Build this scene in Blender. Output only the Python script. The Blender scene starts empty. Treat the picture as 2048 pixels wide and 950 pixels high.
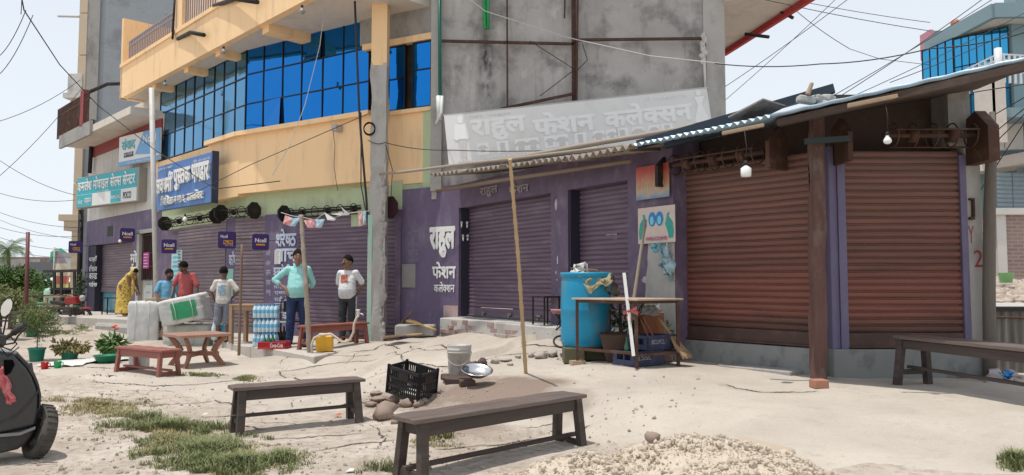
import bpy, bmesh, math, random
from mathutils import Vector, Matrix, Euler, noise
random.seed(7)
R = math.radians
SC = bpy.context.scene
COL = SC.collection
# ------------------------------------------------------------------ camera
F = 1500.0; HZ = 565.0; H = 1.42
TH = math.atan((HZ-475.0)/F)
cam_d = bpy.data.cameras.new('camera'); cam = bpy.data.objects.new('camera', cam_d); COL.objects.link(cam)
cam_d.sensor_width = 36; cam_d.lens = 36*F/2048.0; cam_d.clip_end = 3000; cam_d.clip_start = .05
cam.location = (0, 0, H); cam.rotation_euler = (math.pi/2+TH, 0, 0)
SC.camera = cam
# ------------------------------------------------------------------ light
SUN = Vector((-.20, -.09, .975)).normalized()
elev = math.asin(SUN.z); azim = math.atan2(SUN.x, SUN.y)
W = bpy.data.worlds.new('World'); SC.world = W; W.use_nodes = True
nt = W.node_tree; bg = nt.nodes['Background']
sky = nt.nodes.new('ShaderNodeTexSky'); sky.sky_type = 'NISHITA'; sky.sun_disc = False
sky.sun_elevation = elev; sky.sun_rotation = azim
sky.air_density = 1.0; sky.dust_density = 2.0; sky.ozone_density = 1.6; sky.altitude = 100
# hot hazy noon: the blue sky seen through a bright milky haze that thickens towards the horizon
tcw = nt.nodes.new('ShaderNodeTexCoord'); sxw = nt.nodes.new('ShaderNodeSeparateXYZ'); nt.links.new(tcw.outputs['Generated'], sxw.inputs[0])
rmp = nt.nodes.new('ShaderNodeValToRGB'); nt.links.new(sxw.outputs[2], rmp.inputs[0]); e_ = rmp.color_ramp.elements
e_[0].position = 0; e_[0].color = (.93, .93, .93, 1); e_[1].position = .75; e_[1].color = (.60, .60, .60, 1)
q_ = e_.new(.35); q_.color = (.80, .80, .80, 1)
mxw = nt.nodes.new('ShaderNodeMixRGB'); mxw.inputs[2].default_value = (6.7, 7.1, 7.5, 1)
nt.links.new(rmp.outputs[0], mxw.inputs[0]); nt.links.new(sky.outputs[0], mxw.inputs[1]); nt.links.new(mxw.outputs[0], bg.inputs[0]); bg.inputs[1].default_value = .13
sl = bpy.data.lights.new('sun', 'SUN'); sun = bpy.data.objects.new('sun', sl); COL.objects.link(sun)
sl.energy = 3.3; sl.angle = R(.6); sl.color = (1, .96, .89)
sun.rotation_euler = SUN.to_track_quat('Z', 'Y').to_euler()
SC.view_settings.view_transform = 'Standard'; SC.view_settings.look = 'None'
SC.view_settings.exposure = 0.08; SC.view_settings.gamma = 1
# ------------------------------------------------------------------ pixel -> place helpers (pixels of the 2048x950 photo)
def ray(u, v):
    x, y, z = u-1024.0, F, 475.0-v
    return Vector((x, y*math.cos(TH)-z*math.sin(TH), y*math.sin(TH)+z*math.cos(TH)))
def P(u, v, Y):
    r = ray(u, v); return Vector((0, 0, H))+r*(Y/r.y)
def GZ(u, v, z):
    r = ray(u, v); return Vector((0, 0, H))+r*((z-H)/r.z)
# ------------------------------------------------------------------ ground height
CP = [(-3, 7.4, 0), (-1.5, 7.6, 0), (.6, 6.2, .08), (0, 4, .0), (-4, 5, 0), (-4, 9, 0), (-5, 14, 0), (-3.2, 11.5, .0), (-9, 17, .02), (-12, 26, .05), (-20, 30, 0),
      (3.9, 7.5, .38), (4.2, 6.1, .38), (4.2, 8.3, .37), (5.2, 8.3, .36), (2.6, 9.2, .42), (1.2, 8.9, .46), (1.4, 7.6, .36), (.15, 8.6, .34), (2.6, 6.8, .34), (2.6, 5, .25), (1.0, 5.2, .08),
      (-.6, 8.6, .30), (-1.2, 7.9, .06), (-.5, 13.2, .57), (.6, 11.6, .6), (-1.6, 14.0, .42), (-2.6, 14.6, .27), (-2.9, 13.3, .25), (-3.1, 12.7, .21), (-2.6, 12.1, .13), (-5.2, 14.4, .13), (-3.7, 12.9, .13), (-8, 16.6, .14), (-14, 24.5, .25), (-11, 20.5, .2), (-.6, 10.5, .45), (-2.2, 10, .12), (-1.2, 10, .33), (-1.4, 12, .40),
      (6.5, 8, .3), (8, 12, .1), (9, 5, .3), (15, 20, 0), (7, 14, 0), (-8, 7, 0), (-2, 2, 0), (3, 2, .1), (0, 20, .2), (3, 14, .4), (-1, 16.5, .3), (-8, 10, 0)]
def sm(a, b, x):
    t = max(0, min(1, (x-a)/(b-a))); return t*t*(3-2*t)
# ledges: polylines (world xy) where broken cement stops; the ground behind (left side of travel) is higher
def pl_px(pts, z): return [GZ(u, v, z).to_2d() for u, v in pts]
LEDGE = [(pl_px([(640, 778), (700, 765), (760, 748), (800, 735), (838, 727)], .08), .05, .6),
         (pl_px([(905, 742), (945, 722), (980, 716), (1030, 708), (1075, 704), (1120, 700)], .36), .09, .5),
         (pl_px([(110, 762), (190, 764), (300, 772), (400, 770), (480, 760)], .0), .035, .5),
         (pl_px([(90, 792), (200, 796), (300, 806), (430, 800)], .0), .035, .5),
         (pl_px([(100, 740), (220, 742), (330, 752)], .0), .03, .4),
         (pl_px([(385, 830), (470, 828), (600, 822), (700, 808)], .0), .05, .5),
         (pl_px([(870, 900), (1000, 890), (1130, 868), (1180, 850)], .05), .04, .4)]
def seg_d(p, a, b):
    ab = b-a; t = (p-a).dot(ab)/ab.length_squared
    tc = max(0, min(1, t)); q = a+ab*tc
    cr = ab.x*(p.y-a.y)-ab.y*(p.x-a.x)
    return (p-q).length, cr > 0, (t < 0 or t > 1)
def gz(x, y, detail=False):
    s = w = 0
    for (a, b, c) in CP:
        d = (x-a)**2+(y-b)**2; k = 1/(d+.30)**2
        s += k*c; w += k
    z = s/w
    if y > 35 or abs(x) > 30: z *= .3
    if detail and y < 20 and abs(x) < 15:
        z += .012*noise.noise((x*.9, y*.9, 0))+.006*noise.noise((x*4, y*4, 3))+.003*noise.noise((x*11, y*11, 5))
        p = Vector((x, y))
        for pts, h, dec in LEDGE:
            if not (min(q.x for q in pts)-1 < x < max(q.x for q in pts)+1 and min(q.y for q in pts)-1 < y < max(q.y for q in pts)+1): continue
            best = None
            for i in range(len(pts)-1):
                d, side, end = seg_d(p, pts[i], pts[i+1])
                if best is None or d < best[0]: best = (d, side, end)
            d, side, end = best
            d += .03*noise.noise((x*7, y*7, 9))
            if end: continue
            if side: z += h*.45*(1-sm(0, dec, d))
            else: z -= h*(1-sm(.0, dec*.7, d))*.55
    return z
def G(u, v):
    "point of the ground seen at pixel u, v"
    z = .2
    for _ in range(14):
        p = GZ(u, v, z); z = .5*z+.5*gz(p.x, p.y)
    p = GZ(u, v, z); p.z = gz(p.x, p.y)
    return p
# ------------------------------------------------------------------ materials
def N(nt, typ, **kw):
    n = nt.nodes.new(typ)
    for k, v in kw.items():
        if k.startswith('i_'):
            n.inputs[k[2:].replace('_', ' ')].default_value = v
        else: setattr(n, k, v)
    return n
_M = {}
def mat(name, c, r=.7, m=0., c2=None, scale=6., amt=.5, bump=.15, bscale=None, stretch=(1, 1, 1), c3=None, s3=1.5, amt3=.5, st3=(1, 1, 1), coat=0, spec=.4, trans=0, alpha=1, sss=0):
    "procedural: base colour c mixed with c2 by fine noise, and with c3 by large blotches"
    if name in _M: return _M[name]
    M = bpy.data.materials.new(name); M.use_nodes = True; nt = M.node_tree; b = nt.nodes['Principled BSDF']; L = nt.links
    b.inputs['Roughness'].default_value = r; b.inputs['Metallic'].default_value = m
    b.inputs['Specular IOR Level'].default_value = spec; b.inputs['Coat Weight'].default_value = coat
    b.inputs['Transmission Weight'].default_value = trans; b.inputs['Alpha'].default_value = alpha
    tc = N(nt, 'ShaderNodeTexCoord')
    def nz(sc, st, det=6, rough=.6):
        mp = N(nt, 'ShaderNodeMapping'); mp.inputs['Scale'].default_value = st; L.new(tc.outputs['Object'], mp.inputs[0])
        n = N(nt, 'ShaderNodeTexNoise'); n.inputs['Scale'].default_value = sc; n.inputs['Detail'].default_value = det; n.inputs['Roughness'].default_value = rough
        L.new(mp.outputs[0], n.inputs['Vector']); return n
    if c2 is None: c2 = tuple(x*.78 for x in c)
    n1 = nz(scale, stretch)
    cr = N(nt, 'ShaderNodeMapRange'); cr.inputs['From Min'].default_value = .5-.22; cr.inputs['From Max'].default_value = .5+.25; cr.inputs['To Max'].default_value = amt
    L.new(n1.outputs[0], cr.inputs[0])
    mx = N(nt, 'ShaderNodeMixRGB'); mx.inputs[1].default_value = (*c, 1); mx.inputs[2].default_value = (*c2, 1); L.new(cr.outputs[0], mx.inputs[0])
    out = mx
    if c3 is not None:
        n3 = nz(s3, st3, 8, .68)
        c3r = N(nt, 'ShaderNodeMapRange'); c3r.inputs['From Min'].default_value = .52; c3r.inputs['From Max'].default_value = .66; c3r.inputs['To Max'].default_value = amt3
        L.new(n3.outputs[0], c3r.inputs[0])
        m3 = N(nt, 'ShaderNodeMixRGB'); m3.inputs[2].default_value = (*c3, 1); L.new(out.outputs[0], m3.inputs[1]); L.new(c3r.outputs[0], m3.inputs[0]); out = m3
    L.new(out.outputs[0], b.inputs['Base Color'])
    if bump:
        nb = nz(bscale or scale*3, stretch, 5)
        bp = N(nt, 'ShaderNodeBump'); bp.inputs['Strength'].default_value = bump; bp.inputs['Distance'].default_value = .02
        L.new(nb.outputs[0], bp.inputs['Height']); L.new(bp.outputs[0], b.inputs['Normal'])
    _M[name] = M
    return M
# ------------------------------------------------------------------ mesh builder
class MB:
    def __init__(s): s.v = []; s.f = []; s.sm = []; s.mi = []; s.mats = []; s.cur = 0
    def use(s, m):
        if m not in s.mats: s.mats.append(m)
        s.cur = s.mats.index(m); return s
    def add(s, vs, fs, smooth=False, M=None):
        o = len(s.v)
        s.v += [(M @ Vector(v)) if M else Vector(v) for v in vs]
        for f in fs: s.f.append(tuple(i+o for i in f)); s.sm.append(smooth); s.mi.append(s.cur)
        return s
    def bx(s, x0, x1, y0, y1, z0, z1, M=None):
        v = [(x, y, z) for z in (z0, z1) for y in (y0, y1) for x in (x0, x1)]
        return s.add(v, [(0, 2, 3, 1), (4, 5, 7, 6), (0, 1, 5, 4), (2, 6, 7, 3), (0, 4, 6, 2), (1, 3, 7, 5)], False, M)
    def box(s, c, d, rot=None):
        M = Matrix.Translation(c) @ (Euler(rot).to_matrix().to_4x4() if rot else Matrix())
        return s.bx(-d[0]/2, d[0]/2, -d[1]/2, d[1]/2, -d[2]/2, d[2]/2, M)
    def beam(s, a, b, w, h, up=(0, 0, 1)):
        a = Vector(a); b = Vector(b); d = (b-a); L = d.length; d.normalize(); x = d.cross(Vector(up))
        if x.length < 1e-4: x = d.cross(Vector((1, 0, 0)))
        x.normalize(); z = x.cross(d)
        M = Matrix((x, d, z)).transposed().to_4x4(); M.translation = a
        return s.bx(-w/2, w/2, 0, L, -h/2, h/2, M)
    def taper(s, a, b, w0, h0, w1, h1, xa=(1, 0, 0)):
        "beam with rectangular ends of different size"
        a = Vector(a); b = Vector(b); x = Vector(xa).normalized(); d = (b-a).normalized(); y = d.cross(x).normalized()
        v = [p+x*(i*w/2)+y*(j*h/2) for p, w, h in ((a, w0, h0), (b, w1, h1)) for i, j in ((-1, -1), (1, -1), (1, 1), (-1, 1))]
        return s.add(v, [(3, 2, 1, 0), (4, 5, 6, 7), (0, 1, 5, 4), (1, 2, 6, 5), (2, 3, 7, 6), (3, 0, 4, 7)])
    def tube(s, pts, r, n=8, cap=True, smooth=True, flat=1.0):
        pts = [Vector(p) for p in pts]; rs = r if isinstance(r, (list, tuple)) else [r]*len(pts)
        vs = []; fs = []; ref = None
        for i, p in enumerate(pts):
            a = pts[max(0, i-1)]; b = pts[min(len(pts)-1, i+1)]; d = (b-a)
            d = d.normalized() if d.length > 1e-9 else Vector((0, 0, 1))
            if ref is None:
                ref = Vector((0, 0, 1)) if abs(d.z) < .9 else Vector((1, 0, 0))
            x = d.cross(ref).normalized(); y = x.cross(d).normalized(); ref = y
            for k in range(n):
                t = 2*math.pi*k/n; vs.append(p+x*math.cos(t)*rs[i]+y*math.sin(t)*rs[i]*flat)
        for i in range(len(pts)-1):
            for k in range(n): fs.append((i*n+k, i*n+(k+1) % n, (i+1)*n+(k+1) % n, (i+1)*n+k))
        s.add(vs, fs, smooth)
        if cap:
            o = len(s.v)-len(vs); s.f.append(tuple(o+k for k in range(n))[::-1]); s.f.append(tuple(o+(len(pts)-1)*n+k for k in range(n))); s.sm += [False]*2; s.mi += [s.cur]*2
        return s
    def lathe(s, prof, c=(0, 0, 0), n=24, smooth=True, M=None):
        "prof: [(r, z)]"
        vs = []; fs = []
        for r, z in prof:
            for k in range(n):
                t = 2*math.pi*k/n; vs.append(Vector((r*math.cos(t), r*math.sin(t), z))+Vector(c))
        for i in range(len(prof)-1):
            for k in range(n): fs.append((i*n+k, i*n+(k+1) % n, (i+1)*n+(k+1) % n, (i+1)*n+k))
        if prof[0][0] > 1e-6: fs.append(tuple(range(n))[::-1])
        if prof[-1][0] > 1e-6: fs.append(tuple((len(prof)-1)*n+k for k in range(n)))
        return s.add(vs, fs, smooth, M)
    def prism(s, poly, t0, t1, axis='y', M=None):
        "poly 2d outline extruded along the axis from t0 to t1"
        n = len(poly)
        def p3(a, b, t): return {'y': (a, t, b), 'z': (a, b, t), 'x': (t, a, b)}[axis]
        v = [p3(a, b, t0) for a, b in poly]+[p3(a, b, t1) for a, b in poly]
        fs = [tuple(range(n)), tuple(range(2*n-1, n-1, -1))]+[(i, i+n, (i+1) % n+n, (i+1) % n) for i in range(n)]
        return s.add(v, fs, False, M)
    def hull(s, lo, hi, M=None):
        n = len(lo)
        return s.add(list(lo)+list(hi), [tuple(range(n))[::-1], tuple(range(n, 2*n))]+[(i, (i+1) % n, (i+1) % n+n, i+n) for i in range(n)], False, M)
    def quad(s, a, b, c, d): return s.add([a, b, c, d], [(0, 1, 2, 3)])
    def ball(s, c, r, n=12, M=None, rough=0, seed=0):
        r = Vector(r) if isinstance(r, (tuple, list, Vector)) else Vector((r, r, r)); vs = []; fs = []; m = n//2
        for i in range(m+1):
            p = math.pi*i/m
            for k in range(n):
                t = 2*math.pi*k/n; d = Vector((math.sin(p)*math.cos(t), math.sin(p)*math.sin(t), math.cos(p)))
                q = 1+(rough*noise.noise(d*1.7+Vector((seed, seed*2.3, 0))) if rough else 0)
                vs.append(Vector((d.x*r.x*q, d.y*r.y*q, d.z*r.z*q))+(Vector(c) if M is None else Vector((0, 0, 0))))
        for i in range(m):
            for k in range(n): fs.append((i*n+k, (i+1)*n+k, (i+1)*n+(k+1) % n, i*n+(k+1) % n))
        if M is not None: M = Matrix.Translation(c) @ M
        return s.add(vs, fs, True, M)
    def build(s, name, m=None, parent=None, bevel=0, loc=None, rz=0, seg=1, weld=False):
        me = bpy.data.meshes.new(name); me.from_pydata(s.v, [], s.f)
        me.polygons.foreach_set('use_smooth', s.sm)
        if s.mats and m is None:
            for q in s.mats: me.materials.append(q)
            me.polygons.foreach_set('material_index', s.mi)
        elif m: me.materials.append(m)
        bm = bmesh.new(); bm.from_mesh(me)
        if weld: bmesh.ops.remove_doubles(bm, verts=bm.verts, dist=1e-5)
        bmesh.ops.recalc_face_normals(bm, faces=bm.faces); bm.to_mesh(me); bm.free(); me.update()
        o = bpy.data.objects.new(name, me); COL.objects.link(o)
        if parent: o.parent = parent
        if loc is not None: o.location = loc
        o.rotation_euler.z = rz
        if bevel:
            md = o.modifiers.new('bevel', 'BEVEL'); md.width = bevel; md.segments = seg; md.limit_method = 'ANGLE'; md.angle_limit = R(40)
        return o
def tag(o, label=None, cat=None, group=None, kind=None):
    if label: o['label'] = label
    if cat: o['category'] = cat
    if group: o['group'] = group
    if kind: o['kind'] = kind
    return o
def thing(name, loc, label, cat, rz=0, group=None):
    o = bpy.data.objects.new(name, None); o.empty_display_size = .1; COL.objects.link(o)
    o.location = loc; o.rotation_euler.z = rz
    return tag(o, label, cat, group)
def dup(o, parent=None):
    c = o.copy(); COL.objects.link(c)
    if parent is not None: c.parent = parent
    for ch in list(o.children): dup(ch, c)
    return c
def clone(o, loc, rz=None, label=None):
    c = dup(o); c.location = loc
    if rz is not None: c.rotation_euler.z = rz
    if label: c['label'] = label
    return c
# ------------------------------------------------------------------ lettering (flat glyph meshes)
_G = {}
def _glyph(s, off=0.0, ex=0.0):
    k = (s, off, ex)
    if k in _G: return _G[k]
    c = bpy.data.curves.new('g', 'FONT'); c.body = s; c.offset = off; c.resolution_u = 3; c.fill_mode = 'FRONT'
    o = bpy.data.objects.new('g', c); COL.objects.link(o)
    dg = bpy.context.evaluated_depsgraph_get(); me = bpy.data.meshes.new_from_object(o.evaluated_get(dg))
    vs = [v.co.copy() for v in me.vertices]; fs = [tuple(p.vertices) for p in me.polygons]
    bpy.data.objects.remove(o); bpy.data.curves.remove(c); bpy.data.meshes.remove(me)
    _G[k] = (vs, fs); return _G[k]
def _mx(s):
    v = _glyph(s)[0]; return max((p.x for p in v), default=0)
_A = {}
def _adv(ch):
    if ch not in _A:
        if ord(ch[0]) > 0x900: _A[ch] = _mx('क'+ch+'।')-_mx('क।')
        else: _A[ch] = _mx('H'+ch+'H')-_mx('HH')
    return _A[ch]
def letters(text, bold=0.0):
    """text with '~' after a Devanagari letter for its half form; returns verts, faces, width (1 em = 1)"""
    V = []; Fc = []; x = 0; i = 0
    while i < len(text):
        ch = text[i]; half = i+1 < len(text) and text[i+1] == '~'; i += 2 if half else 1
        if ch == ' ': x += .28; continue
        if ord(ch) >= 0x93a and ord(ch) <= 0x94d or ch in 'ंँः':
            base = _glyph('क'+ch, bold); kv, kf = _glyph('क', bold)
            # combining mark: keep the faces that are not the carrier's
            a = _mx('क')
            adv = _adv(ch)
            vs, fs = base; n0 = len(kv)
            kset = {(round(p.x, 4), round(p.y, 4)) for p in kv}
            keep = [f for f in fs if not all((round(vs[j].x, 4), round(vs[j].y, 4)) in kset for j in f)]
            ka = _adv('क'); used = sorted({j for f in keep for j in f}); mp = {j: len(V)+n for n, j in enumerate(used)}
            V += [(vs[j].x-ka+x, vs[j].y) for j in used]; Fc += [tuple(mp[j] for j in f) for f in keep]
            x += adv; continue
        vs, fs = _glyph(ch, bold); adv = _adv(ch)
        if half:
            cut = adv-.13 if ch not in 'क' else adv*.74
            bm = bmesh.new(); bv = [bm.verts.new(p) for p in vs]
            for f in fs:
                try: bm.faces.new([bv[j] for j in f])
                except ValueError: pass
            bmesh.ops.bisect_plane(bm, geom=bm.verts[:]+bm.edges[:]+bm.faces[:], plane_co=(cut, 0, 0), plane_no=(1, 0, 0), clear_outer=True)
            bm.verts.index_update(); vs = [v.co.copy() for v in bm.verts]; fs = [tuple(v.index for v in f.verts) for f in bm.faces]; bm.free(); adv = cut
        o = len(V); V += [(p.x+x, p.y) for p in vs]; Fc += [tuple(j+o for j in f) for f in fs]
        x += adv
    return V, Fc, x
def write(name, text, m, parent, x0, x1, z0, z1, y=0.0, bold=.0, thick=0, skew=0, M=None, seed=0):
    """lettering on a wall: fills x0..x1, baseline..top z0..z1 in the parent's x/z plane, facing -y; bold thickens the strokes"""
    V, Fc, w = letters(text)
    if not V: return None
    xs = [p[0] for p in V]; ys = [p[1] for p in V]; mnx, mxx, mny, mxy = min(xs), max(xs), min(ys), max(ys)
    sx = (x1-x0)/(mxx-mnx); sz = (z1-z0)/(mxy-mny); mb = MB()
    offs = [(0, 0)] if bold <= 0 else [(bold*math.cos(t*math.pi/3), bold*math.sin(t*math.pi/3)) for t in range(6)]+[(0, 0)]
    for k, (ox, oy) in enumerate(offs):
        mb.add([(x0+(px+ox-mnx)*sx, y-k*.0004, z0+(py+oy-mny)*sz+skew*(px-mnx)*sx) for px, py in V], Fc)
    if thick:
        n = len(V); e = {}
        for f in Fc:
            for i in range(len(f)):
                k = (f[i], f[(i+1) % len(f)]); e[tuple(sorted(k))] = e.get(tuple(sorted(k)), [])+[k]
        bs = [v[0] for v in e.values() if len(v) == 1]
        P3 = [(x0+(px-mnx)*sx, z0+(py-mny)*sz+skew*(px-mnx)*sx) for px, py in V]
        for a_, b_ in bs: mb.quad((P3[a_][0], y, P3[a_][1]), (P3[b_][0], y, P3[b_][1]), (P3[b_][0], y+thick, P3[b_][1]), (P3[a_][0], y+thick, P3[a_][1]))
    if M is not None: mb.v = [M @ p for p in mb.v]
    return mb.build(name, m, parent)
# ------------------------------------------------------------------ wall planes
class Plane:
    "vertical wall plane through two ground points given left to right; s runs along it, +n goes towards the camera"
    def __init__(self, a, b):
        self.a = Vector((a[0], a[1], 0)); self.b = Vector((b[0], b[1], 0)); self.d = (self.b-self.a).normalized(); self.L = (self.b-self.a).length
        self.n = Vector((self.d.y, -self.d.x, 0)); self.rz = math.atan2(self.d.y, self.d.x)
    def hit(self, u, v, off=0):
        r = ray(u, v); o = Vector((0, 0, H)); p0 = self.a+self.n*off
        t = (p0-o).dot(self.n)/r.dot(self.n); return o+r*t
    def s(self, u, v=565, off=0): return (self.hit(u, v, off)-self.a).dot(self.d)
    def z(self, u, v, off=0): return self.hit(u, v, off).z
    def w(self, s, z, off=0): p = self.a+self.d*s+self.n*off; p.z = z; return p
def solve_xy(px, d, u, v=565):
    "point on line px + t d seen in column u"
    r = ray(u, v); k = r.x/r.y; t = (k*px[1]-px[0])/(d[0]-k*d[1]); return (px[0]+t*d[0], px[1]+t*d[1])
# ================================================================== SETTING: ground
def add_math(nt, op, a, b=None, c=None):
    n = nt.nodes.new('ShaderNodeMath'); n.operation = op
    for i, q in enumerate((a, b, c)):
        if q is None: continue
        if isinstance(q, (int, float)): n.inputs[i].default_value = q
        else: nt.links.new(q, n.inputs[i])
    return n.outputs[0]
def ground_mat():
    M = bpy.data.materials.new('ground'); M.use_nodes = True; nt = M.node_tree; b = nt.nodes['Principled BSDF']; L = nt.links
    b.inputs['Roughness'].default_value = .95; b.inputs['Specular IOR Level'].default_value = .15
    tc = N(nt, 'ShaderNodeTexCoord')
    def nz(sc, det=8, rough=.62, st=(1, 1, 1), loc=(0, 0, 0)):
        mp = N(nt, 'ShaderNodeMapping'); mp.inputs['Scale'].default_value = st; mp.inputs['Location'].default_value = loc; L.new(tc.outputs['Object'], mp.inputs[0])
        n = N(nt, 'ShaderNodeTexNoise'); n.inputs['Scale'].default_value = sc; n.inputs['Detail'].default_value = det; n.inputs['Roughness'].default_value = rough
        L.new(mp.outputs[0], n.inputs[0]); return n.outputs[0]
    def rng(x, a, b_, lo=0, hi=1):
        n = N(nt, 'ShaderNodeMapRange'); n.inputs[1].default_value = a; n.inputs[2].default_value = b_; n.inputs[3].default_value = lo; n.inputs[4].default_value = hi; L.new(x, n.inputs[0]); return n.outputs[0]
    def mix(f, a, c):
        n = N(nt, 'ShaderNodeMixRGB')
        for i, q in ((0, f), (1, a), (2, c)):
            if isinstance(q, tuple): n.inputs[i].default_value = (*q, 1)
            elif isinstance(q, float): n.inputs[i].default_value = q
            else: L.new(q, n.inputs[i])
        return n.outputs[0]
    at = N(nt, 'ShaderNodeAttribute', attribute_name='cement'); cem = at.outputs['Fac']
    at2 = N(nt, 'ShaderNodeAttribute', attribute_name='crack'); crk = at2.outputs['Fac']
    at3 = N(nt, 'ShaderNodeAttribute', attribute_name='damp'); dmp = at3.outputs['Fac']
    dirt = mix(rng(nz(1.3), .35, .65), (.37, .31, .255), (.50, .445, .385))
    dirt = mix(rng(nz(11, 7, .7), .47, .66, 0, .8), dirt, (.25, .205, .165))
    dirt = mix(rng(nz(55, 4, .7), .60, .72), dirt, (.62, .57, .50))
    cement = mix(rng(nz(.9, 8, .6, loc=(7, 3, 0)), .35, .68), (.50, .445, .38), (.40, .35, .30))
    cement = mix(rng(nz(3.1, 9, .7, loc=(1, 3, 2)), .54, .68, 0, .7), cement, (.36, .32, .275))
    cement = mix(rng(nz(26, 6, .75), .54, .72, 0, .6), cement, (.33, .29, .25))
    cement = mix(rng(nz(90, 3, .7), .55, .75, 0, .5), cement, (.66, .62, .56))
    cf = add_math(nt, 'ADD', cem, rng(nz(2.4, 9, .7), .3, .7, -.32, .32)); cf = rng(cf, .42, .58)
    col = mix(cf, dirt, cement)
    # damp reddish washing place
    df = rng(add_math(nt, 'MULTIPLY', dmp, rng(nz(3, 6), .25, .7, .4, 1.1)), .2, .75)
    col = mix(df, col, (.24, .185, .15))
    col = mix(crk, col, (.10, .085, .07))
    L.new(col, b.inputs['Base Color'])
    h = add_math(nt, 'ADD', add_math(nt, 'MULTIPLY', nz(6), .5), add_math(nt, 'MULTIPLY', nz(40, 6, .7), .22))
    h = add_math(nt, 'SUBTRACT', h, add_math(nt, 'MULTIPLY', crk, .5))
    bp = N(nt, 'ShaderNodeBump'); bp.inputs['Strength'].default_value = .75; bp.inputs['Distance'].default_value = .035
    L.new(h, bp.inputs['Height']); L.new(bp.outputs[0], b.inputs['Normal'])
    return M
# cracks and ledge lines in the cement (pixel polylines on the photo, taken to the ground)
CRK = [[(560, 742), (660, 728), (720, 722), (800, 705), (880, 690), (900, 700)], [(640, 778), (700, 765), (760, 748), (838, 727), (905, 745), (945, 722), (1030, 708), (1120, 700)],
       [(470, 770), (560, 768), (640, 778)], [(385, 830), (470, 828), (600, 822), (700, 808), (760, 800)], [(180, 764), (300, 772), (400, 770), (480, 760)],
       [(90, 792), (200, 796), (300, 806), (430, 800), (470, 812)], [(380, 858), (450, 850), (540, 860)], [(870, 900), (1000, 890), (1130, 868), (1180, 850)],
       [(700, 705), (745, 700), (770, 688), (850, 700), (905, 698)], [(1440, 770), (1520, 785), (1640, 782)], [(100, 728), (190, 735), (260, 740)], [(330, 852), (400, 838)],
       [(560, 742), (580, 755), (640, 778)], [(1040, 690), (1120, 695)], [(540, 880), (620, 876), (720, 868)], [(620, 905), (700, 890), (790, 880)]]
def axis(a, b, d0, outs):
    v = []; x = a
    while x < b: v.append(x); x += d0(x)
    v.append(b)
    return [-o for o in outs[::-1] if -o < a]+v+[o for o in outs if o > b]
xs = axis(-9, 8.5, lambda x: .055, [10, 11, 12, 13.5, 15, 17, 19, 22, 26, 32, 40, 55, 80, 130, 250, 500, 900])
ys = axis(3.2, 18, lambda y: .035 if y < 7 else (.05 if y < 11 else .075), [19, 20, 21, 22, 23, 24, 26, 28, 31, 35, 40, 50, 65, 90, 130, 200, 350, 600, 1200])
ys = [-60, -10, 0, 1.5, 2.5]+[y for y in ys if y > 2.9]
crk_w = []
for pl in CRK:
    q = [G(u, v).to_2d() for u, v in pl]
    crk_w.append((q, min(p.x for p in q)-.2, max(p.x for p in q)+.2, min(p.y for p in q)-.2, max(p.y for p in q)+.2))
CEMPOLY = [G(u, v).to_2d() for u, v in [(330, 700), (480, 690), (620, 700), (740, 684), (900, 640), (1130, 650), (1700, 650), (2300, 700), (2300, 945), (1700, 935), (1350, 930), (1190, 860), (1000, 850), (860, 812), (750, 802), (560, 830), (470, 800), (300, 790), (60, 745), (60, 690)]]
def inpoly(p, poly):
    c = False; j = len(poly)-1
    for i in range(len(poly)):
        a, b = poly[i], poly[j]
        if (a.y > p.y) != (b.y > p.y) and p.x < (b.x-a.x)*(p.y-a.y)/(b.y-a.y)+a.x: c = not c
        j = i
    return c
DAMP = [(G(1000, 775).to_2d(), 1.1, 1.15), (G(900, 790).to_2d(), .8, .9), (G(1100, 800).to_2d(), .7, .8), (G(760, 800).to_2d(), .5, .8), (G(950, 860).to_2d(), .5, .7)]
gv = []; cem = []; crk = []; dmp = []
for y in ys:
    for x in xs:
        near = -9 <= x <= 8.5 and 3 < y < 18.1
        z = gz(x, y, near); gv.append((x, y, z)); p = Vector((x, y))
        ca = 0; cr = 0; da = 0
        if near:
            pj = p+Vector((noise.noise((x*1.3, y*1.3, 5)), noise.noise((x*1.3, y*1.3, 8))))*.35
            ca = 1.0 if inpoly(pj, CEMPOLY) else 0.25
            for q, x0, x1, y0, y1 in crk_w:
                if x0 < x < x1 and y0 < y < y1:
                    wob = .05*noise.noise((x*6, y*6, 1)); wd = .022+.02*abs(noise.noise((x*2.3, y*2.3, 4)))
                    for i in range(len(q)-1):
                        d, sd, en = seg_d(p+Vector((wob, wob)), q[i], q[i+1])
                        cr = max(cr, 1-sm(wd*.4, wd*1.6, d))
            for c, rad, st in DAMP:
                da = max(da, st*(1-sm(.3*rad, rad, (p-c).length)))
        cem.append(ca); crk.append(cr*.25); dmp.append(da)
nx = len(xs)
gf = [(j*nx+i, j*nx+i+1, (j+1)*nx+i+1, (j+1)*nx+i) for j in range(len(ys)-1) for i in range(nx-1)]
gm = bpy.data.meshes.new('ground'); gm.from_pydata(gv, [], gf); gm.polygons.foreach_set('use_smooth', [True]*len(gf))
for nme, arr in (('cement', cem), ('crack', crk), ('damp', dmp)):
    a = gm.attributes.new(nme, 'FLOAT', 'POINT'); a.data.foreach_set('value', arr)
gm.materials.append(ground_mat()); ground = bpy.data.objects.new('ground', gm); COL.objects.link(ground); ground['kind'] = 'structure'
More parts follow.
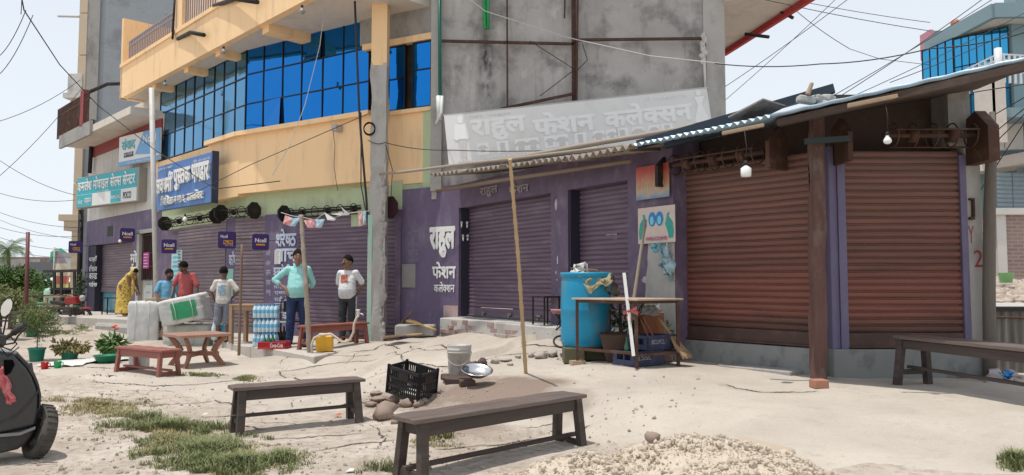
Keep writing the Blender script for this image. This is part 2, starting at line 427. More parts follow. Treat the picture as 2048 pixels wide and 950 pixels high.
# open cracks and ledge shadow lines, both painted as thin dark ribbons on the cement
cm = MB(); rndc = random.Random(44)
def ribbon(pts, w0):
    P_ = []
    for i in range(len(pts)-1):
        n_ = max(2, int((pts[i+1]-pts[i]).length/.018))
        for k in range(n_): P_.append(pts[i].lerp(pts[i+1], k/n_))
    P_.append(pts[-1]); vs = []
    for i, p in enumerate(P_):
        d = (P_[min(i+1, len(P_)-1)]-P_[max(i-1, 0)]).normalized(); nn = Vector((-d.y, d.x)); wob = .06*noise.noise((p.x*3, p.y*3, 2))+.035*noise.noise((p.x*14, p.y*14, 2))+.02*noise.noise((p.x*37, p.y*37, 2)); w = w0*(.35+1.3*abs(noise.noise((p.x*4, p.y*4, 7))))*min(1, i/6+.1, (len(P_)-1-i)/6+.1)
        for s in (-1, 1):
            q = p+nn*(wob+s*w); vs.append((q.x, q.y, gz(q.x, q.y, True)+.005))
    cm.add(vs, [(2*i, 2*i+1, 2*i+3, 2*i+2) for i in range(len(P_)-1)], True)
for pl in CRK: ribbon([G(u, v).to_2d() for u, v in pl], .016)
for pl in ([(690, 728), (712, 708), (745, 700)], [(800, 705), (815, 730), (838, 727)], [(560, 728), (600, 700)], [(470, 812), (540, 815)], [(1045, 860), (1120, 852)], [(480, 843), (600, 850)], [(250, 780), (360, 782)], [(150, 752), (240, 755)], [(880, 690), (930, 702), (905, 742)], [(1180, 700), (1300, 740)], [(740, 850), (770, 870), (760, 900)], [(560, 800), (650, 795)]): ribbon([G(u, v).to_2d() for u, v in pl], .008)
crack_m = mat('crack_and_ledge_shade', (.085, .07, .058), .95, bump=.3)
cro = cm.build('cracks_and_ledge_shade', crack_m, None); cro['kind'] = 'structure'

# ================================================================== materials of the buildings
ORANGE = mat('orange_paint', (.92, .64, .36), .8, c2=(.86, .58, .32), scale=2, bump=.12, c3=(.60, .43, .27), s3=1.7, amt3=.6, st3=(1.6, 1.6, .25))
CREAM = mat('cream_soffit', (.68, .62, .55), .85, c3=(.45, .38, .3), s3=2.2, amt3=.4)
GREEN = mat('pale_green_wash', (.50, .58, .36), .85, c2=(.42, .5, .31), scale=4, c3=(.34, .31, .24), s3=2.0, amt3=.7, st3=(1, 1, .6))
PURPLE = mat('purple_paint', (.11, .076, .128), .72, c2=(.185, .14, .20), scale=5, amt=.7, bump=.2, c3=(.27, .23, .26), s3=2.6, amt3=.6, st3=(1, 1, .6))
PURPLE2 = mat('violet_paint', (.125, .092, .165), .7, c2=(.17, .135, .205), scale=4, amt=.6, c3=(.27, .25, .30), s3=2.2, amt3=.5, st3=(1, 1, .5))
LILAC = mat('lilac_metal', (.145, .125, .215), .6, c2=(.20, .18, .27), scale=5, c3=(.12, .09, .14), s3=4, amt3=.6, st3=(2, 2, .5))
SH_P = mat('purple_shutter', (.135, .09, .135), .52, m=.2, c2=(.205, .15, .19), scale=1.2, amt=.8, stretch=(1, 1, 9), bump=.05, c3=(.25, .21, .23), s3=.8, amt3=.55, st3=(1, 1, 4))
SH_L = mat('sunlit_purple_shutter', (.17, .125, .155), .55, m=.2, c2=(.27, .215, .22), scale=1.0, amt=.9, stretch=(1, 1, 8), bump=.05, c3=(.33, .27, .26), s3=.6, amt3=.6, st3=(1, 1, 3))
DARK = mat('dark_iron', (.025, .022, .022), .6, m=.3, c3=(.09, .05, .03), s3=5, amt3=.6)
RUST = mat('rusty_iron', (.10, .05, .035), .8, m=.2, c2=(.05, .03, .025), scale=9, c3=(.22, .13, .09), s3=4, amt3=.5)
CONC = mat('cement_render', (.36, .345, .32), .9, c2=(.27, .26, .245), scale=3, bump=.4, bscale=14, c3=(.17, .16, .15), s3=1.6, amt3=.65, st3=(1, 1, .5))
CONCL = mat('light_cement', (.47, .45, .42), .9, c2=(.38, .36, .33), scale=4, bump=.3, c3=(.25, .23, .21), s3=2, amt3=.6, st3=(1, 1, .5))
WHITEW = mat('old_whitewash', (.62, .60, .56), .9, c2=(.52, .5, .46), scale=3, bump=.2, c3=(.32, .31, .29), s3=1.4, amt3=.7, st3=(1, 1, .45))
MAROON = mat('maroon_paint', (.30, .06, .06), .75, c3=(.18, .05, .05), s3=4)
REDP = mat('red_fascia', (.50, .05, .05), .75, c2=(.36, .04, .04))
BEIGE = mat('beige_tiles', (.58, .47, .34), .75, c2=(.50, .4, .28), scale=3)
WOODP = mat('pale_timber', (.42, .31, .21), .8, c2=(.28, .2, .13), scale=5, stretch=(1, 1, 1), bump=.3)
WHT = mat('white_lettering', (.78, .78, .76), .6, amt=.25, scale=8, bump=0)
WHTW = mat('worn_white_lettering', (.55, .54, .56), .7, c2=(.35, .32, .38), amt=.7, scale=14, bump=0)
FAINT = mat('faint_lettering', (.27, .235, .30), .8, amt=.5, scale=10, bump=0)

def gray_wall_mat():
    M = bpy.data.materials.new('stained_gray_plaster'); M.use_nodes = True; nt = M.node_tree; b = nt.nodes['Principled BSDF']; L = nt.links
    b.inputs['Roughness'].default_value = .92; tc = N(nt, 'ShaderNodeTexCoord')
    def nz(sc, st=(1, 1, 1), det=10, rough=.65, loc=(0, 0, 0)):
        mp = N(nt, 'ShaderNodeMapping'); mp.inputs['Scale'].default_value = st; mp.inputs['Location'].default_value = loc; L.new(tc.outputs['Object'], mp.inputs[0])
        n = N(nt, 'ShaderNodeTexNoise'); n.inputs['Scale'].default_value = sc; n.inputs['Detail'].default_value = det; n.inputs['Roughness'].default_value = rough; L.new(mp.outputs[0], n.inputs[0]); return n.outputs[0]
    def rng(x, a, b_, lo=0, hi=1):
        n = N(nt, 'ShaderNodeMapRange'); n.inputs[1].default_value = a; n.inputs[2].default_value = b_; n.inputs[3].default_value = lo; n.inputs[4].default_value = hi; L.new(x, n.inputs[0]); return n.outputs[0]
    def mix(f, a, c):
        n = N(nt, 'ShaderNodeMixRGB')
        for i, q in ((0, f), (1, a), (2, c)):
            if isinstance(q, tuple): n.inputs[i].default_value = (*q, 1)
            else: L.new(q, n.inputs[i])
        return n.outputs[0]
    c = mix(rng(nz(.8), .35, .65), (.50, .475, .445), (.36, .34, .32))
    c = mix(rng(nz(1.7, loc=(3, 1, 2)), .50, .68, 0, .75), c, (.15, .14, .135))
    c = mix(rng(nz(4.5, (1, 1, .12), 6), .55, .70, 0, .55), c, (.19, .18, .175))
    c = mix(rng(nz(3.3, (1, 1, .5), 12, .75, (5, 5, 5)), .57, .68, 0, .5), c, (.64, .62, .59))
    # one black run of mould under the drain pipes
    sx = N(nt, 'ShaderNodeSeparateXYZ'); L.new(tc.outputs['Object'], sx.inputs[0])
    dx = add_math(nt, 'ABSOLUTE', add_math(nt, 'SUBTRACT', sx.outputs[0], add_math(nt, 'ADD', -.60, add_math(nt, 'MULTIPLY', nz(2.0), .18))))
    f = add_math(nt, 'MULTIPLY', rng(dx, .04, .24, 1, 0), add_math(nt, 'MULTIPLY', rng(sx.outputs[2], 4.7, 5.3, 0, 1), rng(sx.outputs[2], 6.2, 6.5, 1, .2)))
    f = add_math(nt, 'MULTIPLY', f, rng(nz(5, (1, 1, .6)), .38, .58, .15, 1))
    c = mix(f, c, (.045, .042, .04))
    L.new(c, b.inputs['Base Color'])
    bp = N(nt, 'ShaderNodeBump'); bp.inputs['Strength'].default_value = .45; bp.inputs['Distance'].default_value = .03
    L.new(nz(7), bp.inputs['Height']); L.new(bp.outputs[0], b.inputs['Normal']); return M
GRAYW = gray_wall_mat()
def glass_mat(name, c, rough=.04):
    M = bpy.data.materials.new(name); M.use_nodes = True; nt = M.node_tree; b = nt.nodes['Principled BSDF']; L = nt.links
    b.inputs['Metallic'].default_value = .92; b.inputs['Roughness'].default_value = rough
    tc = N(nt, 'ShaderNodeTexCoord'); n = N(nt, 'ShaderNodeTexNoise'); n.inputs['Scale'].default_value = 1.6; n.inputs['Detail'].default_value = 5; L.new(tc.outputs['Object'], n.inputs[0])
    mx = N(nt, 'ShaderNodeMixRGB'); mx.inputs[1].default_value = (*c, 1); mx.inputs[2].default_value = (c[0]*1.3+.008, c[1]*1.15, c[2]*.95, 1); L.new(n.outputs[0], mx.inputs[0]); L.new(mx.outputs[0], b.inputs['Base Color'])
    n2 = N(nt, 'ShaderNodeTexNoise'); n2.inputs['Scale'].default_value = .7; L.new(tc.outputs['Object'], n2.inputs[0])
    bp = N(nt, 'ShaderNodeBump'); bp.inputs['Strength'].default_value = .12; bp.inputs['Distance'].default_value = .03; L.new(n2.outputs[0], bp.inputs['Height']); L.new(bp.outputs[0], b.inputs['Normal'])
    return M
BLUEG = glass_mat('blue_mirror_glass', (.006, .165, .56)); CYANG = glass_mat('cyan_mirror_glass', (.04, .32, .62))
BLUEG2 = glass_mat('pale_blue_mirror_glass', (.07, .27, .52), .08)

def on(pl, mb, name, m, parent, **kw):
    return mb.build(name, m, parent, loc=pl.a-(parent.location if parent and parent.type == 'EMPTY' else Vector()), rz=pl.rz, **kw)
def shutter(pl, s0, s1, z0, z1, off, parent, m, pitch=.075, depth=.022, rail=.16, railm=None, name='rolling_shutter', lock=0):
    "corrugated curtain in the plane's frame; off = distance towards the camera; > bottom_rail, lock"
    mb = MB(); n = max(1, int((z1-z0-rail)/pitch)); pitch = (z1-z0-rail)/n; prof = []
    for i in range(n):
        zz = z0+rail+i*pitch
        for t, o in ((0, 0), (.10, 0), (.17, .75), (.34, .95), (.58, 1), (.80, .93), (.87, .6), (.90, .0)): prof.append((o*depth, zz+t*pitch))
    prof.append((0, z1))
    NS = 26; vs = []; fs = []
    for k in range(NS+1):
        s = s0+(s1-s0)*k/NS
        for o, z in prof: vs.append((s, -off-o-.012*noise.noise((s*1.6, z*1.6, s0*3+z0)), z+.0045*noise.noise((s*2.2, z*7, s0+5))))
    m_ = len(prof)
    for k in range(NS):
        for i in range(m_-1): fs.append((k*m_+i, (k+1)*m_+i, (k+1)*m_+i+1, k*m_+i+1))
    mb.add(vs, fs, False)
    o = on(pl, mb, name, m, parent)
    rb = MB().bx(s0, s1, -off-depth*1.2, -off, z0, z0+rail-.006); rb.bx(s0, s1, -off-depth*1.2-.03, -off, z0, z0+.02)
    rb.build('bottom_rail', railm or m, o, bevel=.003)
    for k in range(lock):
        s = s0+(s1-s0)*(.2+.3*k if lock == 3 else .5)
        lb = MB().bx(s-.06, s+.06, -off-.06, -off-.026, z0+.05, z0+.085); lb.bx(s-.022, s+.022, -off-.075, -off-.035, z0+.0, z0+.05); lb.tube([(s-.015, -off-.055, z0+.04), (s-.015, -off-.055, z0+.08), (s+.015, -off-.055, z0+.08), (s+.015, -off-.055, z0+.04)], .005, 6)
        lb.build('lock', mat('lock_steel', (.35, .33, .30), .4, m=.8), o)
    return o
def roller(pl, s0, s1, z, off, parent, rad=.11, rings=5, plates=(1, 1), m=None, plate=.17):
    "the shutter's open coil drum: axle, bars, rings; plates are the many-sided end plates"
    m = m or DARK; mb = MB(); y = -off
    mb.tube([(s0, y, z), (s1, y, z)], .028, 8)
    for k in range(rings):
        s = s0+(s1-s0)*(k+.5)/rings; n = 16
        pts = [(s, y+rad*math.cos(2*math.pi*i/n), z+rad*math.sin(2*math.pi*i/n)) for i in range(n+1)]
        mb.tube(pts, .009, 5, cap=False)
        mb.lathe([(rad*.45, -.035), (rad*.62, -.03), (rad*.62, .03), (rad*.45, .035)], n=12, M=Matrix.Translation((s, y, z)) @ Matrix.Rotation(R(90), 4, 'Y')) if k % 2 else None
    for a in (40, 160, 280): mb.tube([(s0+.08, y+rad*math.cos(R(a)), z+rad*math.sin(R(a))), (s1-.08, y+rad*math.cos(R(a)), z+rad*math.sin(R(a)))], .011, 5)
    on(pl, mb, 'shutter_roller', m, parent)
    for s, f in ((s0, plates[0]), (s1, plates[1])):
        if not f: continue
        pb = MB(); poly = [(y+plate*math.cos(R(a)), z+plate*math.sin(R(a))*1.05) for a in (22.5, 67.5, 112.5, 157.5, 202.5, 247.5, 292.5, 337.5)]
        pb.prism(poly, s-.008, s+.008, 'x'); pb.prism([(a*1.0, b) for a, b in [(y+plate*.98*math.cos(R(q)), z+plate*.98*math.sin(R(q))) for q in (22.5, 67.5, 112.5, 157.5, 202.5, 247.5, 292.5, 337.5)]], s-.035, s-.008, 'x')
        on(pl, pb, 'end_plate', m, parent)
def window_grid(pl, ss, zs, off, parent, gm=None, fm=None, name='mirror_window', opened=()):
    mb = MB(); rnd = random.Random(len(ss)*7+len(zs))
    for i in range(len(ss)-1):
        for j in range(len(zs)-1):
            a, b = ss[i]+.010, ss[i+1]-.010; c, d = zs[j]+.010, zs[j+1]-.010
            t = [rnd.uniform(-.004, .004) for _ in range(4)]; e = .05 if (i, j) in opened else 0
            mb.quad((a, -off+t[0], c), (b, -off+t[1]-e*1.5, c), (b, -off+t[2]-e, d), (a, -off+t[3], d))
    o = on(pl, mb, name, gm or BLUEG, parent)
    fb = MB()
    for s in ss: fb.bx(s-.011, s+.011, -off-.02, -off+.03, zs[0]-.018, zs[-1]+.018)
    for z in zs: fb.bx(ss[0], ss[-1], -off-.024, -off+.026, z-.011, z+.011)
    fb.build('window_frame', fm or mat('black_window_frame', (.02, .02, .025), .4, m=.3), o)
    return o

# ================================================================== ORANGE BUILDING (left)
C1 = (-6.3, 17.7); A1 = solve_xy(C1, (1.6, -1), 740); C0 = solve_xy(C1, (-.983, 1), 320); A2 = solve_xy(C1, (1.6, -1), 803); B1 = solve_xy(A1, (1.95, -1), 867)
PR = Plane(C1, A1); PLf = Plane(C0, C1); PC = Plane(A1, B1)
ob = thing('orange_building', (C1[0], C1[1], 0), 'orange painted building with blue mirror windows over purple shutters', 'building')
def wallrect(pl, s0, s1, z0, z1, t, name, m, parent, off=0, **kw):
    return on(pl, MB().bx(s0, s1, -off, t, z0, z1), name, m, parent, **kw)
Rs = lambda u, v=500, off=0: PR.s(u, v, off)
Ls = lambda u, v=400, off=0: PLf.s(u, v, off)
wallrect(PLf, 0, PLf.L, .1, 3.5, .25, 'ground_floor_wall', GREEN, ob)
wallrect(PR, 0, Plane(C1, A2).L, .1, 3.5, .25, 'ground_floor_wall', GREEN, ob)
# purple and violet painted piers between the shutters (proud of the wall)
piers = [(PLf, Ls(312), Ls(330), PURPLE2), (PLf, Ls(330), Ls(364), PURPLE), (PLf, Ls(456), Ls(477), PURPLE2), (PLf, Ls(477), PLf.L-.02, PURPLE2), (PR, Rs(532), Rs(600), PURPLE2), (PR, Rs(793), Rs(804), PURPLE)]
for i, (pl, a, b, m) in enumerate(piers): wallrect(pl, a, b, .12, 2.98 if m is PURPLE2 else 2.9, .0, 'painted_pier', m, ob, off=.03+.004*i)
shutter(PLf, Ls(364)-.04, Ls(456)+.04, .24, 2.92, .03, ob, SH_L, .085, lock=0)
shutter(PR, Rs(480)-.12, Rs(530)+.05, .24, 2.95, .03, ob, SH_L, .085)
shutter(PR, Rs(604)-.06, Rs(800), .24, 2.90, .02, ob, SH_P, .085)
roller(PLf, Ls(346), Ls(450), 3.06, .20, ob, .12, 5, (1, 1), plate=.20)
roller(PR, Rs(455), Rs(521), 3.08, .20, ob, .12, 4, (1, 1), plate=.20)
roller(PR, Rs(580), Rs(732), 2.96, .18, ob, .11, 6, (1, 0), plate=.19)
pb = MB(); s_ = Rs(793); pb.prism([(s_+.22*math.cos(R(q)), 2.93+.24*math.sin(R(q))) for q in (22, 67, 112, 157, 202, 247, 292, 337)], -.24, -.2, 'y'); on(PR, pb, 'end_plate', mat('maroon_plate', (.06, .02, .025), .6), ob)
# first floor: orange band, sill, mirror glass
wallrect(PLf, Ls(312), PLf.L+.1, 3.48, 4.93, .25, 'orange_band', ORANGE, ob, off=.04)
wallrect(PR, -.05, PR.L+.2, 3.5, 4.93, .25, 'orange_band', ORANGE, ob, off=.22)
on(PLf, MB().bx(Ls(437), PLf.L+.03, -.225, .1, 3.44, 4.86).bx(Ls(432), PLf.L+.06, -.345, .1, 4.858, 4.962), 'orange_band', ORANGE, ob)
wallrect(PLf, Ls(423), Ls(447), 4.0, 4.16, .1, 'ledge', ORANGE, ob, off=.42)
wallrect(PR, -.1, PR.L+.2, 4.86, 4.96, .25, 'sill', ORANGE, ob, off=.34)
wallrect(PC, -.1, PC.L, 3.42, 4.86, .25, 'orange_band', ORANGE, ob, off=.05)
wallrect(PC, -.1, PC.L+.03, 4.86, 4.94, .25, 'sill', ORANGE, ob, off=.12)
wallrect(PC, PC.L-.22, PC.L+.02, 3.3, 4.86, .25, 'green_edge', GREEN, ob, off=.08)
wallrect(PC, -.5, PC.L, 2.6, 3.42, .25, 'green_wall', GREEN, ob, off=.02)
wallrect(PLf, 0, PLf.L, 4.93, 7.0, .3, 'upper_wall', DARK, ob, off=-.04)
wallrect(PR, 0, PR.L+.1, 4.93, 7.4, .3, 'upper_wall', DARK, ob, off=-.04)
zs = [4.97, 5.68, 6.36, 7.0]
window_grid(PLf, [Ls(u, 270) for u in (320, 350, 369, 387, 406, 427, 446, 469, 491)], zs, .0, ob, BLUEG2)
window_grid(PR, [Rs(u, 180) for u in (492, 527, 565, 603, 645, 686, 738)], [4.97, 5.68, 6.40, 7.1], .0, ob, opened=((1, 0), (3, 2)))
# corner: window, grey plaster above
pcs = lambda u, v=150: PC.s(u, v)
window_grid(PC, [pcs(763), pcs(779), pcs(812)], [4.97, 5.62, 6.30], .03, ob)
window_grid(PC, [pcs(828), pcs(864)], [4.97, 5.74, 6.30], .03, ob)
wallrect(PC, -.3, PC.L, 4.93, 6.32, .3, 'upper_wall', DARK, ob, off=-.05)
wallrect(PC, -.3, PC.L+.02, 6.45, 9.0, .3, 'upper_wall', CONC, ob, off=.05)
wallrect(PC, -.2, PC.L+.0, 6.32, 6.45, .3, 'window_head', ORANGE, ob, off=.10)
# balcony slab, orange fascia, beams, railing
E1 = P(245, 192, 22.4); E2 = P(520, 38, 15.95); dE = (E2-E1).normalized(); E3 = E2+dE*3.4; PE = Plane(E1.to_2d(), E3.to_2d()); zb = 7.0
on(PE, MB().bx(0, PE.L, 0, 3.2, zb, zb+.14), 'balcony_slab', CREAM, ob)
on(PE, MB().bx(-.02, PE.L, -.06, .1, zb-.04, 7.97).bx(-.05, .1, -.06, 1.4, zb-.04, 9.42).bx(-.02, PE.L, -.10, .06, 7.9, 8.0), 'fascia', ORANGE, ob)
on(PE, MB().bx(.1, 4.4, 1.3, 1.5, 7.1, 9.4), 'orange_parapet_wall', ORANGE, ob)
for u, v in ((365, 118), (428, 80), (300, 175)):
    s = PE.s(u, v); on(PE, MB().bx(s-.13, s+.13, .1, 2.2, zb-.15, zb+.01), 'beam', ORANGE, ob)
on(PE, MB().bx(PE.s(560, 60)-1.0, PE.s(560, 60)-.7, .1, 3.2, zb-.18, zb+.01), 'beam', ORANGE, ob)
def railing(pl, s0, s1, z0, z1, off, name, m, parent, step=.14):
    mb = MB()
    for k in range(int((s1-s0)/step)+1): mb.bx(s0+k*step-.014, s0+k*step+.014, -off-.014, -off+.014, z0, z1)
    for z in (z0+.05, z1, z0+(z1-z0)*.78): mb.bx(s0, s1, -off-.018, -off+.018, z-.018, z+.018)
    return on(pl, mb, name, m, parent)
railm = mat('grey_violet_rail', (.30, .27, .30), .6)
railing(PE, PE.s(257, 110), PE.s(352, 60), 7.98, 8.62, -.02, 'balcony_railing', railm, ob)
railing(PE, PE.s(370, 40), PE.s(440, 0), 8.0, 9.2, -.02, 'balcony_railing', railm, ob)
on(PE, MB().bx(PE.s(352, 60), PE.s(368, 50), -.06, .12, 7.95, 9.6).bx(PE.s(440, 0), PE.L, -.06, .12, 7.95, 9.6), 'balcony_pier', ORANGE, ob)
on(PE, MB().bx(PE.s(257), PE.L, 1.2, 1.4, 9.0, 12), 'upper_storey', ORANGE, ob)
hs = MB(); q = PE.s(356, 80)
hs.tube([(q, -.1, 9.2), (q, -.14, 7.75)], .03, 6); on(PE, hs, 'drain_hose', DARK, ob)
for u0, u1, v0 in ((356, 408, 78), (428, 515, 12)):
    a = P(u0, v0, PE.hit(u0, v0).y-.15); b = P(u1, v0-8, PE.hit(u1, v0-8).y-.5); mpt = (a+b)/2; mpt.z += .12
    hs = MB(); hs.tube([a-ob.location, mpt-ob.location, b-ob.location], .05, 8); hs.build('drain_hose', DARK, ob)
# writing on the piers
def deva(pl, name, text, m, parent, u0, u1, vtop, vbot, off=.06, bold=.02):
    "lettering in a wall plane, filling the pixel box"
    vm = (vtop+vbot)/2; s0 = pl.s(u0, vm, off); s1 = pl.s(u1, vm, off); z0 = pl.z((u0+u1)/2, vbot, off); z1 = pl.z((u0+u1)/2, vtop, off)
    loc = pl.a-(parent.location if parent.type == 'EMPTY' else Vector())
    o = write(name, text, m, parent, s0, s1, z0, z1, -off, bold); o.location = loc; o.rotation_euler.z = pl.rz; return o
LT = mat('pale_blue_lettering', (.55, .60, .72), .7, amt=.35, scale=12, bump=0)
for t, v0, v1, b in (('श~रेष~ठ', 458, 492, .035), ('वाच', 498, 522, .035), ('इम~पोरियम', 529, 552, .03)): deva(PR, 'lettering', t, LT, ob, 552 if b > .03 else 547, 592, v0, v1, .07, b)
for t, v0, v1 in (('NTC-NCELL', 570, 577), ('एसक~राई', 580, 590), ('घडी,देवल', 593, 604), ('फ~ाइबर', 607, 618), ('पाइर~व', 624, 638)): deva(PR, 'lettering', t, LT, ob, 549, 590, v0, v1, .07, .01)
for t, v0, v1 in (('कॉपी', 502, 530), ('कलम', 590, 600)): deva(PLf, 'lettering', t, LT, ob, 458, 476, v0, v1, .065, .03)
for t, v in (('लो', 500), ('सोन', 520), ('लगन', 540), ('उपहा', 560), ('चाबु', 580)): deva(PR, 'lettering', t, WHTW, ob, 532, 541, v, v+11, .07, .0)
for k, (u, v0, v1) in enumerate(((467, 545, 600), (737, 470, 680))): pass
on(PLf, MB().bx(Ls(459), Ls(474), -.052, -.04, 1.05, 1.75), 'turquoise_patch', mat('turquoise_paint', (.22, .62, .50), .8, c2=(.4, .42, .42), amt=.9, scale=7), ob)

# ================================================================== corner column
colx = thing('concrete_column', (P(755, 680, 14.9).x, 14.9, .1), 'cracked bare concrete column with orange painted top at the corner of the orange building', 'column')
def rough_post(w, d, z0, z1, n, amp, seed, lean=0, wob=.0):
    mb = MB(); rings = []; rnd = random.Random(seed); K = 12
    outline = [(-.5, -.5), (-.17, -.5), (.17, -.5), (.5, -.5), (.5, -.17), (.5, .17), (.5, .5), (.17, .5), (-.17, .5), (-.5, .5), (-.5, .17), (-.5, -.17)]
    for i in range(n+1):
        z = z0+(z1-z0)*i/n; r = []
        for a, b in outline:
            k = 1+(amp*noise.noise((a*3+seed, b*3, z*3.1)) if amp else 0)
            r.append((a*w*k+lean*z+wob*noise.noise((seed, z*.7, 1)), b*d*k, z))
        rings += r
    fs = [(i*K+k, i*K+(k+1) % K, (i+1)*K+(k+1) % K, (i+1)*K+k) for i in range(n) for k in range(K)]
    fs += [tuple(range(K))[::-1], tuple(n*K+k for k in range(K))]
    mb.add(rings, fs, False); return mb
rough_post(.30, .32, 0, 5.7, 60, .22, 3).build('bare_shaft', CONCL, colx, bevel=.0)
rough_post(.31, .33, 5.65, 9.2, 8, .0, 3).build('painted_shaft', ORANGE, colx)
mb = MB(); rnd = random.Random(4)
for k in range(26):
    z = .2+k*.14; mb.ball((.12+.035*math.sin(k*1.3), -.155, z), (.035+.015*rnd.random(), .02, .085), 8, rough=.9, seed=k)
mb.build('broken_render', mat('crumbling_render', (.40, .37, .33), .95, c2=(.28, .255, .23), scale=9, bump=.6), colx)
MB().bx(-.185, -.10, -.172, .1, .02, 2.65).build('turquoise_edge', mat('turquoise_edge_paint', (.30, .62, .50), .8, c2=(.6, .58, .5), amt=.8, scale=4, c3=(.55, .5, .45), s3=3, amt3=.9), colx)
cl = MB()
for k in range(3):
    n = 20; cl.tube([(-.17+.11*math.cos(2*math.pi*i/n), -.2, 4.35+k*.01+.12*math.sin(2*math.pi*i/n)) for i in range(n+1)], .012, 5, cap=False)
cl.build('cable_coil', DARK, colx)

# ================================================================== OLD BUILDING (far left shop)
D1 = solve_xy(C0, (-.983, 1), 170); PO = Plane(D1, C0); Os = lambda u, v=400, off=0: PO.s(u, v, off); Oz = lambda u, v, off=0: PO.z(u, v, off)
old = thing('old_building', (D1[0], D1[1], 0), 'old shop house with whitewashed upper floor and purple ground floor at the far left', 'building')
on(PO, MB().bx(0, Os(180), 0, .4, 0, 3.6).bx(Os(180), Os(268), 0, .4, 2.72, 3.6).bx(Os(268), Os(280), 0, .4, 0, 3.6).bx(Os(311), PO.L-.02, 0, .4, 0, 3.6).bx(Os(280), Os(311), 0, .4, 2.9, 3.6), 'ground_floor_wall', PURPLE2, old)
on(PO, MB().bx(0, PO.L-.02, 2.2, 6, 0, 7.0), 'rear_mass', CONC, old)
on(PO, MB().bx(.0, .2, .4, 2.2, 0, 7), 'side_wall', PURPLE2, old)
on(PO, MB().bx(0, PO.L-.02, 0, .4, 3.6, 7.0), 'first_floor_wall', WHITEW, old)
on(PO, MB().bx(0, PO.L-.1, -.9, 0, 6.2, 6.42), 'balcony_slab', CREAM, old)
on(PO, MB().bx(0.1, PO.L-.1, -.05, .0, 5.85, 6.2), 'maroon_band', MAROON, old)
on(PO, MB().bx(Os(176), Os(242), -.98, -.9, 6.1, 6.55), 'slab_edge', CONC, old)
on(PO, MB().bx(Os(219), Os(226), -.98, -.80, 6.5, 7.7), 'maroon_pier', MAROON, old)
rg = railing(PO, Os(176, 180), Os(244, 160), 6.5, 7.55, .93, 'iron_railing', RUST, old, .10)
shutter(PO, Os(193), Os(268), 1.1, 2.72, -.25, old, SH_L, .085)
on(PO, MB().bx(Os(192), Os(268), .3, .34, 0.3, 1.2), 'counter_front', mat('teal_counter', (.10, .30, .38), .7, c3=(.5, .5, .45), s3=1.5), old)
on(PO, MB().bx(Os(181), Os(194), .02, .2, .3, 2.7), 'dark_jamb', mat('dark_purple', (.035, .03, .055), .7), old)
on(PO, MB().bx(Os(283), Os(310), .1, .15, .3, 1.5), 'door_panel', WHITEW, old)
g = MB(); a, b = Os(283), Os(310)
for k in range(9): s = a+(b-a)*k/8; g.bx(s-.012, s+.012, .06, .085, 1.5, 2.85)
for z in (1.5, 1.9, 2.3, 2.85): g.bx(a, b, .05, .08, z-.015, z+.015)
for k in range(8): s = a+(b-a)*(k+.5)/8; g.tube([(s+.06*math.cos(R(t)), .07, 2.1+.1*math.sin(R(t))) for t in range(0, 361, 45)], .008, 4, cap=False)
on(PO, g, 'window_grille', RUST, old)
on(PO, MB().bx(a, b, .2, .3, 1.5, 2.9), 'window_dark', DARK, old)
on(PO, MB().bx(Os(278), Os(283), -.03, .1, .3, 3.0).bx(Os(278), Os(312), -.03, .1, 2.9, 3.02), 'window_frame', CONCL, old)
on(PO, MB().bx(Os(216, 430), Os(227, 430), -.005, .1, 2.95, 3.3), 'vent_hole', DARK, old)
for u in (285, 295):
    g = MB(); s = Os(u, 250); z = Oz(u, 250); g.tube([(s+.18*math.cos(R(t)), -.02, z+.36*math.sin(R(t))) for t in range(0, 361, 20)], .03, 6, cap=False)
    for t in range(0, 180, 45): g.tube([(s+.17*math.cos(R(t)), -.01, z+.34*math.sin(R(t))), (s-.17*math.cos(R(t)), -.01, z-.34*math.sin(R(t)))], .015, 4)
    on(PO, g, 'oval_window', MAROON, old)
dp = MB(); dp.tube([PO.w(Os(193, 240), Oz(193, 240), .12)-old.location, PO.w(Os(188, 350), Oz(180, 350), .14)-old.location], .07, 8)
dp.tube([PO.w(Os(172, 420), Oz(172, 420), .16)-old.location, PO.w(Os(168, 600), .3, .16)-old.location], .09, 8); dp.build('black_drain_pipe', DARK, old)
for t, v0, v1 in (('याहाँ', 512, 524), ('रिचार~ज', 530, 543), ('कार~ड', 547, 558), ('पाईन~छ', 563, 574)): deva(PO, 'lettering', t, WHT, old, 178, 194, v0, v1, .01, .01)
for t, v0, v1 in (('मो', 502, 524), ('ईल', 528, 552)): deva(PO, 'lettering', t, WHT, old, 261, 274, v0, v1, .03, .04)
# grey building behind with beige tiled side
gb = thing('tall_grey_building', (-17.5, 30.2, 0), 'tall grey plastered building with beige tiled edge behind the old shop house', 'building')
L0 = gb.location
MB().bx(P(172, 0, 30).x-L0.x, P(420, 0, 30).x-L0.x, 0, 6, 0, 14.5).build('grey_wall', mat('blue_grey_plaster', (.30, .325, .345), .9, c2=(.25, .27, .28), scale=2, bump=.5, c3=(.17, .18, .185), s3=1.1, amt3=.6), gb)
be = MB(); xa, xb = P(157, 0, 30).x-L0.x, P(173, 0, 30).x-L0.x
for i in range(8): be.bx(xa, xb, -.1, 5, .2+i*1.75, .2+i*1.75+1.72)
be.build('beige_cladding', BEIGE, gb)
MB().bx(xa-.5, xb, -.2, 1, 3.9, 4.15).bx(xa-.3, xb, -.15, 1, 3.5, 3.9).build('cornice', BEIGE, gb)
MB().bx(xa-.5, xb, -.2, 1, 8.9, 9.1).bx(xa-.35, xb-.1, -.15, .9, 9.1, 9.9).build('balcony_box', WHITEW, gb)
MB().bx(xb, xb+.5, -.08, .1, 8, 14.5).build('peeling_edge', CONC, gb)

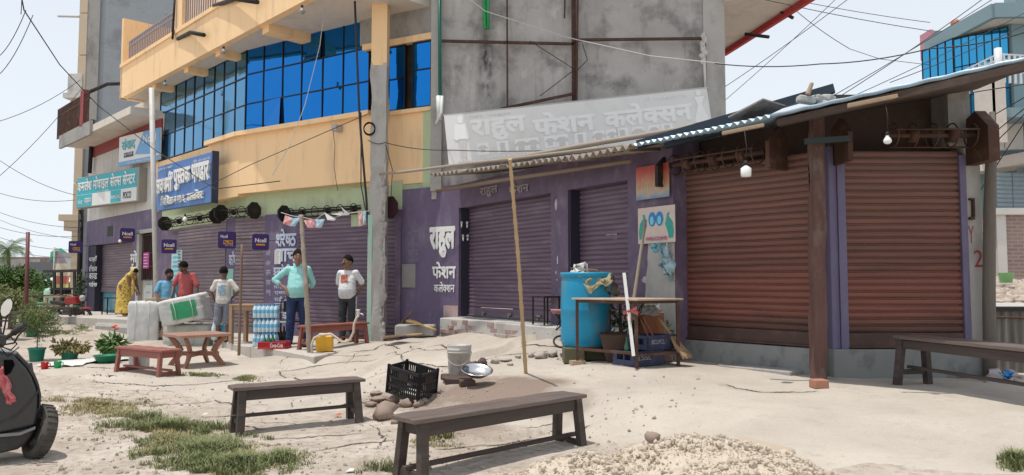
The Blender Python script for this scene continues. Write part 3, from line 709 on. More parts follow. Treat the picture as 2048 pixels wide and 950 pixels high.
# ================================================================== GREY BUILDING with red eave
gy = thing('grey_plaster_building', (0, 14.62, 0), 'grey plastered building, stained wall with rusty frame and red edged roof slab', 'building')
xl, xr = P(865, 100, 14.62).x, P(1448, 100, 14.62).x
MB().bx(xl, xr, 0, 7, 3.05, 9.2).bx(xl+1.6, xr, .5, 7, .1, 3.05).build('wall', GRAYW, gy)
MB().bx(xl-.3, xr+.1, -1.3, 0, 9.2, 9.35).build('added_shade_slab', CREAM, gy)  # unseen slab above the frame, added to keep sun off the grey wall
MB().bx(xl-.02, P(884, 200, 14.6).x, -.08, 0, 3.2, 9.2).build('pilaster', CONC, gy)
MB().bx(P(1407, 100, 14.6).x, xr+.01, -.025, 0, 3.2, 9.2).build('pilaster', CONCL, gy)
r0 = P(1449, 92, 17.6); r1 = P(1560, 0, 15.2); dd = (r1-r0); r2 = r1+dd*.5
sl_ = MB(); z0 = 6.95
pts = [(xr, -.2), (r2.x, r2.y-14.62), (r0.x, 3.0), (xr, 3.2)]
sl_.prism(pts, z0+.0, z0+.12, 'z'); sl_.build('roof_slab', CREAM, gy)
sb = MB(); sb.beam((r2.x, r2.y-14.62, z0+.12), (r0.x, 3.0, z0+.12), .1, .5); sb.build('red_fascia', REDP, gy, bevel=.01)
fr = thing('rusty_sign_frame', (P(1150, 300, 14.45).x, 14.5, 3.4), 'rusty angle iron sign frame fixed to the grey plaster wall', 'frame')
L0 = fr.location; fb = MB(); Y = 14.5
def fl(u0, v0, u1, v1, w, dy=0): fb.beam(P(u0, v0, Y-dy)-L0, P(u1, v1, Y-dy)-L0, w, .045, up=(0, 1, 0))
fl(884, 82, 1150, 88, .05); fl(1150, 80, 1405, 77, .05, .05); fl(1014, -60, 1015, 250, .035); fl(1147, -60, 1148, 212, .085); fl(1156, -60, 1153, 212, .04, .06)
fl(1002, 218, 1145, 188, .05, .08); fl(1409, 68, 1412, 182, .035); fl(1131, -60, 1129, 36, .03, .1)
fb.build('angle_iron', RUST, fr)
tb = MB()
for k in range(7): a = P(1406+3*math.sin(k*2), 72+k*8, Y-.06)-L0; tb.ball(a, (.05, .03, .07), 8, rough=1.3, seed=k)
tb.beam(P(1407, 80, Y-.05)-L0, P(1411, 180, Y-.05)-L0, .05, .02, up=(0, 1, 0))
tb.build('torn_banner_scrap', WHITEW, fr)
for nm, c, pts, rr, lab in (('green_pipe', (.02, .30, .09), [(968, -40), (969, 52), (973, 58)], .035, 'short green drain pipe end on the grey wall, left of its twin'), ('green_pipe', (.02, .33, .10), [(976, -40), (976, 58)], .035, 'short green drain pipe end on the grey wall, right of its twin'),
                       ('teal_pipe', (.01, .13, .10), [(879, -40), (880, 190)], .035, 'dark teal water pipe running down beside the blue corner window')):
    b0 = P(*pts[-1], 14.45); o = MB().tube([P(u, v, 14.45)-b0 for u, v in pts], rr, 8).build(nm, mat(nm+lab[-6:], c, .4), None); o.location = b0; tag(o, lab, 'pipe')
wp = MB(); b0 = P(881, 240, 14.4); wp.tube([P(877, 192, 14.42)-b0, P(879, 240, 14.42)-b0], .05, 8); wp.tube([P(884, 192, 14.4)-b0, P(883, 225, 14.4)-b0, P(872, 248, 14.38)-b0], .03, 8)
o = wp.build('white_pipe_joint', mat('white_pvc', (.7, .7, .68), .4), None); o.location = b0; tag(o, 'white plastic pipe joint hanging below the dark teal water pipe', 'pipe')
# ================================================================== PURPLE SHOP
Q0 = A2; Q1 = solve_xy(Q0, (1.23, -.88), 916); PQ0 = Plane(Q0, Q1); Q2 = solve_xy(Q1, (.665, -1), 1348); PQ = Plane(Q1, Q2)
ps = thing('purple_shop', (Q1[0], Q1[1], 0), 'dark purple painted shop with two purple rolling shutters under the corrugated awning', 'shop')
fz = .78
wallrect(PQ0, 0, PQ0.L, .1, 3.3, .3, 'wall', PURPLE2, ps, off=.0)
qs = lambda u, v=500, off=0: PQ.s(u, v, off)
REC = -.22
wa, wb, wc, wd = qs(940, 500, REC), qs(1102, 500, REC), qs(1162, 500, REC), qs(1257, 500, REC)
ja = .0; jb = qs(1102); jc = qs(1136); jd = qs(1256)
wallp = MB(); wallp.bx(-.02, .02, 0, .5, .2, 3.3); wallp.bx(jb, jc, 0, .5, .2, 2.84); wallp.bx(jd, PQ.L, 0, .5, .2, 3.3); wallp.bx(.02, jd, 0, .5, 2.84, 3.3)
on(PQ, wallp, 'wall', PURPLE, ps)
on(PQ, MB().bx(.02, jb, .0, .5, .2, fz).bx(jc, jd, .0, .5, .2, fz), 'threshold', CONC, ps)
on(PQ, MB().bx(.02, wa, .02, .4, fz, 2.84).bx(jc, wc, .02, .3, fz, 2.84), 'dark_jamb', mat('dark_purple', (.035, .03, .055), .7), ps)
shutter(PQ, wa, jb, fz+.02, 2.84, REC, ps, SH_P, .072, lock=3)
shutter(PQ, wc, jd, fz+.02, 2.84, REC, ps, SH_P, .072, lock=1)
bpp = [(PQ.L+.02, .3), (jd+.36, .3)]+[(jd+.36+.05*noise.noise((k*1.3, 2, 0))+.012*(k-9), .5+k*.105) for k in range(18)]+[(jd+.50, 2.36), (PQ.L+.02, 2.40)]
on(PQ, MB().prism(bpp, -.012, 0, 'y'), 'bare_plaster', CONCL, ps)
on(PQ0, MB().bx(PQ0.L-.35, PQ0.L+.01, -.015, 0, .3, .98), 'pink_plaster', mat('pink_plaster', (.45, .30, .30), .9, c2=(.3, .25, .25), scale=5, c3=(.5, .45, .42), s3=3), ps)
on(PQ0, MB().bx(PQ0.s(805), PQ0.s(832), -.02, 0, PQ0.z(820, 575), PQ0.z(820, 528)), 'meter_cover', mat('grey_board', (.28, .26, .25), .8), ps)
deva(PQ0, 'lettering', 'राहुल', WHT, ps, 860, 909, 456, 512, .02, .055)
deva(PQ0, 'lettering', 'फेशन', WHT, ps, 865, 911, 524, 556, .02, .03)
deva(PQ0, 'lettering', 'कलेक~शन', WHT, ps, 868, 909, 564, 584, .02, .02)
for t, v0, v1 in (('हामी', 460, 472), ('रियल', 482, 494), ('कार~ड', 500, 511), ('पाईनछ', 516, 526)): deva(PQ0, 'lettering', t, FAINT, ps, 816, 836, v0, v1, .02, .0)
deva(PQ, 'lettering', 'राहुल', mat('dull_lettering', (.38, .33, .33), .7), ps, 960, 995, 374, 393, .02, .02); deva(PQ, 'lettering', 'फेशन', mat('dull_lettering', (.38, .33, .33), .7), ps, 1018, 1057, 365, 385, .02, .02)
# white hand prints and scratches
hp = MB(); rnd = random.Random(5)
for u, v in ((922, 452), (933, 452), (925, 478), (934, 478)):
    s = qs(u, v); z = PQ.z(u, v)
    hp.ball((s, .012, z), (.03, .004, .035), 8, rough=.5, seed=u)
    for k in range(4): hp.ball((s-.03+.02*k, .012, z+.06), (.008, .004, .03), 6, rough=.5, seed=u+k)
on(PQ, hp, 'hand_prints', WHTW, ps)
hp = MB()
for u, v, a, b in ((1112, 408, .03, .09), (1115, 520, .02, .06), (1112, 545, .015, .03), (1114, 560, .012, .02), (1290, 560, .05, .04), (1310, 560, .025, .03), (1300, 420, .02, .03)):
    hp.ball((qs(u, v), -.001, PQ.z(u, v)), (a, .004, b), 8, rough=.9, seed=u)
on(PQ, hp, 'peeled_patch', WHTW, ps)
deva(PQ, 'lettering', 'पवन साह', WHTW, ps, 1212, 1234, 468, 480, -.20, .0)
# step of bricks in front of the shop
st = thing('brick_step', (Q1[0]+.3, Q1[1]-.6, .4), 'broken pink painted brick step below the purple shutters', 'step')
brickm = mat('worn_pink_brick', (.36, .24, .22), .9, c2=(.30, .21, .19), scale=6, bump=.5, c3=(.42, .38, .35), s3=4, amt3=.9)
mb = MB(); mb2 = MB(); rnd = random.Random(9)
L0 = st.location
def pq(s, off, z): return PQ.w(s, z, off)-L0
s = -.05
while s < PQ.L*.66:
    w = rnd.uniform(.19, .24)
    for r_ in range(3):
        off = .335+rnd.uniform(-.03, .03)+.02*(2-r_); z = .50+r_*.088+(-.02 if s < .5 else 0)
        if rnd.random() < .12: off -= .1
        M = Matrix.Translation(pq(s+w/2+(.1 if r_ % 2 else 0), off/2, z+.04)) @ Matrix.Rotation(PQ.rz+rnd.uniform(-.04, .04), 4, 'Z')
        mb.bx(-w/2+.006, w/2-.006, -off/2, off/2, -.038, .038, M)
    s += w
mb.build('bricks', brickm, st, bevel=.008)
mb2.hull([pq(-.1, .34, .4), pq(PQ.L*.66, .40, .4), pq(PQ.L*.66, 0, .4), pq(-.1, 0, .4)], [pq(-.1, .33, .755), pq(PQ.L*.66, .37, .755), pq(PQ.L*.66, 0, .765), pq(-.1, 0, .765)])
mb2.build('cement_top', CONCL, st, bevel=.01)
# ================================================================== BROWN KIOSK
K0 = (2.17, 9.92); K1 = (3.40, 8.46); PK = Plane(K0, K1); PK2 = Plane((3.52, 8.40), (5.45, 8.40))
kf = .685
ks = thing('brown_shutter_kiosk', (3.5, 8.5, .3), 'corner kiosk with two rusty brown rolling shutters on a cement plinth', 'kiosk')
def rustsh():
    M = mat('brown_shutter', (.24, .095, .068), .5, m=.1, c2=(.085, .042, .032), scale=1.5, amt=1, stretch=(.5, 1, 9), bump=.08, c3=(.065, .038, .032), s3=1.1, amt3=.6, st3=(.6, 1, 5))
    nt = M.node_tree; b = nt.nodes['Principled BSDF']; L = nt.links; src = b.inputs['Base Color'].links[0].from_socket
    tc = N(nt, 'ShaderNodeTexCoord'); sx = N(nt, 'ShaderNodeSeparateXYZ'); L.new(tc.outputs['Object'], sx.inputs[0])
    # repainted redder band low down, dark greasy foot, dusty grey-brown top: as the photograph's shutters are
    cr = N(nt, 'ShaderNodeValToRGB'); e = cr.color_ramp.elements
    e[0].position = 0; e[0].color = (.040, .026, .023, 1); e[1].position = 1; e[1].color = (.19, .125, .10, 1)
    for p, c in ((.17, (.045, .03, .027)), (.23, (.25, .075, .05)), (.40, (.26, .08, .055)), (.47, (.15, .062, .045)), (.62, (.17, .075, .055)), (.8, (.20, .10, .07))):
        q = e.new(p); q.color = (*c, 1)
    mr = N(nt, 'ShaderNodeMapRange'); mr.inputs[1].default_value = .68; mr.inputs[2].default_value = 2.95
    nn = N(nt, 'ShaderNodeTexNoise'); nn.inputs['Scale'].default_value = 1.2; L.new(tc.outputs['Object'], nn.inputs[0])
    ad = add_math(nt, 'ADD', sx.outputs[2], add_math(nt, 'MULTIPLY', nn.outputs[0], .25)); L.new(ad, mr.inputs[0]); L.new(mr.outputs[0], cr.inputs[0])
    mx = N(nt, 'ShaderNodeMixRGB'); mx.inputs[0].default_value = .42; L.new(src, mx.inputs[1]); L.new(cr.outputs[0], mx.inputs[2]); L.new(mx.outputs[0], b.inputs['Base Color']); return M
SH_B = rustsh(); RAILB = mat('brown_rail', (.075, .042, .034), .6, c3=(.18, .09, .06), s3=4)
shutter(PK, .03, PK.L-.02, kf+.015, 2.90, .0, ks, SH_B, .0735, .026, rail=.17, railm=RAILB)
s0, s1 = PK2.s(1692), PK2.s(1922)
shutter(PK2, s0, s1, kf+.012, 2.90, .0, ks, SH_B, .0735, .026, rail=.17, railm=RAILB, lock=0)
PLINTH = mat('stained_plinth', (.26, .265, .255), .9, c2=(.19, .20, .195), scale=3, bump=.35, c3=(.085, .095, .095), s3=2.3, amt3=.8, st3=(1, 1, .7))
on(PK, MB().bx(-.02, PK.L+.0, -.07, .3, .15, kf), 'plinth', PLINTH, ks, bevel=.008)
on(PK2, MB().bx(0.02, PK2.s(1972), -.09, .3, .1, kf-.0), 'plinth', PLINTH, ks, bevel=.008)
on(PK, MB().bx(.85, PK.L-.12, -.34, -.06, .25, .44), 'doorstep', CONC, ks, bevel=.012)
on(PK2, MB().bx(PK2.s(1658), PK2.s(1668), -.06, .1, kf, 2.95).bx(PK2.s(1668), PK2.s(1676), -.03, .1, kf, 2.95).bx(PK2.s(1676), PK2.s(1692), -.05, .1, kf, 2.9), 'lilac_jamb', LILAC, ks, bevel=.003)
on(PK2, MB().bx(s1, PK2.s(1935), -.05, .1, kf, 2.85), 'lilac_jamb', LILAC, ks, bevel=.003)
on(PK2, MB().bx(PK2.s(1935), PK2.s(1966), -.03, .3, kf, 3.25), 'cement_pier', CONCL, ks, bevel=.006)
on(PK, MB().bx(-.05, .03, -.04, .1, kf, 2.8), 'lilac_jamb', LILAC, ks)
BRN = mat('brown_board', (.075, .05, .04), .85, c2=(.05, .035, .03), c3=(.12, .09, .07), s3=3)
on(PK2, MB().bx(0, PK2.s(1935), .28, .34, 2.6, 3.62), 'board_above_shutter', BRN, ks)
on(PK, MB().bx(0, PK.L, .3, .36, 2.6, 3.4), 'board_above_shutter', BRN, ks)
MB().hull([(K0[0]-3.5, K0[1]-8.5+.35, 0), (K1[0]-3.5+.3, K1[1]-8.5+.45, 0), (5.3-3.5, .3, 0), (5.3-3.5, 4.5, 0), (K0[0]-3.5+.3, 4.5, 0)], [(K0[0]-3.5, K0[1]-8.5+.35, 2.75), (K1[0]-3.5+.3, K1[1]-8.5+.45, 2.75), (5.3-3.5, .3, 2.75), (5.3-3.5, 4.5, 2.75), (K0[0]-3.5+.3, 4.5, 2.75)]).build('rear_mass', CONC, ks)
on(PK2, MB().bx(PK2.s(1902), PK2.s(1946), -.06, .3, 2.95, 3.62), 'rough_pier_head', CONC, ks)
on(PK2, MB().bx(PK2.s(1930), PK2.s(1966), .3, 4.5, 0, 3.05), 'side_wall', CONCL, ks)
roller(PK, .10, PK.L-.42, 2.93, .26, ks, .13, 7, (0, 0), m=RUST); roller(PK2, .55, 1.62, 3.03, .26, ks, .13, 5, (0, 0), m=RUST)
def plate(pl, s, z, off, w, h, m, th=.05):
    pb = MB(); pb.prism([(-off-w*.5, z-h*.5), (-off+w*.5, z-h*.5), (-off+w*.5, z+h*.5), (-off+w*.0, z+h*.5+.08), (-off-w*.5, z+h*.25)], s-th/2, s+th/2, 'x'); return on(pl, pb, 'end_plate', m, ks)
plate(PK, .02, 2.84, .20, .42, .36, DARK); plate(PK, PK.L-.30, 2.92, .2, .42, .4, RUST); plate(PK2, .12, 2.94, .2, .42, .42, RUST); plate(PK2, PK2.s(1948), 2.98, .22, .44, .5, RUST, .12)
b0 = ks.location; bb = MB().beam(P(1610, 283, 7.95)-b0, P(1700, 277, 7.95)-b0, .05, .06); bb.build('iron_brace', mat('blue_grey_iron', (.04, .055, .06), .6), ks)
for t, u0, u1, v0, v1 in (('12', 1934, 1966, 500, 534), ('Y', 1937, 1948, 452, 486)):
    deva(PK2, 'painted_number', t, mat('red_marker_paint', (.36, .06, .05), .8), ks, u0, u1, v0, v1, .035, .0)
on(PK2, MB().bx(PK2.s(1938), PK2.s(1946), -.08, -.03, 2.12, 2.15).bx(PK2.s(1944), PK2.s(1947), -.08, -.03, 2.15, 2.34).bx(PK2.s(1939), PK2.s(1947), -.08, -.03, 2.34, 2.36), 'iron_hook', RUST, ks)
# leaning maroon timber post at the kiosk's corner
kp = thing('maroon_timber_post', (P(1637, 750, 8.15).x, 8.15, gz(3.3, 8.1)-.02), 'rough maroon painted post holding the kiosk roof between its two shutters', 'post')
pm = mat('maroon_weathered_timber', (.17, .085, .072), .85, c2=(.09, .052, .045), scale=5, amt=1, stretch=(2, 2, .4), bump=.9, c3=(.20, .155, .13), s3=3, amt3=.95, st3=(1, 1, .5))
o = rough_post(.138, .14, 0, 3.0, 60, .30, 8, lean=.016, wob=.03).build('post', pm, kp)
# ================================================================== ROOFS
CORR = mat('weathered_asbestos', (.33, .28, .24), .9, c2=(.20, .165, .14), scale=5, c3=(.12, .08, .06), s3=3, amt3=.85)
CORB = mat('blue_zinc_sheet', (.30, .42, .52), .45, m=.5, c2=(.38, .48, .56), scale=3, c3=(.20, .16, .13), s3=2.2, amt3=.45)
def corr_roof(name, label, e0, e1, back, m, wl=.11, amp=.022, rise=.12, th=.006, jag=.04, seed=1, drops=0):
    "corrugated sheet: front edge e0..e1, running back by vector `back` (xy) and rising"
    e0 = Vector(e0); e1 = Vector(e1); L = (e1-e0).length; n = int(L/wl)*8; vs = []; fs = []; rnd = random.Random(seed)
    sheets = max(1, int(L/.9)); js = [rnd.uniform(-jag, jag) for _ in range(sheets+1)]
    bk = Vector((back[0], back[1], rise))
    for i in range(n+1):
        t = i/n; p = e0.lerp(e1, t); h = amp*math.sin(2*math.pi*t*L/wl); sh = js[int(t*sheets*.999)]; q = p+bk.normalized()*sh
        for k in range(4):
            kk = k/3; vs.append(q+bk*kk+Vector((0, 0, h+.01*noise.noise((t*5, kk*3, seed)))))
    for i in range(n):
        for k in range(3): fs.append((i*4+k, (i+1)*4+k, (i+1)*4+k+1, i*4+k+1))
    b = e0.copy(); mb = MB().add([v-b for v in vs], fs, True); o = mb.build(name, m, None); o.location = b
    md = o.modifiers.new('thick', 'SOLIDIFY'); md.thickness = th
    return tag(o, label, 'roof')
aw = corr_roof('corrugated_awning', 'rusty grey corrugated awning sheets over the purple shop', P(868, 350, 13.75), P(1262, 300, 9.45), (1.1, .9), CORR, .15, .032, .20, .008, jag=.10)
aw2 = corr_roof('corrugated_awning', 'short rusty corrugated sheet overlapping the middle of the purple shop awning', P(1120, 322, 10.6), P(1268, 290, 9.25), (1.1, .9), CORR, .15, .03, .22, .008, seed=3)
kr0 = P(1262, 291, 9.3); kr1 = P(1565, 226, 7.75)
kr = corr_roof('corrugated_kiosk_roof', 'pale blue corrugated metal sheets over the left side of the kiosk', kr0, kr1, (1.6, 1.6), CORB, .095, .020, .36, .005, jag=.06, seed=5)
ka = P(1540, 238, 7.75); kb = P(2110, 112, 6.05)
def slabroof():
    b = ka.copy(); mb = MB(); mb.use(CORB)
    bk = Vector((.9, 2.6, .42)); z = Vector((0, 0, .03)); a0 = Vector((0, 0, 0)); a1 = kb-b
    lip = (a0+z, a1+z, a1+bk+z, a0+bk*.8+z)
    n = 60; vs = []; fs = []
    for i in range(n+1):
        t = i/n; p = a0.lerp(a1, t); h = .004*math.sin(i*.9)
        for k in range(3): vs.append(p+bk*(k/2)+Vector((0, 0, .05+h)))
    for i in range(n):
        for k in range(2): fs.append((i*3+k, (i+1)*3+k, (i+1)*3+k+1, i*3+k+1))
    mb.add(vs, fs, True); o = mb.build('flat_sheet_roof', CORB, None); o.location = b
    md = o.modifiers.new('thick', 'SOLIDIFY'); md.thickness = .035; md.offset = -1
    tag(o, 'pale blue sheet roof with dark underside over the right side of the kiosk', 'roof')
    MB().beam((.1, .03, -.035), a1+Vector((0, .03, -.03)), .07, .07).build('edge_timber', BRN, o)
    MB().hull([a0+Vector((.1, .1, -.01)), a1+Vector((0, .1, -.01)), a1+bk*.9-Vector((0, 0, .05)), bk*.9-Vector((0, 0, .05))], [a0+Vector((.1, .1, .005)), a1+Vector((0, .1, .005)), a1+bk*.9-Vector((0, 0, .03)), bk*.9-Vector((0, 0, .03))]).build('dark_boarding', BRN, o)
    return o
slabroof()
# things lying on / under the roofs
def stick(name, a, b, r, m, label, cat, sides=8, wob=0, seed=0, group=None, n=8):
    a = Vector(a); b = Vector(b); pts = []; rr = []
    for i in range(n+1):
        t = i/n; p = a.lerp(b, t)-a
        if wob: p += Vector((noise.noise((t*3, seed, 0)), noise.noise((t*3, seed, 5)), 0))*wob
        pts.append(p); rr.append(r*(1-.25*t))
    o = MB().tube(pts, rr, sides).build(name, m, None); o.location = a
    return tag(o, label, 'pole' if cat is None else cat, group)
stick('long_roof_pole', P(760, 348, 14.3), P(1245, 292, 9.9), .028, mat('grey_bamboo', (.33, .28, .23), .8), 'long thin pole lying along the top of the purple shop awning', 'pole', wob=.1)
stick('roof_timber', P(874, 380, 14.0), P(1262, 322, 9.9), .04, mat('weathered_purlin', (.24, .175, .13), .85, c2=(.14, .10, .08), scale=4), 'pale timber purlin under the front edge of the awning', 'beam', wob=.06)
stick('roof_pole', P(1000, 320, 12.0), P(1480, 238, 9.3), .045, mat('grey_bamboo', (.33, .28, .23), .8), 'grey bamboo lying on the roofs where awning and kiosk meet', 'pole', wob=.08)
bm_ = mat('dark_painted_steel', (.035, .05, .07), .5, m=.4)
b0 = P(1275, 290, 9.4); b1 = P(1668, 177, 8.6)
o = MB().beam((0, 0, 0), b1-b0, .10, .10).build('steel_roof_beam', bm_, None); o.location = b0; tag(o, 'dark steel channel lying up the kiosk roof with its end in the air', 'beam')
b2 = P(1330, 292, 9.2); o = MB().beam((0, 0, 0), P(1600, 222, 8.4)-b2, .09, .06).build('steel_roof_beam', bm_, None); o.location = b2; tag(o, 'second dark steel channel lying lower on the kiosk roof', 'beam')
o = MB().beam((0, 0, 0), P(1550, 205, 8.55)-P(1480, 240, 8.9), .5, .02).build('loose_sheet', CORR, None); o.location = P(1480, 240, 8.9); tag(o, 'loose pale sheet between the steel channels on the kiosk roof', 'sheet')
for i, (u, v, w) in enumerate(((1612, 200, .20), (1638, 198, .14), (1657, 197, .12), (1648, 210, .16))):
    o = MB().box((0, 0, 0), (w, .13, .08), (.1*i, .15, .3*i)).build('stone_block', CONCL, None, bevel=.02, seg=2); o.location = P(u, v, 8.5)
    tag(o, ['pale cement block', 'small grey block second', 'small grey block third', 'flat grey block lowest'][i]+' from the left weighing down the kiosk roof' if i in (1, 2) else ['widest pale cement block weighing down the kiosk roof', '', '', 'flat grey block lowest of those weighing down the kiosk roof'][i], 'block', 'blocks weighing down the kiosk roof')
o = stick('wooden_stub', P(1615, 190, 8.45), P(1624, 166, 8.45), .03, WOODP, 'short wooden stub standing up from the kiosk roof', 'stick')
def batten(u0, v0, u1, v1, Y, lab):
    a = P(u0, v0, Y); o = MB().beam((0, 0, 0), P(u1, v1, Y-.1)-a, .05, .035).build('batten', WOODP, None, bevel=.004); o.location = a; tag(o, lab, 'batten')
batten(1444, 267, 1528, 250, 7.9, 'pale batten under the kiosk roof holding the larger bulb'); batten(1695, 212, 1795, 192, 7.0, 'batten under the kiosk roof holding the smaller right bulb')

# ================================================================== PLATFORMS
PLM = mat('pale_platform', (.50, .46, .41), .9, c2=(.40, .36, .32), scale=3, bump=.3, c3=(.30, .27, .24), s3=2, amt3=.6)
pf = MB()
ed = [G(165, 640), G(240, 662), G(300, 672)]
zf = .24
def platform(name, front, back, z, m, label=None):
    "flat cement platform: polygon given in world xy"
    poly = [p for p in front]+[p for p in back]
    o = MB().prism([(p[0], p[1]) for p in poly], -.3, z, 'z').build(name, m, None, bevel=.015); o['kind'] = 'structure'; return o
pA = PR.w(Rs(470), 0, 2.2); 
fr1 = [GZ(u, v, zf).to_2d() for u, v in ((330, 668), (400, 673), (480, 690), (560, 700), (628, 713))]
platform('cement_platform', fr1, [GZ(745, 688, zf).to_2d(), Vector((A2[0], A2[1]+.2)), Vector((C1[0], C1[1]+.2)), Vector((C0[0], C0[1]+.2))], zf, PLM)
zf2 = .42
platform('raised_platform', [GZ(u, v, zf2).to_2d() for u, v in ((120, 632), (190, 636), (300, 640), (330, 642))], [Vector((C0[0]+.6, C0[1]-.9)), Vector((C0[0], C0[1]+.2)), Vector((D1[0], D1[1]+.3)), Vector((D1[0]-2, D1[1]+.3))], zf2, PLM)
o = MB().prism([tuple(GZ(u, v, .14).to_2d()) for u, v in ((185, 662), (262, 666), (262, 655), (190, 650))], -.1, .16, 'z').build('step', CONC, None, bevel=.02); o['kind'] = 'structure'
o = MB().prism([tuple(GZ(u, v, .3).to_2d()) for u, v in ((190, 650), (262, 655), (262, 645), (195, 642))], -.1, .30, 'z').build('step', CONC, None, bevel=.02); o['kind'] = 'structure'
# ================================================================== SIGNS
def board(name, c, w, h, rz, label, m, group=None, th=.05, tilt=0, cat='signboard'):
    "flat board thing standing on its lower left corner at c"
    o = thing(name, c, label, cat, rz, group); o.rotation_euler = Euler((0, -tilt, rz))
    MB().bx(0, w, 0, th, 0, h).build('panel', m, o, bevel=.004); return o
WP = mat('white_panel', (.72, .72, .70), .5, c2=(.62, .61, .58), amt=.4, scale=4, bump=0)
CY = mat('cyan_vinyl', (.015, .40, .47), .45, c2=(.02, .34, .40), scale=3, bump=0)
BL = mat('blue_vinyl', (.075, .19, .46), .5, c2=(.06, .16, .40), scale=3, bump=0)
NAVY = mat('ink_navy', (.03, .04, .09), .5, bump=0)
# cyan mobile shop sign
a = P(153, 417, 25.0); b = P(276, 402, 22.3)
d = (b-a); w = math.hypot(d.x, d.y); rz = math.atan2(d.y, d.x); h = P(155, 352, 25.0).z-a.z
o = thing('cyan_signboard', a, 'cyan and white mobile shop signboard at the far left above the end shop', 'signboard', rz); hk = (b.z-a.z)/w
def sk(mb, k=hk):
    mb.v = [Vector((p.x, p.y, p.z+k*p.x)) for p in mb.v]; return mb
h1 = P(272, 338, 22.3).z-b.z; h = (h+h1)/2
sk(MB().bx(0, w, 0, .25, 0, h)).build('box', mat('grey_sign_box', (.35, .33, .28), .6), o, bevel=.01)
sk(MB().bx(.02, w-.1, -.006, 0, h*.42, h-.03)).build('cyan_field', CY, o)
sk(MB().bx(.02, w-.1, -.006, 0, .03, h*.42)).build('white_field', WP, o)
sk(MB().bx(.02, w*.27, -.010, -.004, .03, h*.41)).build('cyan_field', CY, o); sk(MB().bx(w*.58, w*.74, -.010, -.004, .05, h*.41)).build('cyan_field', CY, o)
write('lettering', 'कमलेश मोवाइल सेल~स सेन~टर', WHT, o, .08, w-.2, h*.50, h*.93, -.014, .03, skew=hk)
write('lettering', 'कमलेश चौक ढल~केवर', WHT, o, w*.36, w*.56, h*.43, h*.48, -.014, 0, skew=hk).location.z += hk*w*.36
for t, x0, x1, z0, z1, m in (('vivo', .03, .11, .12, .28, WHT), ('oppo', .15, .26, .10, .30, WHT), ('SAMSUNG', .585, .735, .16, .26, WHT), ('POCO', .78, .90, .12, .32, NAVY)):
    write('lettering', t, m, o, w*x0, w*x1, h*z0, h*z1, -.014, .02, skew=hk).location.z += hk*w*x0
# blue bookshop sign with raised white letters
a = P(313, 422, 20.2); b = P(424, 404, 17.6); d = b-a; w = math.hypot(d.x, d.y); rz = math.atan2(d.y, d.x); hk = d.z/w; h = P(423, 303, 17.6).z-b.z
o = thing('blue_signboard', a, 'blue bookshop signboard with raised white letters hung below the mirror windows', 'signboard', rz)
sk(MB().bx(0, w, 0, .12, 0, h), hk).build('panel', BL, o, bevel=.004); sk(MB().bx(w-.03, w+.015, -.02, .14, -.02, h+.02), hk).build('edge', NAVY, o)
SHD = mat('letter_side_paint', (.30, .33, .40), .6, bump=0)
def raised(t, x0, x1, z0, z1, bold):
    q = write('raised_lettering', t, WHT, o, w*x0, w*x1, h*z0, h*z1, -.06, bold, thick=.06, skew=hk); q.location.z += hk*w*x0
raised('लक~ष~मी', .02, .33, .38, .80, .045); raised('पुस~तक', .37, .66, .38, .80, .045); raised('भण~डार', .69, .97, .46, .82, .045)
raised('िमिथला न पा-६', .13, .58, .08, .30, .03); raised('ढल~केवर', .62, .88, .10, .30, .03)
q = write('lettering', 'फोन ०४१-५६००२५', WHT, o, w*.68, w*.96, h*.86, h*.94, -.008, .01, skew=hk); q.location.z += hk*w*.68
q = write('lettering', 'पूजा र पसल', WHT, o, w*.01, w*.30, h*.88, h*.94, -.008, .01, skew=hk)
# telecom hoarding on the old shop
a = P(237, 333, 23.3); b = P(318, 318, 21.4); d = b-a; w = math.hypot(d.x, d.y); rz = math.atan2(d.y, d.x); hk = d.z/w; h = P(239, 275, 23.3).z-a.z
o = thing('telecom_hoarding', a, 'white and blue telecom hoarding on the first floor wall above the cyan sign', 'hoarding', rz)
sk(MB().bx(0, w, 0, .06, 0, h), hk).build('panel', WP, o)
LB = mat('sky_blue_vinyl', (.16, .38, .68), .5, bump=0)
q = MB(); q.prism([(w*.42, h*.30), (w, h*.18), (w, h), (w*.62, h)], -.006, 0, 'y'); sk(q, hk).build('blue_field', LB, o)
sk(MB().bx(0, w, -.006, 0, 0, h*.14), hk).build('blue_strip', LB, o)
write('lettering', 'Ncell', WHT, o, w*.62, w*.93, h*.62, h*.86, -.012, .02, skew=hk).location.z += hk*w*.62
write('lettering', 'संवाद', mat('teal_ink', (.10, .48, .58), .5, bump=0), o, w*.08, w*.42, h*.5, h*.88, -.012, .03, skew=hk)
sk(MB().bx(w*.14, w*.38, -.01, 0, h*.26, h*.42), hk).build('number_box', NAVY, o); write('lettering', '@ 17234', WHT, o, w*.16, w*.36, h*.29, h*.39, -.014, .0, skew=hk)
write('lettering', 'Kamlesh Mobile Center', WHT, o, w*.25, w*.8, h*.03, h*.11, -.012, .0, skew=hk).location.z += hk*w*.25
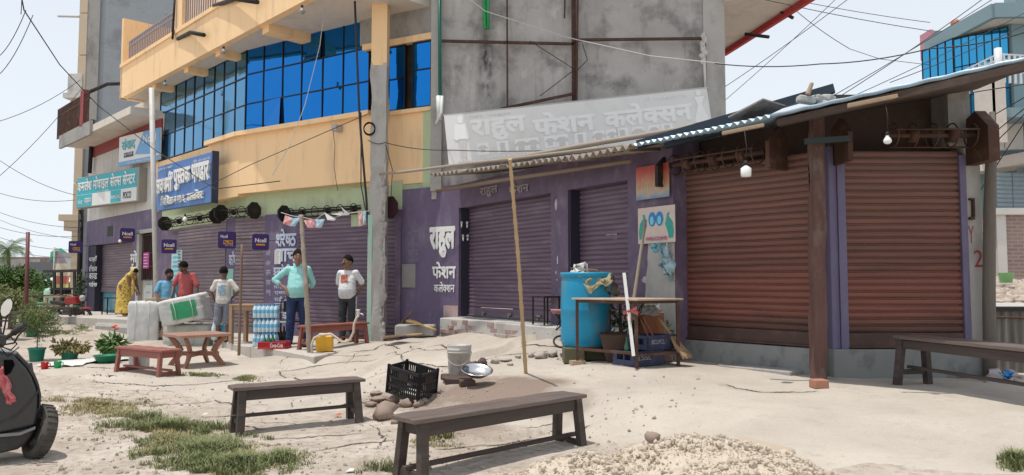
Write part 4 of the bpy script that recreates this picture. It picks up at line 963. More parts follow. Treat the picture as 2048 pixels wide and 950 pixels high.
# hanging square telecom signs
NP = mat('deep_violet_plastic', (.045, .012, .13), .4, bump=0); OR = mat('orange_strip', (.75, .33, .05), .5, bump=0)
def ncell(u, v, Y, px, kind, label, rz=R(28)):
    c = P(u, v, Y); s = px*Y/1500
    o = thing('hanging_sign', c, label, 'hanging sign', rz, 'small square telecom signs hung from the shopfronts')
    n = 5; pts = []
    for cx, cz, a0 in ((1, 1, 0), (-1, 1, 90), (-1, -1, 180), (1, -1, 270)):
        for k in range(n): t = R(a0+90*k/(n-1)); pts.append((cx*s*.38+s*.12*math.cos(t), cz*s*.38+s*.12*math.sin(t)))
    MB().prism(pts, -.02, .02, 'y').build('panel', NP, o)
    MB().bx(s*.5, s*.5+.35, -.008, .008, s*.1, s*.13).build('bracket', DARK, o)
    if kind == 0:
        write('lettering', 'Ncell', WHT, o, -s*.33, s*.33, -s*.02, s*.22, -.024, .03)
        MB().bx(-s*.27, s*.27, -.026, -.02, -s*.22, -s*.12).build('orange_strip', OR, o)
    else:
        write('lettering', 'Ncell', WHT, o, -s*.36, s*.02, s*.12, s*.30, -.024, .02)
        MB().bx(-s*.2, s*.32, -.026, -.02, -s*.26, -s*.02).build('orange_strip', OR, o)
        write('lettering', 'Rs.99', NAVY, o, -s*.16, s*.28, -s*.22, -s*.06, -.03, .02); write('lettering', 'SMS *17123#', WHT, o, -s*.1, s*.35, -s*.36, -s*.30, -.024, 0)
    return o
ncell(255, 470, 22.6, 27, 0, 'square violet Ncell sign over the leftmost shutter beside the white pole')
ncell(338, 493, 18.6, 28, 0, 'square violet Ncell sign between the white pole and the next shutter')
ncell(454, 480, 17.2, 34, 1, 'square violet Rs.99 sign over the pier between the two narrow shutters')
ncell(521, 484, 16.4, 32, 0, 'square violet Ncell sign at the right side of the narrow shutter')
ncell(151, 494, 25.8, 24, 1, 'violet Rs.99 sign half hidden past the far left corner of the shops')
# small notices
def notice(u0, u1, v0, v1, pl, off, m, label, name='notice', lines=6, lm=None, cat='notice'):
    s0, s1 = pl.s(u0, (v0+v1)/2, off), pl.s(u1, (v0+v1)/2, off); um = (u0+u1)/2; z0, z1 = pl.z(um, v1, off), pl.z(um, v0, off)
    o = thing(name, pl.w(s0, z0, off), label, cat, pl.rz); w, h = s1-s0, z1-z0
    MB().bx(0, w, 0, .006, 0, h).build('sheet', m, o)
    lb = MB(); rnd = random.Random(int(u0))
    for k in range(lines):
        z = h*(1-(k+.6)/(lines+.3)); lb.bx(w*.12, w*rnd.uniform(.6, .88), -.003, 0, z-h*.02, z+h*.02)
    if lines: lb.build('printed_lines', lm or NAVY, o)
    return o
notice(342, 363, 500, 612, PLf, .05, mat('pale_aqua_paper', (.50, .64, .66), .7, bump=0), 'tall pale aqua printed notice on the pier behind the two standing men', lines=12, lm=mat('teal_ink', (.10, .48, .58), .5, bump=0))
notice(286, 298, 505, 537, PO, -.04, mat('magenta_paper', (.50, .03, .28), .5, bump=0), 'magenta poster on the window grille beside the leftmost shop', name='poster', lines=5, lm=WHT)
notice(549, 561, 500, 528, PR, .08, WP, 'white paper sheet pasted over the painted shop name', lines=7, lm=mat('grey_ink', (.4, .4, .42), .6, bump=0))
notice(290, 306, 560, 610, PO, -.08, mat('torn_paper', (.55, .62, .62), .8, c3=(.38, .4, .38), s3=8), 'torn pale paper stuck on the door below the window grille', lines=3, lm=mat('grey_ink', (.4, .4, .42), .6, bump=0))
# faded white fashion signboard
Yb = 14.0; a = P(900, 332, Yb); b = P(1428, 276, Yb); d = b-a; w = d.length; t_ = math.atan2(d.z, d.x); h = .98
o = thing('faded_signboard', a, 'long faded white clothes shop signboard leaning crooked above the awning', 'signboard'); o.rotation_euler = Euler((R(-4), -t_, 0))
FW = mat('sun_bleached_board', (.76, .755, .73), .75, c2=(.68, .67, .64), scale=2, bump=0, c3=(.58, .56, .52), s3=1.3, amt3=.5)
F1 = mat('bleached_lettering', (.88, .87, .85), .75, bump=0, amt=.3); F2 = mat('bleached_print', (.66, .64, .61), .75, bump=0, amt=.4)
MB().bx(-.02, w, 0, .05, 0, h).build('panel', FW, o, bevel=.004)
MB().bx(-.04, w+.02, .0, .07, h, h+.025).build('frame_rail', mat('tin_edge', (.5, .48, .45), .5), o)
write('lettering', 'राहुल', F1, o, w*.095, w*.30, h*.42, h*.84, -.006, .045); write('lettering', 'फेशन', F1, o, w*.33, w*.56, h*.42, h*.84, -.006, .045); write('lettering', 'कलेक~सन', F1, o, w*.60, w*.93, h*.42, h*.84, -.006, .045)
write('lettering', 'मो. 9816839129', F1, o, w*.76, w*.92, h*.87, h*.95, -.006, .02); write('lettering', 'प~रो. राहुल', F2, o, w*.09, w*.25, h*.88, h*.94, -.006, .0)
write('lettering', 'नोट : हामी कहाँ रेडीमेड सुन~दर िमल~छ', F1, o, w*.03, w*.60, h*.03, h*.12, -.006, .02)
def sil(parts, x, z, s, m, nm='printed_garment'):
    g = MB()
    for pl_ in parts: g.prism([(x+p*s, z+q*s) for p, q in pl_], -.008, -.004, 'y')
    g.build(nm, m, o)
SHIRT = [[(-.3, 0), (.3, 0), (.3, .5), (.55, .4), (.62, .6), (.25, .9), (-.25, .9), (-.62, .6), (-.55, .4), (-.3, .5)]]
PANT = [[(-.22, 0), (-.04, 0), (0, .6), (.04, 0), (.22, 0), (.25, .95), (-.25, .95)]]
fig = [[(-.16, 0), (-.03, 0), (0, .9), (.03, 0), (.16, 0), (.22, 1.05), (-.22, 1.05)]]; fig2 = [[(-.28, 1.0), (.28, 1.0), (.42, 1.1), (.3, 1.9), (-.3, 1.9), (-.42, 1.1)], [(-.12, 1.95), (.12, 1.95), (.15, 2.25), (0, 2.35), (-.15, 2.25)]]
sil(fig, w*.055, h*.12, h*.36, F2, 'printed_figure'); sil(fig2, w*.055, h*.12, h*.36, F1, 'printed_figure')
sil([[(-.45, 0), (.45, 0), (.12, 1.0), (.3, 1.5), (-.3, 1.5), (-.12, 1.0)], [(-.12, 1.55), (.12, 1.55), (.14, 1.85), (-.14, 1.85)]], w*.965, h*.34, h*.34, F1, 'printed_figure')
for k, (x, kind) in enumerate(((.13, 1), (.205, 2), (.275, 0), (.32, 0), (.385, 1), (.43, 0), (.50, 2), (.57, 0), (.62, 1), (.66, 2), (.72, 0), (.78, 1), (.83, 2))):
    MB().bx(w*(x-.022), w*(x+.022), -.004, -.001, h*.15, h*.38).build('printed_box', F1, o)
    sil(SHIRT if kind == 0 else (PANT if kind == 2 else SHIRT), w*x, h*(.16 if kind != 1 else .2), h*.20*(1 if kind != 1 else .75), F2)
# posters at the kiosk's left
def plain_poster(u0, u1, v0, v1, label, m):
    s0, s1 = PQ.s(u0, (v0+v1)/2, .06), PQ.s(u1, (v0+v1)/2, .06); um = (u0+u1)/2; z0, z1 = PQ.z(um, v1, .06), PQ.z(um, v0, .06)
    o = thing('poster', PQ.w(s0, z0, .06), label, 'poster', PQ.rz); MB().bx(0, s1-s0, 0, .008, 0, z1-z0).build('sheet', m, o); return o, s1-s0, z1-z0
def grad_mat(name, stops, h):
    M = bpy.data.materials.new(name); M.use_nodes = True; nt = M.node_tree; b = nt.nodes['Principled BSDF']; L = nt.links; b.inputs['Roughness'].default_value = .45
    tc = N(nt, 'ShaderNodeTexCoord'); sx = N(nt, 'ShaderNodeSeparateXYZ'); L.new(tc.outputs['Object'], sx.inputs[0]); nn = N(nt, 'ShaderNodeTexNoise'); nn.inputs['Scale'].default_value = 7; L.new(tc.outputs['Object'], nn.inputs[0])
    v = add_math(nt, 'ADD', add_math(nt, 'DIVIDE', sx.outputs[2], h), add_math(nt, 'MULTIPLY', add_math(nt, 'SUBTRACT', nn.outputs[0], .5), .5)); cr = N(nt, 'ShaderNodeValToRGB'); L.new(v, cr.inputs[0])
    e = cr.color_ramp.elements; e[0].position = stops[0][0]; e[0].color = (*stops[0][1], 1); e[1].position = stops[-1][0]; e[1].color = (*stops[-1][1], 1)
    for p, c in stops[1:-1]: q = e.new(p); q.color = (*c, 1)
    L.new(cr.outputs[0], b.inputs['Base Color']); return M
o, w, h = plain_poster(1272, 1338, 330, 397, 'faded red and blue scenery poster under the awning left of the kiosk', grad_mat('sunset_print', [(0, (.14, .25, .38)), (.25, (.45, .36, .26)), (.5, (.50, .22, .12)), (1, (.42, .05, .04))], .42))
g = MB()
for k in range(9): x = w*(.1+.09*k); g.beam((x, -.004, h*.35), (x+.02, -.004, h*(.55+.1*math.sin(k*2))), .008, .003, up=(0, 1, 0))
g.build('scribble', mat('cream_ink', (.6, .5, .35), .6, bump=0), o)
o, w, h = plain_poster(1276, 1350, 413, 486, 'pale WELCOME poster with two teal peacocks left of the kiosk', mat('cream_print', (.62, .55, .46), .5, c2=(.62, .42, .40), amt=.8, scale=9, bump=0, c3=(.35, .52, .50), s3=7, amt3=.5))
TEAL = mat('teal_print', (.02, .28, .30), .5, c2=(.05, .40, .20), amt=.8, scale=40, bump=0); BLP = mat('blue_print', (.03, .22, .55), .5, bump=0)
for sx_ in (-1, 1):
    g = MB(); cx = w*.5+sx_*w*.30
    g.prism([(cx+sx_*w*a, h*b) for a, b in ((.0, .78), (.06, .82), (.04, .7), (.14, .55), (.17, .3), (.15, .12), (.05, .12), (.0, .35), (-.05, .5), (-.02, .62))], -.006, -.001, 'y'); g.build('peacock', TEAL, o)
    g = MB(); g.prism([(w*.5+sx_*w*.10+w*.10*math.cos(R(t)), h*.66+h*.20*math.sin(R(t))) for t in range(0, 360, 30)], -.006, -.001, 'y'); g.build('blue_arch', BLP, o)
    g = MB(); g.prism([(w*.5+sx_*w*.10+w*.05*math.cos(R(t)), h*.62+h*.12*math.sin(R(t))) for t in range(0, 360, 30)], -.009, -.0065, 'y'); g.build('arch_light', mat('aqua_print', (.2, .6, .65), .5, bump=0), o)
write('lettering', 'WELCOME', mat('pink_ink', (.60, .16, .25), .5, bump=0), o, w*.22, w*.80, h*.08, h*.17, -.01, .03)
# bunting
bn = thing('bunting', P(650, 425, 14.2), 'string of red white and blue paper flags hung before the wide purple shutter', 'bunting')
L0 = bn.location; RW = mat('red_white_paper', (.62, .06, .05), .6, c2=(.75, .70, .68), amt=1, scale=14, bump=0); CW = mat('blue_white_paper', (.10, .42, .62), .6, c2=(.75, .72, .68), amt=1, scale=12, bump=0)
pts = [P(u, v, 14.2)-L0 for u, v in ((562, 425), (585, 432), (603, 434), (630, 440), (650, 426), (668, 436), (690, 428), (715, 424), (738, 422))]
MB().tube(pts, .005, 4).build('string', WP, bn)
for q, m in (([(570, 430), (586, 436), (582, 453), (566, 447)], RW), ([(586, 436), (603, 434), (590, 453), (580, 452)], CW), ([(607, 440), (628, 438), (640, 456), (615, 455)], RW), ([(628, 438), (650, 438), (643, 455), (632, 455)], CW), ([(648, 424), (672, 438), (668, 442), (655, 440)], WP), ([(660, 428), (684, 424), (700, 430), (680, 431)], WP), ([(681, 413), (700, 428), (692, 430)], WP), ([(716, 425), (724, 424), (727, 450), (718, 453)], RW), ([(724, 424), (732, 422), (732, 444), (727, 450)], CW)):
    v_ = [P(u, v, 14.2-.03*(i % 2))-L0 for i, (u, v) in enumerate(q)]; f = MB(); f.add(v_+[p+Vector((0, .003, 0)) for p in v_], [(0, 1, 2, 3), (7, 6, 5, 4)] if len(q) == 4 else [(0, 1, 2), (5, 4, 3)]); f.build('flag', m, bn)
# bulbs
BULB = mat('frosted_bulb', (.82, .82, .80), .25, amt=.0, bump=0, spec=.5)
GREYB = mat('grey_bulb', (.30, .29, .27), .4, bump=0)  # darker grey version of the bulb colour for the balcony soffit
def bulb(u, v, Y, px, vtop, label, long=False, g=None):
    s = px*Y/1500; c = P(u, v, Y); o = thing('light_bulb', c, label, 'light bulb', 0, 'bulbs hanging from the eaves')
    if long: pr = [(.0, -.5), (.42, -.48), (.48, -.3), (.48, .28), (.3, .42), (.17, .5), (.17, .7)]
    else: pr = [(0, -.5), (.25, -.46), (.42, -.3), (.48, -.12), (.40, .1), (.26, .3), (.18, .42), (.18, .55)]
    MB().lathe([(r_*s, z*s) for r_, z in pr], n=16).build('glass', g or BULB, o)
    MB().lathe([(.19*s, .55*s), (.21*s, .6*s), (.21*s, .95*s), (.1*s, 1.0*s)], n=12).build('holder', DARK, o)
    zt = P(u, vtop, Y).z-c.z; MB().tube([(0, 0, .95*s), (.01, 0, (zt+s)/2), (0, .02, zt)], .006, 5).build('cord', DARK, o); return o
bulb(1492, 343, 7.75, 22, 262, 'large white cylinder bulb hanging before the left kiosk shutter', True); bulb(1775, 280, 6.9, 17, 205, 'small white bulb hanging before the right kiosk shutter')
bulb(370, 438, 18.2, 10, 428, 'white bulb hanging below the blue bookshop sign'); bulb(240, 482, 22.4, 7, 460, 'white bulb beside the Ncell sign of the leftmost shop')
bulb(447, 103, 15.6, 11, 92, 'bulb on the balcony soffit nearest the orange beam', g=GREYB); bulb(330, 168, 19.5, 8, 160, 'bulb on the balcony soffit above the white pole', g=GREYB); bulb(604, 22, 14.5, 13, 10, 'bulb on the balcony soffit above the widest blue windows', g=GREYB)
# ================================================================== DISTANCE, left
BRK = mat('distant_brick', (.25, .17, .15), .9, c2=(.20, .14, .13), scale=1, c3=(.32, .28, .26), s3=.4, amt3=.6)
def leafm(name, c, c2): return mat(name, c, .6, c2=c2, scale=2, amt=1, bump=0, spec=.3)
LF1 = leafm('leaf_green', (.06, .13, .03), (.11, .19, .05)); LF2 = leafm('leaf_olive', (.12, .15, .05), (.19, .20, .08)); LF3 = leafm('leaf_dark', (.03, .07, .02), (.05, .10, .03))
BARK = mat('bark', (.13, .10, .07), .9, bump=.4)
def leaves(clumps, n, size, seed, droop=.2, asp=.45):
    "clumps: [(centre, (rx, ry, rz))]; many small folded leaf faces through the volume, denser near the surface"
    rnd = random.Random(seed); mb = MB(); tot = sum(r[0]*r[2]*r[1] for c, r in clumps)
    for c, r in clumps:
        for _ in range(max(6, int(n*(r[0]*r[1]*r[2])/tot))):
            while True:
                d = Vector((rnd.gauss(0, 1), rnd.gauss(0, 1), rnd.gauss(0, 1)))
                if d.length > .01: break
            d.normalize(); q = rnd.random()**.45*(1+.25*noise.noise(d*2.5+Vector(c)))
            p = Vector((c[0]+d.x*r[0]*q, c[1]+d.y*r[1]*q, c[2]+d.z*r[2]*q))
            f = (d+Vector((rnd.uniform(-.8, .8), rnd.uniform(-.8, .8), rnd.uniform(-.8, .5)))).normalized(); f.z -= droop; f.normalize()
            s_ = f.cross(Vector((rnd.uniform(-1, 1), rnd.uniform(-1, 1), 1))).normalized(); L = size*rnd.uniform(.6, 1.3); wv = s_*L*asp*.5; up = f.cross(s_)*L*.12
            mb.add([p, p+f*L*.5+wv+up, p+f*L, p+f*L*.5-wv+up], [(0, 1, 2), (0, 2, 3)])
    return mb
fb = thing('brick_building', (-60, 78, 0), 'long unplastered brick building far away at the left edge', 'building')
x0, x1 = P(-260, 560, 78).x+60, P(86, 560, 78).x+60
m_ = MB(); zt = P(50, 514, 78).z; m_.bx(x0, x1, 0, 14, 0, zt); m_.build('wall', BRK, fb); MB().bx(x0-.2, x1-.3, -.15, 0, zt-.9, zt-.2).bx(x0, x1, -.1, 0, zt-4.2, zt-3.9).build('cement_band', CONC, fb)
q = MB()
for u in (-30, 10, 30, 58): xx = P(u, 560, 78).x+60; q.bx(xx-.3, xx+.3, -.12, 0, 0, zt-.9)
q.build('cement_post', CONC, fb)
hs = thing('white_house', (P(140, 560, 55).x, 55, 0), 'small white distant house with a maroon door behind the stall frames', 'house')
ax = P(124, 560, 55).x-hs.location.x; bx_ = P(175, 560, 55).x-hs.location.x
MB().bx(ax, bx_, 0, 6, 0, P(140, 512, 55).z).build('wall', mat('pale_blue_wash', (.56, .60, .62), .9, c3=(.35, .3, .25), s3=.8, amt3=.7), hs)
dx = P(137, 560, 55).x-hs.location.x; MB().bx(dx-.25, dx+.35, -.06, 0, .2, 2.3).build('door', MAROON, hs); MB().bx(ax-.1, bx_, -.2, .1, P(140, 512, 55).z, P(140, 511, 55).z+.2).build('roof_edge', CONC, hs)
sh = thing('shed', (P(105, 580, 48).x, 48, 0), 'low shed with a white sheet roof among the distant bushes', 'shed')
MB().hull([(-1.3, -1.5, 1.0), (1.3, -1.5, 1.2), (1.3, 1.5, 1.7), (-1.0, 1.5, 1.7)], [(-1.3, -1.5, 1.05), (1.3, -1.5, 1.25), (1.3, 1.5, 1.75), (-1.0, 1.5, 1.75)]).build('roof', WHITEW, sh)
MB().bx(-1, 1.2, -1, 1, 0, 1.2).build('wall', BRK, sh)
dk = thing('dark_house', (P(95, 560, 66).x, 66, 0), 'dark low distant house with a green water tank on top', 'house')
zz = P(95, 524, 66).z; MB().bx(-2, 3.2, 0, 6, 0, zz).build('wall', mat('dark_block', (.16, .17, .17), .9), dk); MB().lathe([(.6, zz), (.65, zz+.1), (.65, zz+.9), (.3, zz+1.15), (.25, zz+1.25)], n=16, M=Matrix.Translation((.3, 1, 0))).build('water_tank', mat('green_tank', (.05, .28, .18), .5), dk)
# palm
pm_ = thing('palm_tree', (P(14, 540, 70).x, 70, 0), 'coconut palm rising behind the long brick building', 'palm')
hz = P(14, 497, 70).z
MB().tube([(0, 0, 0), (.2, 0, hz*.5), (0, 0, hz)], [.25, .18, .14], 8).build('trunk', BARK, pm_)
fr_ = MB(); rnd = random.Random(2)
for k in range(22):
    a_ = k*2.4; el = rnd.uniform(-.3, 1.1); L = rnd.uniform(2.0, 2.7); prev = Vector((0, 0, hz)); d = Vector((math.cos(a_)*math.cos(el), math.sin(a_)*math.cos(el), math.sin(el)))
    for j in range(14):
        nx_ = prev+d*(L/14); d = (d+Vector((0, 0, -.13))).normalized(); sd = d.cross(Vector((0, 0, 1))).normalized(); wl = .60*math.sin(math.pi*(j+1.5)/16)
        for sg in (-1, 1):
            for h_ in (0, .5): b0_ = prev.lerp(nx_, h_); fr_.add([b0_, b0_+d*.045, b0_+sd*sg*wl+Vector((0, 0, -wl*.6))+d*.2], [(0, 1, 2)])
        prev = nx_
fr_.build('crown', LF1, pm_)
def bush(u, v, Y, rx, rz_, n, size, m, label, seed, name='bush', ry=None, cat='bush', sub=5):
    c = P(u, v, Y); g = Vector((c.x, Y, 0)); rnd = random.Random(seed)
    o = thing(name, g, label, cat); cl = []
    for k in range(sub):
        a_ = rnd.uniform(0, 6.28); q = rnd.uniform(.2, .6); cl.append(((math.cos(a_)*rx*q, math.sin(a_)*(ry or rx)*q, max(rz_*.35, c.z+rnd.uniform(-.45, .5)*rz_)), (rx*rnd.uniform(.4, .62), (ry or rx)*.5, rz_*rnd.uniform(.4, .6))))
    leaves(cl, n, size, seed).build('foliage', m, o)
    st = MB()
    for c_, r_ in cl: st.tube([(0, 0, 0), (c_[0]*.4, c_[1]*.4, c_[2]*.5), c_], [.06, .04, .015], 5)
    st.build('stem', BARK, o); return o
bush(14, 570, 30, 1.2, .85, 3400, .17, LF1, 'large green bush at the left edge beyond the potted plants', 1, sub=8)
bush(-30, 590, 27, 1.2, .7, 1500, .16, LF2, 'bush cut off by the left edge of the frame', 2)
bush(78, 582, 44, 1.9, .75, 1800, .22, LF3, 'dark bush behind the left green fence post', 3); bush(90, 590, 40, 1.4, .5, 1000, .2, LF1, 'low bush between the two pale green fence posts', 4)
bush(30, 568, 62, 3.6, .7, 1400, .28, LF3, 'wide hedge tree in front of the brick building', 5); bush(112, 566, 60, 2, .9, 900, .3, LF3, 'small dark tree behind the flag', 6)
bush(22, 603, 20, .8, .35, 1200, .10, LF2, 'scrubby olive weeds beside the left stall rail', 7)
gp = thing('_', (0, 0, 0), '', ''); bpy.data.objects.remove(gp)
for i, u in enumerate((56, 98)):
    o = thing('fence_post', (P(u, 590, 36).x, 36, 0), ['pale green fence post nearer the left edge', 'pale green fence post nearer the flag'][i], 'post', 0, 'pale green fence posts'); MB().lathe([(.22, 0), (.22, 1.0), (.16, 1.12), (0, 1.16)], n=12).build('post', mat('mint_paint', (.36, .58, .46), .7), o)
o = thing('mint_wall', (P(60, 600, 37).x, 37, 0), 'low pale green boundary wall beyond the road', 'wall'); MB().bx(-9, 6.5, 0, .15, 0, .45).build('wall', mat('mint_paint', (.36, .58, .46), .7), o)
fl_ = thing('flag', (P(105, 610, 38).x, 38, 0), 'tall limp flag on a thin mast beyond the left stalls', 'flag')
zt = P(105, 502, 38).z; MB().tube([(0, 0, 0), (0, 0, zt+.2)], .035, 6).build('mast', CONCL, fl_)
vs = []; 
for j in range(13):
    for i in range(5): vs.append((.02+i*.20*(.35+.65*min(1, j/5)), .10*math.sin(i*1.6+j*.5), zt-j*.21))
ff = [(j*5+i, j*5+i+1, (j+1)*5+i+1, (j+1)*5+i) for j in range(12) for i in range(4)]
m1 = mat('flag_grey', (.32, .27, .30), .8, bump=0); m2 = mat('flag_cream', (.62, .54, .42), .8, bump=0); m3 = mat('flag_red', (.50, .16, .12), .8, bump=0); m4 = mat('flag_yellow', (.55, .5, .18), .8, bump=0)
fg = MB()
for k, f in enumerate(ff): fg.use([m1, m1, m1, m2, m2, m2, m3, m3, m4, m4, m4, m4][k//4]); fg.add([vs[i] for i in f], [(0, 1, 2, 3)], True)
fg.build('cloth', None, fl_)
# stall frames and rails
def frame(label, pts, r, m, name='steel_frame', cat='frame', extra=None):
    b0 = Vector(pts[0][0]); mb = MB()
    for a_, b_ in pts: mb.beam(Vector(a_)-b0, Vector(b_)-b0, r, r)
    if extra: extra(mb, b0)
    o = mb.build(name, m, None); o.location = b0; return tag(o, label, cat)
A_ = lambda u, v, Y: P(u, v, Y)
DI = mat('dull_iron', (.07, .06, .06), .7, m=.2)
o = thing('stall_frame', A_(110, 600, 28), 'dark iron stall frame with a flat top rail beyond the motorbike', 'stall frame'); L0 = o.location
for u in (109, 123, 149): MB().beam(A_(u, 620, 28)-L0, A_(u, 541, 28)-L0, .08, .08).build('post', DI, o)
MB().beam(A_(88, 543, 28)-L0, A_(162, 541, 28)-L0, .12, .1).build('top_rail', DI, o); MB().beam(A_(100, 579, 28)-L0, A_(160, 577, 28)-L0, .08, .06).build('shelf_rail', DI, o); MB().box(A_(122, 582, 28.2)-L0, (.55, .4, .25)).build('crate_block', DARK, o)
def trestle(name, label, u0, u1, vt, vb, Y, m, w=.6, gr=None):
    a_, b_ = A_(u0, vb, Y), A_(u1, vb, Y); z = A_(u0, vt, Y).z-a_.z; L = b_.x-a_.x; o = thing(name, a_, label, 'table', 0, gr)
    MB().bx(-.05, L+.05, -w/2, w/2, z-.05, z).build('top', m, o)
    for x in (.03, L-.03):
        for y in (-w/2+.04, w/2-.04): MB().bx(x-.03, x+.03, y-.03, y+.03, 0, z-.05).build('leg', m, o)
    MB().bx(0, L, -w/2+.02, -w/2+.05, z*.4, z*.4+.04).build('rail', m, o); return o
trestle('iron_rail_table', 'long thin iron framed table beyond the left potted plants', 55, 120, 590, 622, 25, DI)
trestle('wooden_stall_table', 'dull wooden stall table beside the parked motorbike', 101, 128, 592, 624, 24, WOODP)
trestle('low_plank_bench', 'long low dark plank bench before the stall tables', 38, 148, 614, 632, 22, mat('dark_plank', (.07, .055, .05), .8), .35)
trestle('iron_rail_table', 'dark iron bench frame at the left edge behind the scooter mirror', -12, 40, 624, 655, 17.5, DI, .4)
st_ = thing('thin_maroon_pole', A_(52, 640, 19), 'thin maroon steel pole standing at the left beside the potted plants', 'pole'); MB().tube([(0, 0, -.3), A_(56, 464, 19)-st_.location], .045, 8).build('pole', mat('maroon_steel', (.16, .045, .05), .5), st_)
# motorbike
mbk = thing('motorbike', (P(140, 614, 23.3).x, 23.3, .02), 'red and black motorbike parked by the corner of the far left shop', 'motorbike', R(-20))
for x in (-.62, .62):
    w_ = MB(); w_.tube([(x+.27*math.cos(R(t)), 0, .3+.27*math.sin(R(t))) for t in range(0, 361, 20)], .045, 6, cap=False); w_.build('tyre', DARK, mbk)
    w_ = MB()
    for t in range(0, 360, 45): w_.beam((x, 0, .3), (x+.25*math.cos(R(t)), 0, .3+.25*math.sin(R(t))), .012, .012)
    w_.lathe([(.06, -.04), (.06, .04)], n=10, M=Matrix.Translation((x, 0, .3)) @ Matrix.Rotation(R(90), 4, 'X')); w_.build('rim', RAILB, mbk)
MB().hull([(-.15, -.1, .72), (.35, -.08, .74), (.35, .08, .74), (-.15, .1, .72)], [(-.1, -.13, .95), (.3, -.11, .98), (.3, .11, .98), (-.1, .13, .95)]).build('tank', mat('bike_red', (.35, .03, .03), .3), mbk, bevel=.04, seg=2)
MB().hull([(-.75, -.1, .72), (-.1, -.12, .70), (-.1, .12, .70), (-.75, .1, .72)], [(-.8, -.08, .84), (-.1, -.11, .80), (-.1, .11, .80), (-.8, .08, .84)]).build('seat', DARK, mbk, bevel=.03, seg=2)
e_ = MB(); e_.box((.05, 0, .42), (.42, .25, .32)); e_.tube([(.62, 0, .3), (.42, 0, .95), (.38, 0, 1.05)], .03, 6); e_.tube([(.3, -.3, 1.05), (.40, 0, 1.05), (.3, .3, 1.05)], .018, 6); e_.tube([(-.62, .1, .3), (-.1, .1, .4), (.1, .1, .3)], .03, 6); e_.tube([(-.8, -.12, .32), (0, -.12, .26), (.2, -.12, .4)], .035, 6); e_.build('engine', DI, mbk)
MB().ball((.5, 0, .92), (.09, .09, .1), 10).build('headlight', CONCL, mbk)
MB().hull([(.38, -.04, .60), (.85, -.04, .60), (.85, .04, .60), (.38, .04, .60)], [(.42, -.03, .64), (.78, -.03, .66), (.78, .03, .66), (.42, .03, .64)]).build('mudguard', mat('bike_red', (.35, .03, .03), .3), mbk)
# white pole
wp_ = thing('white_pole', G(312, 690), 'white painted steel pole in front of the far left shops', 'pole'); wp_.location = GZ(314, 655, .24); L0 = wp_.location
MB().tube([(0, 0, 0), P(303, 176, L0.y-.3)-L0], .065, 12).build('pole', mat('white_steel', (.60, .59, .57), .5, c3=(.4, .3, .2), s3=4), wp_)
# power lines across the road behind the camera (mirrored in the glass)
BEHIND = True
# ================================================================== DISTANCE, right
TEALP = mat('teal_grey_paint', (.23, .33, .36), .85, c2=(.19, .28, .31), scale=1)
bb = thing('blue_glass_building', (13.2, 22, 0), 'teal building with blue mirror glass and a white balcony rail behind the kiosk', 'building'); L0 = bb.location
PF1 = Plane((12.98, 23.3), (13.2, 22.0)); PF2 = Plane((13.2, 22.0), (14.05, 20.85))
MB().hull([(12.98-L0.x+.1, 1.5, 0), (0.1, 0, 0), (.95, -1.15, 0), (12, -1.15, 0), (12, 6, 0), (3.4, 6, 0)], [(12.98-L0.x+.1, 1.5, 8.8), (0.1, 0, 8.8), (.95, -1.15, 8.8), (12, -1.15, 8.8), (12, 6, 8.8), (3.4, 6, 8.8)]).build('wall', TEALP, bb)
window_grid(PF1, [0, PF1.L*.25, PF1.L*.5, PF1.L*.75, PF1.L-.02], [4.2, 5.3, 6.4, 7.5, 8.7], .03, bb, CYANG); window_grid(PF2, [PF2.L*k/7 for k in range(8)], [6.0, 6.9, 7.8, 8.65], .03, bb, CYANG)
s1_ = [P(1853, 98, 23.5), P(1988, 25, 20.3), P(2200, 25, 20.2)]
z0 = 8.74; poly = [(s1_[0].x-L0.x, s1_[0].y-L0.y), (s1_[1].x-L0.x, s1_[1].y-L0.y), (s1_[2].x-L0.x, s1_[2].y-L0.y), (12, 6), (3.4, 6)]
MB().prism(poly, z0, z0+.12, 'z').build('roof_slab', CREAM, bb)
q = MB(); q.beam((poly[0][0], poly[0][1], z0+.17), (poly[1][0], poly[1][1], z0+.17), .15, .40); q.beam((poly[1][0], poly[1][1], z0+.17), (poly[2][0], poly[2][1], z0+.17), .15, .40); q.build('parapet', TEALP, bb)
qa, qb = P(1866, 60, 24.8).x-L0.x, P(1912, 60, 24.8).x-L0.x; MB().bx(qa, qb, 2.8, 3.4, z0+.1, z0+1.15).build('roof_block', TEALP, bb); MB().bx(1.2, 9, -1.0, -.5, z0+.2, z0+2.4).build('roof_block', TEALP, bb); MB().bx(qa-.12, qa, 2.78, 3.4, z0+.3, z0+1.18).build('pink_edge', mat('pink_paint', (.55, .25, .32), .7), bb); MB().lathe([(.04, z0+.3), (.09, z0+.42), (.13, z0+.52), (.09, z0+.62), (0, z0+.65)], n=12, M=Matrix.Translation((P(1910, 40, 22.3).x-L0.x, .3, 0))).build('clay_pot', mat('orange_clay', (.55, .2, .12), .7), bb)
q = MB(); rp = [P(1926, 142, 22)-L0, P(1996, 108, 19.2)-L0, P(2062, 112, 19.1)-L0]
for a_, b_ in ((rp[0], rp[1]), (rp[1], rp[2])):
    for dz in (0, -.15, -.3, -.45): q.beam(a_+Vector((0, 0, dz)), b_+Vector((0, 0, dz)), .04, .035)
    for k in range(7): p_ = a_.lerp(b_, k/6); q.beam(p_, p_-Vector((0, 0, .75)), .045, .045)
q.tube([rp[1]+Vector((0, 0, .15)), rp[1]-Vector((0, 0, .8))], .09, 8); q.build('balcony_rail', mat('white_rail', (.68, .70, .72), .5, bump=0), bb)
